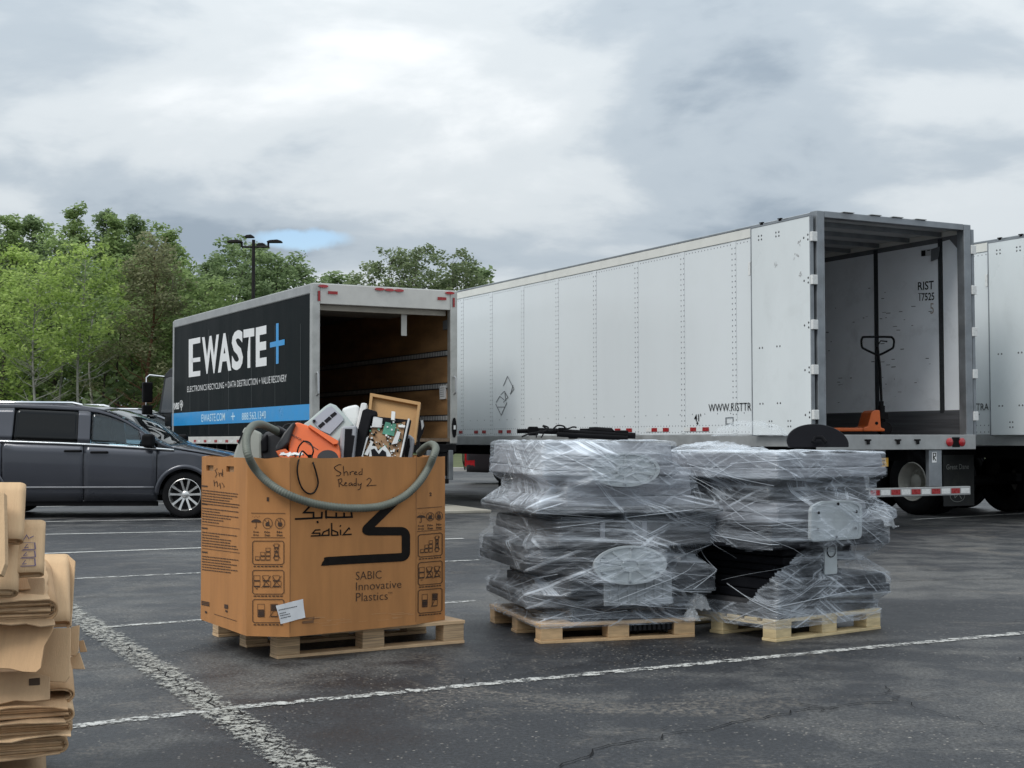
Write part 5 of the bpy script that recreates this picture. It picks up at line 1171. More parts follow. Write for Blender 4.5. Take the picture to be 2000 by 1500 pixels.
# orange vacuum
t = item('orange_vacuum', 'orange vacuum cleaner body with black end and wheel lying on the heap', 'vacuum cleaner', 610, 890, 7.72)
orv = mat('vacuum_orange', (.74, .13, .02), .36, var=.08, vscale=3, coat=.2); drk = mat('vacuum_dark_grey', (.028, .028, .031), .45, spec=.3, var=.15)
bd = px_prism('body', [Z5(560, 510), Z5(610, 345), Z5(640, 335), Z5(720, 360), Z5(960, 480), Z5(1005, 530), Z5(1022, 610), Z5(1022, 700), Z5(700, 700), Z5(560, 620)], 7.72, .20, orv, t, lean=.35, bevel=.035, seg=4)
px_prism('end_cap', [Z5(440, 560), Z5(510, 440), Z5(590, 340), Z5(625, 338), Z5(600, 400), Z5(560, 520), Z5(505, 570), Z5(450, 600)], 7.71, .2, drk, t, lean=.35, bevel=.03, seg=3)
on_prism('carry_handle', [[Z5(740, 390), Z5(760, 378), Z5(1010, 520), Z5(1000, 545), Z5(965, 550)]], 7.72, orv, t, t, .35, 0, 613, 904, out=.03, thick=0)
wp = [(641 + 21 * math.cos(a), 898 + 17 * math.sin(a)) for a in np.linspace(0, 2 * math.pi, 20, endpoint=False)]
on_prism('wheel', [wp], 7.70, drk, t, t, .35, 0, 613, 904, out=.02, thick=.0)
on_prism('lower_lip', [[Z5(455, 610), Z5(540, 590), Z5(620, 660), Z5(560, 690), Z5(490, 660)]], 7.70, orv, t, t, .35, 0, 613, 904, out=.03, thick=.04)
text_obj('BLACK', quadmap(lambda x, y, o: at(x, y, 7.72 + (904 - y) * .35 * 7.72 / FPX) - t.location + Vector((0, -o, o * .35)), Z5(590, 462), Z5(680, 512), Z5(684, 494), Z5(596, 447)), drk, t, bold=.03, off=.008)
on_prism('trim_line', stroke_polys([Z5(690, 500), Z5(825, 585)], 1.0), 7.72, drk, t, t, .35, 0, 613, 904, out=.004, thick=0)
# upright grey vacuum head at the left, black device
t = item('grey_vacuum_head', 'grey plastic floor tool with a yellow tag at the left end of the heap', 'vacuum part', 485, 892, 7.95)
vgr = mat('tool_grey', (.27, .28, .25), .6, var=.12, vscale=4, dirt=.2); px_prism('shell', [Z5(60, 690), Z5(75, 610), Z5(165, 375), Z5(215, 380), Z5(325, 430), Z5(320, 700)], 7.95, .16, vgr, t, lean=.3, bevel=.015)
on_prism('yellow_tag', [[Z5(165, 470), Z5(190, 440), Z5(192, 530), Z5(165, 535)]], 7.95, mat('tag_yellow', (.70, .52, .03), .5), t, t, .3, 0, 479, 900, out=.006)
on_prism('groove', [[Z5(110, 520), Z5(150, 430), Z5(160, 432), Z5(120, 530)]], 7.95, blk, t, t, .3, 0, 479, 900, out=.002)
t = item('black_motor_unit', 'black plastic motor unit behind the orange vacuum', 'vacuum part', 530, 892, 7.95)
px_prism('body', [Z5(285, 700), Z5(300, 480), Z5(350, 425), Z5(470, 395), Z5(560, 470), Z5(540, 700)], 7.98, .2, drk, t, lean=.1, bevel=.03, seg=3)
px_prism('cover', [Z5(310, 500), Z5(370, 440), Z5(375, 600), Z5(320, 610)], 7.96, .05, blk, t, lean=.1, bevel=.01); px_prism('nozzle', [Z5(440, 395), Z5(470, 380), Z5(540, 425), Z5(520, 450)], 7.93, .05, drk, t, bevel=.01)
# crumpled paper
t = item('crumpled_paper', 'scrap of crumpled white paper below the orange vacuum', 'paper', 570, 893, 7.6); b = MB(); rows = []
for i in range(9): rows.append([Vector(((j - 5) * .012, (i - 4) * .012, .02 * noise.noise((i * .9, j * .9, 3)) + .012 + .0025 * (4 - abs(i - 4)))) for j in range(11)])
b.grid(rows); o = b.build('sheet', wht, t, fix=False); o.modifiers.new('thick', 'SOLIDIFY').thickness = .002
# grey hose looping over the front of the box
def facing(px, py):
    F = F1 if px < 566 else (F2_ if px < 813 else F3); return F(px, py, .0) + OFF
def hp(px, py, out=.045):
    p = facing(px, py); return p - ray(px, py).normalized() * out
hose_m = mat('hose_grey_green', (.135, .148, .122), .5, var=.1, vscale=20)
pts = [at(548, 846, 7.86), at(528, 836, 7.76), at(510, 829, 7.62), at(494, 832, 7.5), at(484, 846, 7.38), at(481, 865, 7.30), at(485, 890, 7.24)] + [hp(x, y) for x, y in ((500, 918), (525, 943), (560, 965), (603, 981), (650, 990), (700, 992.5), (745, 988), (785, 972), (815, 946), (836, 915))] + [at(847, 890, 7.84), at(851, 875, 7.92), at(843, 868, 8.0), at(830, 874, 8.06), at(818, 886, 8.1)]
H0 = pts[0]; t = thing('vacuum_hose', 'grey green ribbed vacuum hose looping over the front of the cardboard box', 'hose', H0)
sp = spline(pts, 26); b = MB(); n_ = len(sp)
b.tube([p - H0 for p in sp], [.0205 + .0016 * (1 if i % 3 else -1) for i in range(n_)], 12); b.build('hose', hose_m, t, smooth='all')
b = MB(); b.cyl(at(560, 851, 7.9) - H0, at(540, 840, 7.83) - H0, .028, 14); b.build('hose_cuff', drk, t, smooth=True)
# thin black cables
cab = mat('cable_black', (.012, .012, .013), .45)
pts = [at(606, 895, 7.62), at(597, 886, 7.50), at(589, 882, 7.42)] + [hp(x, y, .012) for x, y in ((582, 905), (581, 925), (588, 950), (600, 963), (613, 962), (621, 945), (618, 925), (612, 905))] + [at(609, 893, 7.55), at(612, 880, 7.55), at(606, 866, 7.6), at(594, 862, 7.62), at(584, 872, 7.64), at(580, 885, 7.66)]
t = thing('power_cable', 'thin black power cable looping down the front of the cardboard box', 'cable', pts[0]); b = MB(); b.tube([p - pts[0] for p in spline(pts, 10)], .0045, 7); b.build('cord', cab, t, smooth='all'); MB().box(-.012, .012, -.012, .012, -.006, .02).build('tie', cab, t)
pts = [at(548, 846, 7.95), at(556, 832, 8.0), at(566, 829, 8.05), at(575, 835, 8.1)]; t = thing('cable_loop', 'short black cable arching behind the orange vacuum', 'cable', pts[0]); b = MB(); b.tube([p - pts[0] for p in spline(pts, 8)], .006, 7); b.build('cord', cab, t, smooth='all')

# ================================================================== wrapped stacks of flat screens
tv_blk = mat('tv_shell_black', (.010, .0105, .013), .42, spec=.3, var=.25, vscale=5, dirt=.15, dirtcol=(.035, .035, .04)); tv_gry = mat('tv_shell_grey', (.04, .04, .043), .5, spec=.3, var=.2, vscale=4)
tv_wht = mat('tv_shell_pale', (.20, .21, .235), .5, var=.1, vscale=4); scr = mat('tv_screen', (.012, .012, .014), .12, var=.05)
base_m = mat('stand_base_metal', (.44, .48, .50), .45, metal=.25, var=.12, vscale=8); seam_m = mat('shell_vent', (.01, .01, .011), .6)
def tv(F, label, a0, a1, b0, b1, z0, z1, m, yaw=0., taper=.25, vents=True, group=None):
    """a set lying flat; F: stack frame matrix; rear shell narrower than its bezel"""
    ca, cb = (a0 + a1) / 2, (b0 + b1) / 2
    t = thing('flat_screen', label, 'television', F @ Vector((ca, cb, z0)), 0, group); t.rotation_euler = (0, 0, F.to_euler().z + yaw)
    x, y, h = (a1 - a0) / 2, (b1 - b0) / 2, z1 - z0; e = min(.055, h * .45); i = min(.04, .3 * x) * taper * 2
    b = MB(); b.box(-x, x, -y, y, .0, e); b.build('bezel', m, t, bevel=.008, seg=3)
    b = MB(); vs = [(-x + .01, -y + .01, e + .001), (x - .01, -y + .01, e + .001), (x - .01, y - .01, e + .001), (-x + .01, y - .01, e + .001), (-x + i, -y + i, h), (x - i, -y + i, h), (x - i, y - i, h), (-x + i, y - i, h)]
    b.add(vs, [(3, 2, 1, 0), (4, 5, 6, 7), (0, 1, 5, 4), (1, 2, 6, 5), (2, 3, 7, 6), (3, 0, 4, 7)]); b.build('rear_shell', m, t, bevel=.014, seg=3)
    MB().box(-x + .03, x - .03, -y + .03, y - .03, -.002, .004).build('screen', scr, t)
    return t
def shrink(fp, z0, z1): return (fp, z0, z1)
def rect_fp(F, a0, a1, b0, b1, yaw=0.):
    ca, cb = (a0 + a1) / 2, (b0 + b1) / 2; o = []
    for a, c in ((a0, b0), (a1, b0), (a1, b1), (a0, b1)):
        v = Matrix.Rotation(yaw, 4, 'Z') @ Vector((a - ca, c - cb, 0)); p = F @ (Vector((ca, cb, 0)) + v); o.append((p.x, p.y))
    return o
def hull(pts):
    pts = sorted(set(pts)); 
    def half(ps):
        h = []
        for p in ps:
            while len(h) >= 2 and (h[-1][0] - h[-2][0]) * (p[1] - h[-2][1]) - (h[-1][1] - h[-2][1]) * (p[0] - h[-2][0]) <= 0: h.pop()
            h.append(p)
        return h
    a = half(pts); c = half(pts[::-1]); return a[:-1] + c[:-1]
def ray_hull(H, c, th):
    dx, dy = math.cos(th), math.sin(th); best = 0
    for i in range(len(H)):
        x0, y0 = H[i][0] - c[0], H[i][1] - c[1]; x1, y1 = H[(i + 1) % len(H)][0] - c[0], H[(i + 1) % len(H)][1] - c[1]
        ex, ey = x1 - x0, y1 - y0; den_ = dx * ey - dy * ex
        if abs(den_) < 1e-9: continue
        t = (x0 * ey - y0 * ex) / den_; s = (x0 * dy - y0 * dx) / den_
        if t > 0 and -1e-6 <= s <= 1 + 1e-6: best = max(best, t)
    return best
def film_mat():
    m = bpy.data.materials.new('stretch_film'); m.use_nodes = True; t = m.node_tree; b = t.nodes['Principled BSDF']
    tcn = N(t, 'ShaderNodeTexCoord'); uv = tcn.outputs['UV']
    def streak(ang, sx, sy, det=4, dist=.6, off=0.):
        mp_ = N(t, 'ShaderNodeMapping'); t.links.new(uv, mp_.inputs[0]); mp_.inputs['Rotation'].default_value = (0, 0, R(ang)); mp_.inputs['Location'].default_value = (off, off * .7, 0)
        m2 = N(t, 'ShaderNodeMapping'); t.links.new(mp_.outputs[0], m2.inputs[0]); m2.inputs['Scale'].default_value = (sx, sy, 1)
        return noisen(t, m2.outputs[0], 1., det, .6, dist)
    s1 = streak(3, .8, 19, 6, .7); s2 = streak(25, .45, 38, 5, .25, 3.1); s3 = streak(-21, .42, 42, 5, .25, 7.7); s4 = streak(-4, 1.0, 85, 3, .5, 1.3); s5 = streak(44, .5, 46, 4, .2, 5.2)
    p1 = noisen(t, uv, 2.3, 4, .55, .6); mpo = N(t, 'ShaderNodeMapping'); t.links.new(uv, mpo.inputs[0]); mpo.inputs['Location'].default_value = (9, 4, 0); p2 = noisen(t, mpo.outputs[0], 2.0, 4, .55, .6)
    l1 = ramp(t, s1, [(.50, 0.), (.60, .4), (.72, .9)]); l2 = mathn(t, 'MULTIPLY', ramp(t, s2, [(.52, 0.), (.66, .9)]), ramp(t, p1, [(.46, 0.), (.58, 1.)]))
    l3 = mathn(t, 'MULTIPLY', ramp(t, s3, [(.52, 0.), (.66, .9)]), ramp(t, p2, [(.46, 0.), (.58, 1.)])); l5 = mathn(t, 'MULTIPLY', ramp(t, s5, [(.54, 0.), (.67, .8)]), ramp(t, p2, [(.36, 1.), (.46, 0.)])); l4 = ramp(t, s4, [(.56, 0.), (.72, .4)])
    at_ = N(t, 'ShaderNodeAttribute'); at_.attribute_name = 'layers'; base = at_.outputs['Fac']
    mx = mathn(t, 'MAXIMUM', mathn(t, 'MAXIMUM', l1, l2), mathn(t, 'MAXIMUM', mathn(t, 'MAXIMUM', l3, l5), l4))
    haze_ = mathn(t, 'MULTIPLY', base, ramp(t, p1, [(.3, .3), (.7, 1.7)]))
    al = mathn(t, 'ADD', haze_, mathn(t, 'MULTIPLY', mx, mathn(t, 'ADD', mathn(t, 'MULTIPLY', base, .8), .5)), True)
    t.links.new(al, b.inputs['Alpha'])
    b.inputs['Base Color'].default_value = (.80, .87, .96, 1); b.inputs['Roughness'].default_value = .12; b.inputs['Specular IOR Level'].default_value = 1.
    bn = N(t, 'ShaderNodeBump'); bn.inputs['Strength'].default_value = .9; bn.inputs['Distance'].default_value = .02
    hsum = mathn(t, 'ADD', mathn(t, 'ADD', s1, mathn(t, 'MULTIPLY', s2, .6)), mathn(t, 'ADD', mathn(t, 'MULTIPLY', s3, .6), mathn(t, 'MULTIPLY', s4, .25)))
    t.links.new(hsum, bn.inputs['Height']); t.links.new(bn.outputs[0], b.inputs['Normal'])
    return m
FILM = film_mat()
STRAND = mat('film_strand', (.66, .71, .77), .25, var=.08, spec=.8, alpha=.55)
LOOSE = mat('loose_film', (.72, .76, .80), .22, var=.1, spec=.8, alpha=.26)
class Wrap:
    def __init__(s, items, c, z0, z1, opaq, seed, gap=None, ztop=None):
        """opaq(th,z) -> 0..1 number of film layers; gap(th,z) -> True where the film is torn open"""
        s.c = c; s.nt, s.nz = 260, 92; s.z = [z0 + (z1 - z0) * k / s.nz for k in range(s.nz + 1)]
        s.th = [2 * math.pi * i / s.nt for i in range(s.nt)]; Rg = np.zeros((s.nz + 1, s.nt)); cache = {}
        for k, z in enumerate(s.z):
            act = tuple(i for i, it in enumerate(items) if it[1] - .006 <= z <= it[2] + .006)
            if act not in cache:
                H = hull([p for i in act for p in items[i][0]]) if act else []
                cache[act] = np.array([ray_hull(H, c, th) if H else 0 for th in s.th])
            Rg[k] = cache[act]
        Rg = Rg + .006
        zz_ = np.array(s.z); out = Rg.copy()
        for i in range(s.nt):            # stretched between tiers: pull toward the vertical hull
            pts = [(zz_[k], Rg[k, i]) for k in range(s.nz + 1)]; h = []
            for p in pts:
                while len(h) >= 2 and (h[-1][0] - h[-2][0]) * (p[1] - h[-2][1]) - (h[-1][1] - h[-2][1]) * (p[0] - h[-2][0]) >= 0: h.pop()
                h.append(p)
            env = np.interp(zz_, [p[0] for p in h], [p[1] for p in h])
            lim = np.array([max(Rg[j, i] - 1.7 * abs(zz_[j] - zz_[k]) for j in range(max(0, k - 14), min(s.nz + 1, k + 15))) for k in range(s.nz + 1)])
            out[:, i] = np.maximum(np.maximum(Rg[:, i], lim), Rg[:, i] + .30 * (env - Rg[:, i]))
        nz_ = np.zeros_like(out)
        for k, z in enumerate(s.z):
            for i, th in enumerate(s.th):
                u = th * .7; nz_[k, i] = noise.noise((u * 3.2, z * 30 + u * 5, seed)) * .005 + noise.noise((u * 2.4, z * 44 - u * 9, seed + 9)) * .005 + noise.noise((u * 9, z * 9, seed + 4)) * .004
        s.R = np.maximum(out + nz_, Rg - .002); s.seed = seed
        vs, fs, uv, lay = [], [], [], []
        rows = []
        for k, z in enumerate(s.z):
            rows.append([s.pt(th, k, i) for i, th in enumerate(s.th)])
        # top closes inward over the load
        cap = []
        for q, f in enumerate((.94, .75, .45, .1)):
            cap.append([Vector((c[0] + s.R[-1, i] * f * math.cos(th), c[1] + s.R[-1, i] * f * math.sin(th), s.z[-1] + .004 + .012 * noise.noise((math.cos(th) * 6 * f, math.sin(th) * 6 * f, seed)))) for i, th in enumerate(s.th)])
        rows += cap; nt_ = s.nt
        for r_, row in enumerate(rows):
            for i, p in enumerate(row):
                vs.append(tuple(p - Vector((c[0], c[1], z0)))); zq = s.z[min(r_, s.nz)]
                lay.append(opaq(s.th[i], zq) if r_ <= s.nz else .62); 
        for r_ in range(len(rows) - 1):
            for i in range(nt_):
                zq = s.z[min(r_, s.nz)]
                if gap and gap(s.th[i], zq): continue
                fs.append((r_ * nt_ + i, r_ * nt_ + (i + 1) % nt_, (r_ + 1) * nt_ + (i + 1) % nt_, (r_ + 1) * nt_ + i))
        me = bpy.data.meshes.new('film'); me.from_pydata(vs, [], fs); ul = me.uv_layers.new(name='UVMap')
        for pol in me.polygons:
            ii = [v % nt_ for v in pol.vertices]; wrapd = max(ii) - min(ii) > nt_ / 2
            for li, vi in zip(pol.loop_indices, pol.vertices):
                i = vi % nt_; i = i + nt_ if (wrapd and i < nt_ / 2) else i; r_ = vi // nt_
                ul.data[li].uv = (i / nt_ * 4.2, (s.z[min(r_, s.nz)] if r_ <= s.nz else s.z[-1] + .12 * (r_ - s.nz)))
        a = me.attributes.new('layers', 'FLOAT', 'POINT'); a.data.foreach_set('value', lay); me.materials.append(FILM); me.shade_smooth(); s.me = me
    def pt(s, th, k, i, off=0.): r = s.R[k, i] + off; return Vector((s.c[0] + r * math.cos(th), s.c[1] + r * math.sin(th), s.z[k]))
    def surf(s, th, z, off):
        th %= 2 * math.pi; i = th / (2 * math.pi) * s.nt; i0 = int(i) % s.nt; f = i - int(i); k = (z - s.z[0]) / (s.z[-1] - s.z[0]) * s.nz; k = min(max(k, 0), s.nz - .001); k0 = int(k); g = k - k0
        r = (s.R[k0, i0] * (1 - f) + s.R[k0, (i0 + 1) % s.nt] * f) * (1 - g) + (s.R[k0 + 1, i0] * (1 - f) + s.R[k0 + 1, (i0 + 1) % s.nt] * f) * g
        return Vector((s.c[0] + (r + off) * math.cos(th), s.c[1] + (r + off) * math.sin(th), z))
    def strands(s, root, n, lo, hi, view, seed):
        """twisted ropes of film drawn taut across the load"""
        rnd = random.Random(seed); b = MB(); O = root.location
        for q in range(n):
            th0 = view + rnd.uniform(-1.5, 1.1); w_ = rnd.uniform(.5, 1.5); z0 = rnd.uniform(lo, hi); z1 = min(hi, max(lo, z0 + rnd.choice((-1, 1)) * rnd.uniform(.03, .36)))
            m = 26; pts = [s.surf(th0 + w_ * j / m, z0 + (z1 - z0) * j / m, .006) for j in range(m + 1)]
            # taut: keep only the outer hull along the run
            for _ in range(30):
                for j in range(1, m):
                    mid = (pts[j - 1] + pts[j + 1]) / 2
                    if Vector((mid.x - s.c[0], mid.y - s.c[1])).length > Vector((pts[j].x - s.c[0], pts[j].y - s.c[1])).length: pts[j] = pts[j].lerp(mid, .8)
            r0 = rnd.choice((.0008, .001, .0013, .0016, .0024)); b.tube([p - O for p in pts], r0, 5)
        o = b.build('film_strands', STRAND, root, smooth='all'); tag(o, kind='stuff'); return o
def crumple(root, c, rx, ry, h, seed, m=LOOSE, n=30):
    b = MB(); rows = []
    for i in range(n + 1):
        row = []
        for j in range(n + 1):
            u, v = i / n * 2 - 1, j / n * 2 - 1; d_ = max(0, 1 - u * u - v * v); p = Vector((u * rx, v * ry, h * d_ ** .6)); q = noise.noise((u * 3.5, v * 3.5, seed)); q2 = 1 - 2 * abs(noise.noise((u * 6, v * 6, seed + 5)))
            p.z += (q * .35 + q2 * .3) * h * (.3 + d_); p.x += noise.noise((u * 4, v * 4, seed + 2)) * rx * .15; row.append(Vector(c) + p - root.location)
        rows.append(row)
    b.grid(rows); return b.build('loose_film', m, root, smooth='all', fix=False)
def stand_disc(t, F, kind, a, z, w_, h_, b0, m=base_m, tilt=.18):
    """stand base showing on the side of the load, facing the camera; F stack frame, at local a, z, in front of face b0"""
    I_ = mtx(t).inverted()
    def P(u, v, d_): return I_ @ (F @ Vector((a + u, b0 - d_ + v * tilt * -0.2, z + v)))
    if kind == 'oval': pl = [(w_ * math.cos(q), h_ * math.sin(q)) for q in np.linspace(0, 2 * math.pi, 40, endpoint=False)]
    else:
        pl = [(x, y) for x, y in round_path([(-w_, -h_ + .02), (-w_, h_ * .75), (-w_ * .6, h_), (w_ * .6, h_), (w_, h_ * .75), (w_, -h_ + .02), (w_ * .94, -h_), (-w_ * .94, -h_), (-w_, -h_ + .02)], .03, 4)][:-1]
    b = MB(); b.prism(pl, P, .0, .018); o = b.build('base_plate', m, t, bevel=.004)
    b = MB(); n_ = len(pl)
    inner = [(x * .9, y * .9) for x, y in pl]; ringp = []
    for i in range(n_): ringp.append([pl[i], pl[(i + 1) % n_], inner[(i + 1) % n_], inner[i]])
    for q in ringp: b.prism(q, P, .0185, .026)
    b.build('rim_lip', m, o)
    if kind == 'oval':
        for k in range(10):
            an = 2 * math.pi * k / 10 + .3; p0, p1 = (w_ * .22 * math.cos(an), h_ * .22 * math.sin(an)), (w_ * .86 * math.cos(an), h_ * .86 * math.sin(an))
            for q in stroke_polys([p0, p1], .014): bb = MB(); bb.prism(q, P, .0185, .027); bb.build('rib', m, o)
        rg = [(w_ * .24 * math.cos(q), h_ * .3 * math.sin(q)) for q in np.linspace(0, 2 * math.pi, 20, endpoint=False)]
        bb = MB()
        for q in stroke_polys(rg, .012, True): bb.prism(q, P, .0185, .028)
        bb.build('hub_ring', m, o)
    for k in range(6):
        an = 2 * math.pi * k / 6 + .5; bb = MB(); dome_c = P(w_ * .86 * math.cos(an), h_ * .84 * math.sin(an), .0265); bb.lathe([(.009, 0), (.009, .004), (0, .006)], dome_c, I_.to_3x3() @ F.to_3x3() @ Vector((0, -1, 0)), 10); bb.build('screw', seam_m if kind != 'oval' else galv, o)
    b = MB(); b.prism([(-.05, -.03), (.05, -.03), (.05, .03), (-.05, .03)], P, -.10, -.0005); b.build('stand_neck', tv_gry, t)
    return o

# ---------------- left stack
F_1 = Matrix.Translation((.1569, 7.9622, 0)) @ Matrix.Rotation(.2953, 4, 'Z')
L1 = [  # label detail, a0,a1,b0,b1,z0,z1, material, yaw
 ('black flat panel lying lowest on the left pallet', .18, .93, .03, 1.0, .1135, .185, tv_blk, .03),
 ('dark flat screen second from the bottom of the left stack', -.02, .86, .10, 1.12, .186, .275, tv_gry, -.05),
 ('dark flat screen with pale square stand plate in the left stack', .13, 1.06, -.03, 1.02, .276, .40, tv_blk, .06),
 ('dark flat screen with the lower oval stand base in the left stack', -.03, .90, .09, 1.22, .401, .545, tv_blk, -.03),
 ('wide dark flat screen halfway up the left stack', .08, 1.07, -.01, 1.18, .546, .69, tv_gry, .04),
 ('thin wide panel with sharp corners jutting from the left stack', -.02, 1.13, -.06, 1.22, .735, .77, tv_gry, -.03),
 ('pale flat screen second from the top of the left stack', .14, .96, .03, 1.03, .771, .95, tv_wht, .05),
 ('pale thick flat screen on top of the left stack', .04, .86, .02, 1.19, .951, 1.14, tv_wht, -.02),
 ('dark flat screen under the jutting thin panel, left stack', .15, .92, .09, 1.0, .691, .734, tv_blk, .02)]
items = [(rect_fp(F_1, -.0, .957, 0, 1.02), .075, .1125)]; T1 = []
for lab, a0, a1, b0, b1, z0, z1, m_, yw in L1:
    T1.append(tv(F_1, lab, a0, a1, b0, b1, z0, z1, m_, yw)); items.append((rect_fp(F_1, a0, a1, b0, b1, yw), z0, z1))
stand_disc(T1[3], F_1, 'oval', .515, .44, .225, .112, -.075)
stand_disc(T1[6], F_1, 'oval', .49, .985, .215, .098, -.062)
b = MB(); b.box(.37, .79, -.055, -.04, .205, .37)
for k in range(7): b.box(.40 + k * .055, .415 + k * .055, -.062, -.0545, .217, .358)
b.box(.38, .78, -.060, -.0545, .207, .217); b.box(.38, .78, -.060, -.0545, .358, .368); o = b.build('stand_plate', mat('stand_plate_grey', (.24, .26, .275), .5, var=.2, vscale=8), None, bevel=.003)
o.parent = T1[2]; o.matrix_local = mtx(T1[2]).inverted() @ F_1
b = MB(); b.box(.45, .72, -.04, -.0, .29, .36); o = b.build('stand_neck', tv_gry, T1[2]); o.matrix_local = mtx(T1[2]).inverted() @ F_1
for a in (.36, .62):
    b = MB(); b.box(a, a + .028, -.022, -.012, .595, .68); o = b.build('label_strip', tv_wht, T1[4]); o.matrix_local = mtx(T1[4]).inverted() @ F_1
items.append((rect_fp(F_1, .30, .73, -.106, .0), .335, .55)); items.append((rect_fp(F_1, .29, .69, -.094, .0), .89, 1.08)); items.append((rect_fp(F_1, .37, .79, -.066, .0), .205, .37))
c1 = F_1 @ Vector((.5, .52, 0))
def opq1(th, z):
    v = .09 + .10 * noise.noise((th * 2, z * 6, 1.)); left = math.cos(th - math.pi * 1.17)
    if z > .77: v = .08 + .18 * noise.noise((th * 3, z * 5, 2.)) + .30 * max(0, left)
    if z < .2: v = max(v, .06)
    return min(.85, max(.03, v))
W1 = Wrap(items, (c1.x, c1.y), .085, 1.15, opq1, 3.3)
wr = thing('stretch_wrap', 'clear stretch film wound round the left stack of screens', 'plastic wrap', (c1.x, c1.y, .085), 0, 'wrapped stacks'); link('film', W1.me, FILM, wr)
W1.strands(wr, 22, .12, 1.1, math.atan2(0 - c1.y, 0 - c1.x), 5)
pc = F_1 @ Vector((.99, .03, .16)); crumple(wr, pc, .07, .06, .07, 8.)
pc = F_1 @ Vector((.93, -.01, .10)); crumple(wr, pc, .05, .05, .05, 2.)
t = thing('ribbed_grille', 'black ribbed plastic grille hanging into the front opening of the left pallet', 'plastic part', F_1 @ Vector((.60, -.012, .0))); t.rotation_euler = (0, 0, F_1.to_euler().z)
b = MB(); b.box(-.18, .22, .03, .05, .045, .0905); gm = b.build('plate', black_p, t, bevel=.003)
for k in range(13): MB().box(-.175 + k * .03, -.158 + k * .03, .018, .0295, .05, .088).build('rib', mat('grille_rib', (.02, .02, .022), .5, spec=.3), t, bevel=.002)
# ---------------- right stack
F_2 = Matrix.Translation((1.505, 8.0125, 0)) @ Matrix.Rotation(.6428, 4, 'Z')
L2 = [
 ('dark flat screen at the bottom of the right pallet', .0, .94, .02, .90, .1265, .225, tv_gry, .04),
 ('black flat screen second from the bottom of the right stack', .05, 1.0, -.02, .90, .226, .345, tv_blk, -.04),
 ('narrow black unwrapped set showing through the torn film, right stack', .10, .66, .06, .93, .346, .43, tv_blk, -.05),
 ('black set with grey wall bracket in the right stack', .08, .74, .03, .95, .431, .53, tv_blk, .03),
 ('dark flat screen with the rounded grey stand plate in the right stack', -.09, .92, -.08, .97, .531, .675, tv_blk, -.03),
 ('pale flat screen above the rounded stand plate, right stack', .02, .90, .04, .95, .676, .79, tv_wht, .05),
 ('dark flat screen second from the top of the right stack', .06, .93, .07, .98, .791, .935, tv_gry, -.04),
 ('wide flat screen on top of the right stack', -.05, .96, -.04, 1.03, .936, 1.075, tv_wht, .03)]
items = [(rect_fp(F_2, -.0, .934, 0, .95), .05, .1255)]; T2 = []
for lab, a0, a1, b0, b1, z0, z1, m_, yw in L2:
    T2.append(tv(F_2, lab, a0, a1, b0, b1, z0, z1, m_, yw)); items.append((rect_fp(F_2, a0, a1, b0, b1, yw), z0, z1))
stand_disc(T2[4], F_2, 'round', .41, .685, .225, .115, -.085)
items.append((rect_fp(F_2, .19, .65, -.11, .0), .575, .79)); items.append((rect_fp(F_2, .9, 1.10, .0, .3), .68, .72))
b = MB(); b.prism(round_path([(-.055, -.1), (-.055, .1), (.055, .1), (.055, -.1), (-.055, -.1)], .012, 3)[:-1], lambda u, v, d_: mtx(T2[3]).inverted() @ (F_2 @ Vector((.47 + u, -.0 - d_, .46 + v))), .0, .012); o = b.build('wall_bracket', base_m, T2[3], bevel=.002)
b = MB(); b.lathe([(.035, .0), (.04, .0), (.04, .004), (.035, .004)], mtx(T2[3]).inverted() @ F_2 @ Vector((.47, -.0125, .50)), Vector((0, -1, 0)), 20); b.build('bracket_hole', seam_m, o)
c2 = F_2 @ Vector((.46, .48, 0)); vw = math.atan2(-c2.y, -c2.x)
def opq2(th, z):
    v = .12 + .10 * noise.noise((th * 2, z * 6, 11.)); d_ = (th - vw + math.pi) % (2 * math.pi) - math.pi
    if z > .80: v = .11 + .22 * noise.noise((th * 3, z * 5, 12.))
    elif z > .5: v = .08 + .14 * noise.noise((th * 3, z * 5, 14.))
    if z < .34 and d_ > .05: v = .14 + .12 * noise.noise((th * 4, z * 8, 13.))
    return min(.85, max(.02, v))
def gap2(th, z):
    d_ = (th - vw + math.pi) % (2 * math.pi) - math.pi
    top = .53 + .02 * math.sin(d_ * 9); bot = .20 + max(0, d_ + .25) * .55 + .03 * noise.noise((d_ * 8, 0, 3.)) if d_ > -.25 else .20
    return -1.3 < d_ < .42 and bot < z < top
W2 = Wrap(items, (c2.x, c2.y), .07, 1.085, opq2, 7.7, gap2)
wr2 = thing('stretch_wrap', 'torn clear stretch film wound round the right stack of screens', 'plastic wrap', (c2.x, c2.y, .07), 0, 'wrapped stacks'); link('film', W2.me, FILM, wr2)
W2.strands(wr2, 20, .12, 1.05, vw, 9)
crumple(wr2, F_2 @ Vector((.25, .75, 1.078)), .26, .2, .05, 4., n=36); crumple(wr2, F_2 @ Vector((.0, .3, 1.078)), .22, .22, .035, 6., n=36)
crumple(wr2, F_2 @ Vector((.98, .05, .62)), .1, .12, .1, 9., n=24)
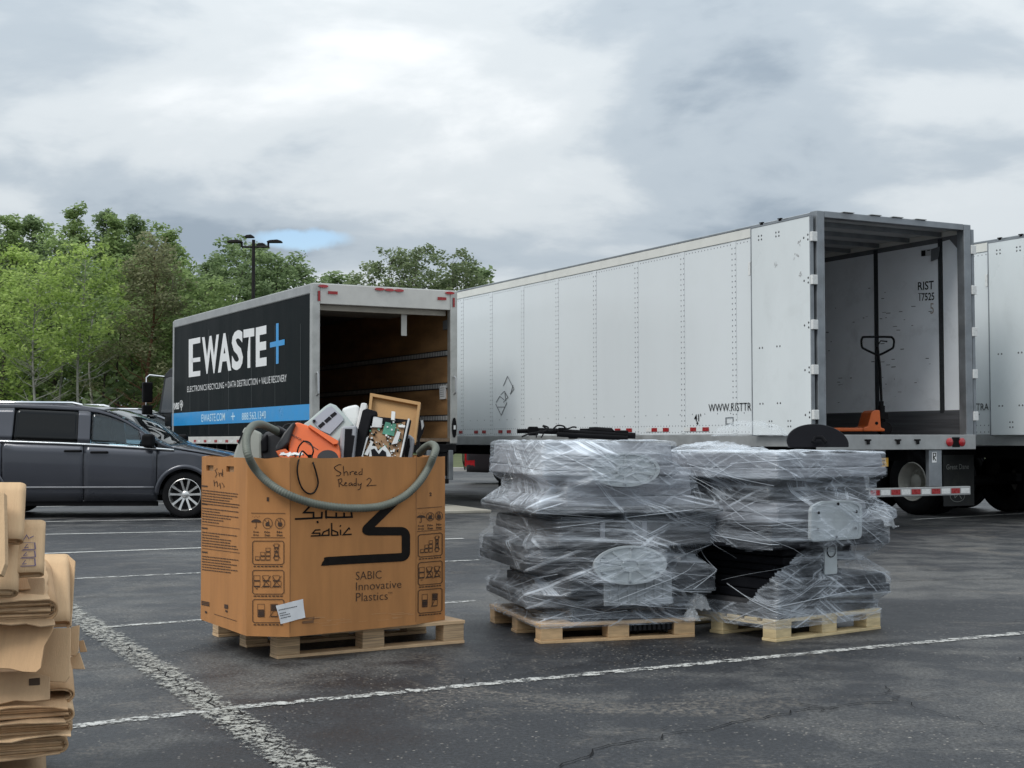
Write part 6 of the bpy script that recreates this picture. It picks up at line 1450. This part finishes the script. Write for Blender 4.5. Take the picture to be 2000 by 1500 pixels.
# ---------------- loose things on the stacks
Z0 = lambda x, y: (900 + x / 3.192, 800 + y / 3.192)
t = thing('folded_stand', 'black metal stand rods and clamps lying on top of the left stack', 'stand', at(1125, 853, 8.45)); O = t.location
bk = mat('stand_black', (.008, .008, .009), .45, var=.2, spec=.2)
def rod(nm, pts, r, Y=8.4, n=10): b = MB(); b.tube([at(x, y, Y) - O for x, y in pts], r, n); return b.build(nm, bk, t, smooth=True)
rod('rod', [Z0(350, 135), Z0(440, 133)], .013); rod('rod', [Z0(430, 130), Z0(640, 138), Z0(700, 150)], .018); rod('rod', [Z0(640, 140), Z0(960, 158), Z0(1088, 163)], .018, 8.34); rod('rod', [Z0(600, 155), Z0(1040, 178)], .014, 8.3)
for (x, y, w_) in ((450, 135, 26), (630, 142, 20), (700, 155, 24), (1000, 158, 34)):
    b = MB(); c = at(*Z0(x, y), 8.37) - O; b.box(c.x - w_ * .0012, c.x + w_ * .0012, c.y - .04, c.y + .04, c.z - .026, c.z + .028); b.build('clamp', bk, t, bevel=.008)
b = MB(); q = [Z0(740, 118), Z0(940, 116), Z0(950, 128), Z0(930, 140), Z0(745, 136)]; b.add([at(x, y, 8.35) - O for x, y in q] + [at(x, y, 8.6) - O for x, y in q], [(0, 1, 2, 3, 4), (9, 8, 7, 6, 5)] + [(i, (i + 1) % 5, 5 + (i + 1) % 5, 5 + i) for i in range(5)]); b.build('plate', bk, t, bevel=.004)
b = MB(); b.tube([at(*Z0(x, y), 8.36) - O for x, y in ((800, 130), (840, 128), (940, 135), (950, 125))], .02, 8); b.build('arm', bk, t, smooth=True)
t = thing('stand_cable', 'black cable curling over the stand rods on the left stack', 'cable', at(1050, 850, 8.3)); O = t.location
b = MB(); b.tube([p - O for p in spline([at(*Z0(x, y), 8.3) for x, y in ((380, 170), (430, 150), (520, 135), (545, 112), (510, 100), (560, 130), (600, 100), (640, 103), (660, 120), (700, 108), (722, 112))], 6)], .005, 7); b.build('cord', cab, t, smooth='all')
b = MB(); b.tube([p - O for p in spline([at(*Z0(x, y), 8.3) for x, y in ((470, 175), (475, 150), (500, 130), (515, 150), (500, 175))], 6)], .004, 7); b.build('cord', cab, t, smooth='all')
# round black base leaning on top of the right stack
dc = at(1597, 864, 8.62); t = thing('round_stand_base', 'black half-round television base lying on the right stack', 'stand', dc); b = MB()
Md = Matrix.Rotation(R(-58), 4, 'X'); prof = [(0, .0), (.175, 0.0), (.195, .008), (.198, .018), (.17, .026), (.06, .04), (0, .045)]
n_ = 40; vs = []; fs = []
hp_ = [(-.19, -.005)] + [(.19 * math.cos(a), .115 * math.sin(a)) for a in np.linspace(math.pi, 0, 26)] + [(.19, -.005), (.185, -.03), (-.185, -.03)]
b.prism(hp_, lambda u, v, d_: Vector((u, d_ + v * .9, v)), -.012, .018); b.build('base_plate', mat('base_gloss_black', (.008, .008, .010), .35, spec=.25), t, bevel=.007, seg=3)
b = MB(); b.tube([(-.04, -.05, .0), (-.02, -.03, .03), (.02, -.03, .03), (.04, -.05, .0)], .012, 8); b.build('neck_stub', bk, t, smooth=True)
t = thing('plastic_sheet', 'bulging sheet of clear plastic on top of the right stack', 'plastic sheet', at(1468, 852, 8.8)); crumple(t, Vector(t.location), .24, .12, .075, 14., mat('clear_sheet', (.72, .75, .76), .15, alpha=.13), n=20)

# ================================================================== pile of flattened cardboard, lower left
cb_m = [mat('carton_tan_%s' % n_, c, .8, var=.10, vscale=2.5, bump=.35, bscale=70, stretch=(9, .6, 1), spec=.2, dirt=.35, dirtcol=(.3, .2, .12)) for n_, c in (('light', (.63, .435, .26)), ('warm', (.55, .355, .20)), ('dull', (.44, .30, .18)))]
edge_m = mat('carton_edge', (.20, .13, .07), .9, var=.4, vscale=60)
def bundle(label, tip, Y, W_, th, depth, pitch, yaw=0., roll=0., nl=4, m=0, sharp=1.):
    """folded cartons: nested U-folds opening to the left, folded edge to the right; front end faces the camera"""
    p = at(tip[0], tip[1], Y); t = thing('flattened_cartons', label, 'cardboard', p, 0, 'pile of flattened cardboard')
    t.rotation_euler = (pitch, roll, yaw + .33)
    for k in range(nl):
        h = max(.004, th / 2 - k * .0075); rr = h * sharp; off_ = k * .004
        prof = [(-W_, h + .002 * math.sin(k))] + [(-W_ * f, h * (1 + .06 * math.sin(f * 7 + k))) for f in (.75, .5, .3)] + [(-h - off_ + 0 * math.cos(a) + rr * math.sin(a) * 1.0, h * math.cos(a)) for a in np.linspace(0, math.pi, 12)] + [(-W_ * f, -h * (1 + .06 * math.sin(f * 5 + k))) for f in (.3, .5, .75)] + [(-W_, -h)]
        rows = [[(x, y + .004 * k * random.uniform(-1, 1), z + .007 * noise.noise((x * 9, y * 8, k * 3 + tip[1]))) for x, z in prof] for y in np.linspace(.0 + .008 * k * random.random(), depth, 7)]
        b = MB(); b.grid(rows); o = b.build('carton_sheet', cb_m[(m + k) % 3] if k else cb_m[m], t, smooth=True, fix=False); md = o.modifiers.new('thick', 'SOLIDIFY'); md.thickness = .0055; md.offset = -1
    return t
def sheet(label, poly, Y, th, m, lean=0., yaw=0., slots=(), curl=0.):
    n = len(poly); cxp = sum(q[0] for q in poly) / n; yb = max(q[1] for q in poly); p0 = at(cxp, yb, Y)
    t = thing('carton_sheet', label, 'cardboard', p0, 0, 'pile of flattened cardboard')
    px_prism('panel', poly, Y, th, m, t, lean=lean, yaw=yaw, bevel=.0015)
    for sl in slots: on_prism('hand_slot', [sl], Y, mat('slot_dark', (.05, .03, .018), .9), t, t, lean, yaw, cxp, yb, out=.0025, thick=0)
    return t
bundle('thick folded carton bundle at the very bottom of the cardboard pile', (92, 1545), 4.55, .7, .13, .55, .03, nl=6, m=2)
bundle('folded carton bundle third from the bottom of the pile', (134, 1454), 4.5, .75, .052, .6, .06, .03, nl=5, m=1)
bundle('folded carton bundle fourth from the bottom, long fold to the right', (142, 1421), 4.5, .75, .042, .6, .06, -.02, nl=5, m=2)
bundle('folded carton bundle fifth from the bottom with dark layered end', (146, 1394), 4.5, .75, .048, .6, .09, .02, nl=5, m=0)
bundle('gaping folded carton with a dark pointed opening mid pile', (136, 1357), 4.55, .6, .055, .5, .12, .0, nl=2, m=1, sharp=1.6)
sheet('torn carton sheet with a hand hole hanging low in front', [(-60, 1318), (0, 1312), (55, 1310), (97, 1322), (97, 1366), (60, 1370), (30, 1368), (0, 1375), (-60, 1378)], 4.42, .006, cb_m[2], lean=.5, slots=([(57, 1326), (78, 1324), (78, 1338), (57, 1339)],))
sheet('ribbed carton sheet hanging upright behind the big front sheet', [(70, 1228), (138, 1226), (136, 1320), (128, 1332), (98, 1331), (86, 1322), (60, 1320)], 4.5, .007, cb_m[0], lean=.35)
sheet('large plain carton sheet drooping at the front of the pile', [(-60, 1226), (0, 1218), (60, 1212), (106, 1210), (103, 1230), (86, 1262), (79, 1305), (70, 1313), (45, 1312), (20, 1306), (0, 1305), (-60, 1306)], 4.36, .006, cb_m[1], lean=.55)
sheet('narrow carton flap sticking out beside the ribbed sheet', [(139, 1224), (155, 1221), (153, 1272), (148, 1280), (136, 1281)], 4.6, .006, cb_m[0], lean=.3)
sheet('small carton tab poking out furthest right', [(153, 1252), (163, 1250), (170, 1273), (156, 1274)], 4.66, .005, cb_m[1], lean=.2)
sheet('pale carton scrap below the narrow flap', [(136, 1284), (155, 1274), (166, 1307), (141, 1306)], 4.62, .005, cb_m[0], lean=.4)
bundle('wide folded carton bundle with many dark layers above the front sheet', (114, 1190), 4.45, .7, .072, .5, .22, .04, nl=6, m=1)
sheet('carton offcut lying on the wide bundle', [(30, 1130), (86, 1128), (86, 1160), (75, 1166), (40, 1172), (10, 1168)], 4.42, .012, cb_m[2], lean=1.1)
sheet('tall carton sheet with a long slot and clipped corner', [(82, 1084), (134, 1085), (147, 1096), (146, 1110), (139, 1222), (132, 1226), (112, 1212), (85, 1206), (70, 1200)], 4.75, .007, cb_m[0], lean=.5, slots=([(83, 1092), (119, 1092), (119, 1095), (83, 1095)],))
b6 = bundle('rolled carton under the tall slotted sheet, dark round end', (138, 1217), 4.68, .3, .032, .3, .75, .0, nl=2, m=0)
b1_ = bundle('curved carton bundle with purple printed boxes', (86, 1122), 4.42, .30, .036, .19, .98, -.04, nl=4, m=0)
b2_ = bundle('left carton bundle with a wide rounded end near the frame edge', (36, 1158), 4.36, .5, .055, .24, .95, -.05, nl=5, m=0)
b3_ = bundle('topmost carton bundle at the left edge of the frame', (46, 1058), 4.38, .4, .042, .205, 1.0, -.05, nl=5, m=0)
sheet('carton edge cut off by the frame at the far left', [(-40, 960), (8, 962), (10, 1060), (10, 1100), (2, 1122), (-40, 1118)], 4.25, .03, cb_m[0], lean=.4)
def flat_sheet(label, tip, Y, W_, depth, pitch, yaw, m, seed, th=.005):
    rs = random.Random(seed); p = at(tip[0], tip[1], Y); t = thing('carton_sheet', label, 'cardboard', p, 0, 'pile of flattened cardboard'); t.rotation_euler = (pitch, 0, yaw + .33)
    n = 16; top = []; 
    fr = [(-W_ * (1 - k / n), -.012 * rs.random() - .02 * (rs.random() > .8)) for k in range(n + 1)]
    sd = [(.012 * rs.random() - .01, depth * k / 8) for k in range(1, 9)]; bk2 = [(-W_, depth)]
    b = MB(); b.prism(fr + sd + bk2, lambda u, v, d_: (u, v, d_ + .006 * math.sin(u * 14 + seed)), -th / 2, th / 2); b.build('panel', m, t, bevel=.0012); return t
flat_sheet('thin torn sheet between the two lowest folded bundles', (118, 1474), 4.47, .7, .4, .03, .02, cb_m[2], 1)
flat_sheet('thin ragged sheet jutting above the third folded bundle', (139, 1437), 4.46, .7, .4, .05, -.03, cb_m[0], 2)
flat_sheet('thin dull sheet between the fourth and fifth folded bundles', (128, 1408), 4.46, .7, .4, .06, .05, cb_m[2], 3)
flat_sheet('thin sheet lying over the fifth folded bundle', (133, 1378), 4.47, .7, .4, .10, -.02, cb_m[1], 4)
flat_sheet('ragged sheet just under the wide layered bundle', (108, 1213), 4.42, .7, .4, .2, .0, cb_m[2], 5)
flat_sheet('thin sheet edge resting on the wide layered bundle', (98, 1167), 4.42, .7, .35, .25, .03, cb_m[0], 6)
flat_sheet('short torn sheet tucked behind the left rounded bundle', (60, 1150), 4.46, .4, .3, .5, .0, cb_m[1], 7)
# purple printed frames on the curved bundle
pur = mat('purple_print', (.10, .085, .20), .7, var=.3, vscale=40); Mb = mtx(b1_)
def FPb(px, py, off): p = pix(px, py, Mb, 2, .0195); return Vector((p.x, p.y, p.z + off))
o = []
for (x0, y0, x1, y1) in ((40, 1092, 69, 1107), (42, 1077, 69, 1090), (44, 1061, 69, 1075)): o += stroke_polys([(x0, y1), (x1, y1 - 1)], 1.4) + stroke_polys([(x1, y1 - 1), (x1 - 1, y0)], 2.2) + stroke_polys([(x0, y0), (x1, y0)], .7) + stroke_polys([(x0 + 10, y0 + 3), (x0 + 4, y1 - 4), (x0 + 12, y1 - 5)], 1.3)
o += stroke_polys([(46, 1056), (52, 1046), (57, 1054)], 1.4) + stroke_polys([(58, 1052), (66, 1048)], 1.4)
poly_obj('print', o, FPb, pur, b1_, .004)

# ================================================================== trees
def leaf_mat(name, c1, c2, c3):
    m = bpy.data.materials.new(name); m.use_nodes = True; t = m.node_tree; t.nodes.clear()
    tcn = N(t, 'ShaderNodeTexCoord'); oi = N(t, 'ShaderNodeObjectInfo'); at_ = N(t, 'ShaderNodeAttribute'); at_.attribute_name = 'tone'
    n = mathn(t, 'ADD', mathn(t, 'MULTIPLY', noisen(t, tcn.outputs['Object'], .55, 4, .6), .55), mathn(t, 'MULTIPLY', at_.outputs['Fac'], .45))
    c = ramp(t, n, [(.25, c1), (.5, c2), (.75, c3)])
    d = N(t, 'ShaderNodeBsdfPrincipled'); t.links.new(c, d.inputs['Base Color']); d.inputs['Roughness'].default_value = .55; d.inputs['Specular IOR Level'].default_value = .35
    tr_ = N(t, 'ShaderNodeBsdfTranslucent'); t.links.new(c, tr_.inputs[0])
    mx = N(t, 'ShaderNodeMixShader'); mx.inputs[0].default_value = .5; t.links.new(d.outputs[0], mx.inputs[1]); t.links.new(tr_.outputs[0], mx.inputs[2])
    o = N(t, 'ShaderNodeOutputMaterial'); t.links.new(mx.outputs[0], o.inputs[0]); return m
LM = {'bright': leaf_mat('leaf_bright', (.15, .22, .055), (.36, .49, .13), (.56, .68, .23)), 'mid': leaf_mat('leaf_mid', (.11, .16, .06), (.24, .335, .125), (.40, .51, .21)),
      'dark': leaf_mat('leaf_dark', (.095, .14, .065), (.20, .28, .13), (.35, .45, .22)), 'grey': leaf_mat('leaf_grey_green', (.11, .145, .075), (.20, .255, .13), (.32, .38, .20)), 'pine': leaf_mat('needle_brown', (.12, .13, .065), (.23, .24, .13), (.35, .36, .20))}
bark_d = mat('bark_dark', (.06, .05, .042), .9, var=.3, vscale=6, bump=.4, bscale=20); bark_w = mat('bark_birch', (.25, .245, .215), .8, var=.35, vscale=7, stretch=(1, 1, .3)); bark_r = mat('bark_pine', (.18, .085, .05), .9, var=.3, vscale=6, bump=.4, bscale=20)
def leaves(cent, rad, n_per, size, rng, flat=.6):
    """many leaf-sized quads gathered in clumps"""
    P = []; T = []
    for c, r in zip(cent, rad):
        m = int(.78 * n_per * (r / .8) ** 1.6); q = rng.normal(size=(m, 3)); q /= np.linalg.norm(q, axis=1)[:, None] + 1e-9
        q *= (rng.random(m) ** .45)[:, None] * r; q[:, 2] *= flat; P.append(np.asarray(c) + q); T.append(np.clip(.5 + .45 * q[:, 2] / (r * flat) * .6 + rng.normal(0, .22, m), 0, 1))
    P = np.concatenate(P); T = np.concatenate(T); n = len(P)
    a = rng.normal(size=(n, 3)); a[:, 2] *= .35; a /= np.linalg.norm(a, axis=1)[:, None]; b_ = rng.normal(size=(n, 3)); b_[:, 2] *= .6; b_ -= a * (a * b_).sum(1)[:, None]; b_ /= np.linalg.norm(b_, axis=1)[:, None]
    s = size * rng.uniform(.6, 1.35, n)[:, None]; a *= s; b_ *= s * .55
    v = np.stack([P - a, P + b_, P + a, P - b_], 1).reshape(-1, 3); return v, T
def crown_mesh(name, cent, rad, n_per, size, rng, flat=.6):
    v, T = leaves(cent, rad, n_per, size, rng, flat); n = len(v) // 4
    me = bpy.data.meshes.new(name); me.vertices.add(n * 4); me.vertices.foreach_set('co', v.ravel()); me.loops.add(n * 4); me.loops.foreach_set('vertex_index', np.arange(n * 4)); me.polygons.add(n)
    me.polygons.foreach_set('loop_start', np.arange(n) * 4); me.polygons.foreach_set('loop_total', np.full(n, 4)); me.update()
    at_ = me.attributes.new('tone', 'FLOAT', 'POINT'); at_.data.foreach_set('value', np.repeat(T, 4)); me.validate(); return me
def make_tree(kind, H, spread, base, leafm, bark, seed, label, n_cl=70, n_per=70, size=.17, trunk_r=.16, group=None, open_=False, name='tree', clr=(.6, 1.1)):
    rng = np.random.default_rng(seed); t = thing(name, label, 'tree', (0, 0, 0), 0, group)
    lean = rng.normal(0, .03, 2); tp = [Vector((lean[0] * z + .12 * math.sin(z * .7 + seed), lean[1] * z + .1 * math.cos(z * .6 + seed), z)) for z in np.linspace(0, H * .93, 12)]
    tp[0].z = -.2
    cent, rad = [], []; b = MB(); b.tube(tp, [trunk_r * (1 - .88 * i / 11) for i in range(12)], 9)
    for k in range(n_cl):
        f = rng.random() ** .8; z = base + (H - base) * f
        an = rng.uniform(0, 2 * math.pi)
        if kind == 'pine': w = spread * (1 - f) ** .75 + .25
        elif kind == 'column': w = spread * (1 - max(0, f - .25) ** 1.3 * 1.1) * (.6 + .4 * math.sin(an * 3 + seed))
        else: w = spread * math.sqrt(max(.02, 1 - ((f - .42) / .62) ** 2))
        r = w * (rng.random() ** .42); zi = min(11, max(0, z / (H * .93) * 11)); tb = tp[int(zi)]
        c = (tb.x + r * math.cos(an), tb.y + r * math.sin(an), z); cent.append(c); rad.append(rng.uniform(*clr) * (.75 if f > .85 else 1.))
        if k % 2 == 0:
            z0 = max(base * .75, z - r * .75); s = tp[int(min(11, max(0, z0 / (H * .93) * 11)))]
            p0 = Vector((s.x, s.y, z0)); p1 = Vector(c); mid = p0.lerp(p1, .5) + Vector((0, 0, -.12 * r)); rr = max(.016, trunk_r * .26 * (1 - f * .6)); b.tube([p0, mid, p1], [rr, rr * .65, rr * .25], 5, cap=False)
    if open_:
        for k in range(9):   # bare limbs below the crown
            z0 = base * rng.uniform(.35, 1.0); an = rng.uniform(0, 2 * math.pi); L = rng.uniform(.8, 1.9); s = tp[int(z0 / (H * .93) * 11)]; p0 = Vector((s.x, s.y, z0))
            d_ = Vector((math.cos(an), math.sin(an), rng.uniform(.2, .8))); p2 = p0 + d_ * L; b.tube([p0, p0 + d_ * L * .5 + Vector((0, 0, -.1)), p2], [.028, .018, .007], 5, cap=False)
            p3 = p0 + d_ * L * .55; b.tube([p3, p3 + Vector((math.cos(an + .8), math.sin(an + .8), .6)) * L * .4], [.018, .007], 5, cap=False)
    b.build('trunk', bark, t, smooth='all')
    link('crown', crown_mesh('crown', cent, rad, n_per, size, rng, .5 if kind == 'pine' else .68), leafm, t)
    return t
def put(t, px, Y, s=1., rz=0.): p = at(px, 858, Y); t.location = (p.x, Y, .12 + max(0, (Y - 60) * .012)); t.rotation_euler = (0, 0, rz); t.scale = (s, s, s); return t
hgt = lambda py, Y: 1.16 + (858 - py) / FPX * Y - .12
G = 'trees of the wood beside the parking lot'
# front row, told apart
put(make_tree('round', hgt(515, 56), 2.0, 3.7, LM['bright'], bark_w, 1, 'young bright green birch with pale trunk nearest the left edge', 110, 110, .085, .075, G, True, 'birch_tree', (.3, .62)), 64, 56)
put(make_tree('round', hgt(475, 57.5), 1.8, 4.4, LM['bright'], bark_w, 2, 'slender light green birch second from the left edge', 110, 110, .085, .075, G, True, 'birch_tree', (.3, .62)), 156, 57.5)
put(make_tree('pine', hgt(455, 60), 2.3, 3.0, LM['pine'], bark_r, 3, 'brownish pine with a reddish trunk in front of the wood', 85, 170, .075, .12, G, True, 'pine_tree', (.5, .95)), 281, 60)
put(make_tree('round', hgt(480, 62), 2.6, 1.6, LM['bright'], bark_d, 4, 'yellow green bushy tree cut off by the left frame edge', 130, 130, .10, .12, G, False, 'tree', (.4, .8)), 5, 62)
put(make_tree('round', hgt(512, 63), 2.4, 1.2, LM['mid'], bark_d, 5, 'rounded mid green tree left of the box truck roof', 130, 130, .10, .13, G, False, 'tree', (.4, .8)), 352, 63)
put(make_tree('round', hgt(545, 60), 2.0, .8, LM['mid'], bark_d, 15, 'low green tree just over the front of the box truck', 110, 130, .10, .11, G, False, 'tree', (.4, .8)), 415, 60)
put(make_tree('round', hgt(472, 71), 3.2, 2.0, LM['dark'], bark_d, 6, 'dense dark crowned tree behind the lamp post', 170, 130, .115, .17, G, False, 'tree', (.4, .85)), 455, 71)
put(make_tree('round', hgt(482, 72), 2.8, 2.0, LM['dark'], bark_d, 7, 'dark tree just right of the lamp post', 140, 130, .115, .16, G, False, 'tree', (.4, .85)), 535, 72)
put(make_tree('column', hgt(522, 74), 1.5, 2.0, LM['dark'], bark_d, 8, 'slim dark tree above the rear corner of the box truck', 40, 120, .13, .1, G), 596, 74)
# back row: three builds, copied
bk_ = [make_tree('column', 13.6, 2.3, 3.5, LM['mid'], bark_d, 20, 'tall mid green poplar in the back row of the wood', 190, 110, .115, .17, G, False, 'tree', (.32, .72)), make_tree('column', 13.2, 2.4, 3.0, LM['dark'], bark_d, 21, 'tall dark green poplar in the back row of the wood', 190, 110, .115, .17, G, False, 'tree', (.32, .72)), make_tree('round', 12.0, 3.2, 2.2, LM['mid'], bark_d, 22, 'broad green tree deep in the wood', 170, 115, .12, .18, G, False, 'tree', (.45, .85))]
used_ = [0, 0, 0]
BL = ['tall back-row poplar above the yellow green bush at the left edge', 'dark poplar rising behind the leftmost birch', 'highest treetop of the wood, above and between the birches', 'dark poplar top just right of the highest treetop', 'poplar top rising behind the pine on its left', 'dark poplar top rising behind the pine on its right', 'rightmost poplar of the back row, sloping down towards the lamp post', 'dark poplar outside the left frame edge', 'broad tree filling the gap between the two birches', 'broad tree filling the gap between second birch and pine', 'broad tree low behind the pine and the rounded tree', 'broad tree outside the left frame edge', 'broad far tree behind the left end of the wood', 'broad far tree behind the pine', 'dark tree in the dip between pine and lamp post', 'broad far tree behind the tree right of the lamp post', 'pale far tree behind the lamp post', 'poplar well outside the left frame edge']
for i, (px, Y, py, k) in enumerate(((20, 76, 425, 0), (75, 78, 432, 1), (135, 77, 405, 0), (185, 79, 420, 1), (230, 76, 424, 0), (275, 78, 432, 1), (318, 76, 452, 0), (-40, 76, 420, 1), (110, 69, 470, 2), (200, 67, 505, 2), (310, 70, 530, 2), (-70, 68, 470, 2), (30, 84, 440, 2), (250, 84, 445, 2), (390, 80, 520, 1), (510, 80, 500, 2), (430, 82, 505, 0), (-120, 74, 430, 0))):
    o = bk_[k] if not used_[k] else copy_tree(bk_[k]); used_[k] = 1; base_h = (13.6, 13.2, 12.0)[k]; s = hgt(py, Y) / base_h; put(o, px, Y, s, i * 1.7); o['label'] = BL[i]
# far group beyond the trucks
put(make_tree('round', hgt(492, 92), 2.4, 4.0, LM['grey'], bark_d, 30, 'sparse wispy tree above the box truck, left of the far group', 90, 60, .12, .14, G, True, clr=(.3, .75)), 742, 92)
put(make_tree('round', hgt(494, 90), 3.0, 2.5, LM['grey'], bark_d, 31, 'olive green tree in the middle of the far group between the trucks', 150, 95, .13, .15, G, True, clr=(.35, .8)), 812, 90)
put(make_tree('round', hgt(497, 91), 2.8, 2.5, LM['grey'], bark_d, 32, 'olive green tree at the right of the far group between the trucks', 150, 95, .13, .15, G, True, clr=(.35, .8)), 872, 91)
put(make_tree('round', hgt(526, 96), 2.0, 2.0, LM['dark'], bark_d, 33, 'small dark tree peeking over the front of the long trailer', 45, 70, .2, .12, G), 945, 96)
put(make_tree('round', hgt(541, 100), 1.4, 2.0, LM['dark'], bark_d, 34, 'small dark treetop peeking over the box truck roof', 30, 70, .2, .1, G), 655, 100)
put(make_tree('round', hgt(549, 100), 1.2, 2.0, LM['dark'], bark_d, 35, 'lowest dark treetop between the small one and the wispy tree', 26, 70, .2, .1, G), 690, 100)
for i_, (px, py, lab) in enumerate(((780, 512, 'low olive tree between the wispy tree and the middle of the far group'), (843, 506, 'low olive tree between the two taller trees of the far group'), (908, 522, 'low olive tree at the right end of the far group'), (722, 524, 'low olive tree at the left end of the far group'))):
    put(make_tree('round', hgt(py, 94), 2.6, 1.0, LM['grey'], bark_d, 40 + i_, lab, 110, 95, .13, .12, G, False, clr=(.4, .8)), px, 94)
# undergrowth below the crowns
rng = np.random.default_rng(50); cent, rad = [], []
for _ in range(330):
    Y = rng.uniform(60, 78); px = rng.uniform(-160, 620); p = at(px, 858, Y); cent.append((p.x, Y, abs(rng.normal(0, 1.5)) + .4)); rad.append(rng.uniform(.6, 1.3))
for _ in range(160):
    Y = rng.uniform(86, 100); px = rng.uniform(560, 1400); p = at(px, 858, Y); cent.append((p.x, Y, abs(rng.normal(0, 2.2)) + .5)); rad.append(rng.uniform(.8, 1.5))
o = link('undergrowth', crown_mesh('undergrowth', cent, rad, 60, .2, rng), LM['dark']); tag(o, 'dense dark undergrowth along the edge of the wood', 'undergrowth', kind='stuff')
# bare slim trunks standing in the wood
for i, (px, Y) in enumerate(((178, 60.5), (232, 62), (206, 64), (118, 63), (320, 64), (258, 66))):
    b = MB(); r_ = random.Random(i); t = thing('tree', ('slim bare grey trunk right of the second birch', 'thin dark trunk left of the reddish pine', 'thin trunk in the shade between birch and pine', 'thin shaded trunk between the two birches', 'thin shaded trunk beside the box truck mirror', 'thin shaded trunk just left of the pine')[i], 'tree', (0, 0, 0), 0, 'slim trunks in the wood')
    tp = [Vector((.1 * math.sin(z + i), .1 * math.cos(z * .8), z)) for z in np.linspace(-.2, 6.5, 9)]; b.tube(tp, [.075 * (1 - .07 * k) for k in range(9)], 7)
    for k in range(10): z = r_.uniform(1.5, 6); an = r_.uniform(0, 6.28); L = r_.uniform(.5, 1.4); p0 = Vector((.1 * math.sin(z + i), .1 * math.cos(z * .8), z)); b.tube([p0, p0 + Vector((math.cos(an), math.sin(an), .5)) * L], [.02, .006], 5, cap=False)
    b.build('trunk', bark_w if i in (0, 3) else bark_d, t, smooth='all'); cl_ = [(.1 * math.sin(z + i) + r_.uniform(-.9, .9), r_.uniform(-.9, .9), z) for z in np.linspace(4.2, 7.2, 16)]
    link('crown', crown_mesh('crown', cl_, [.6] * 16, 60, .16, np.random.default_rng(60 + i)), LM['mid'], t); put(t, px, Y)
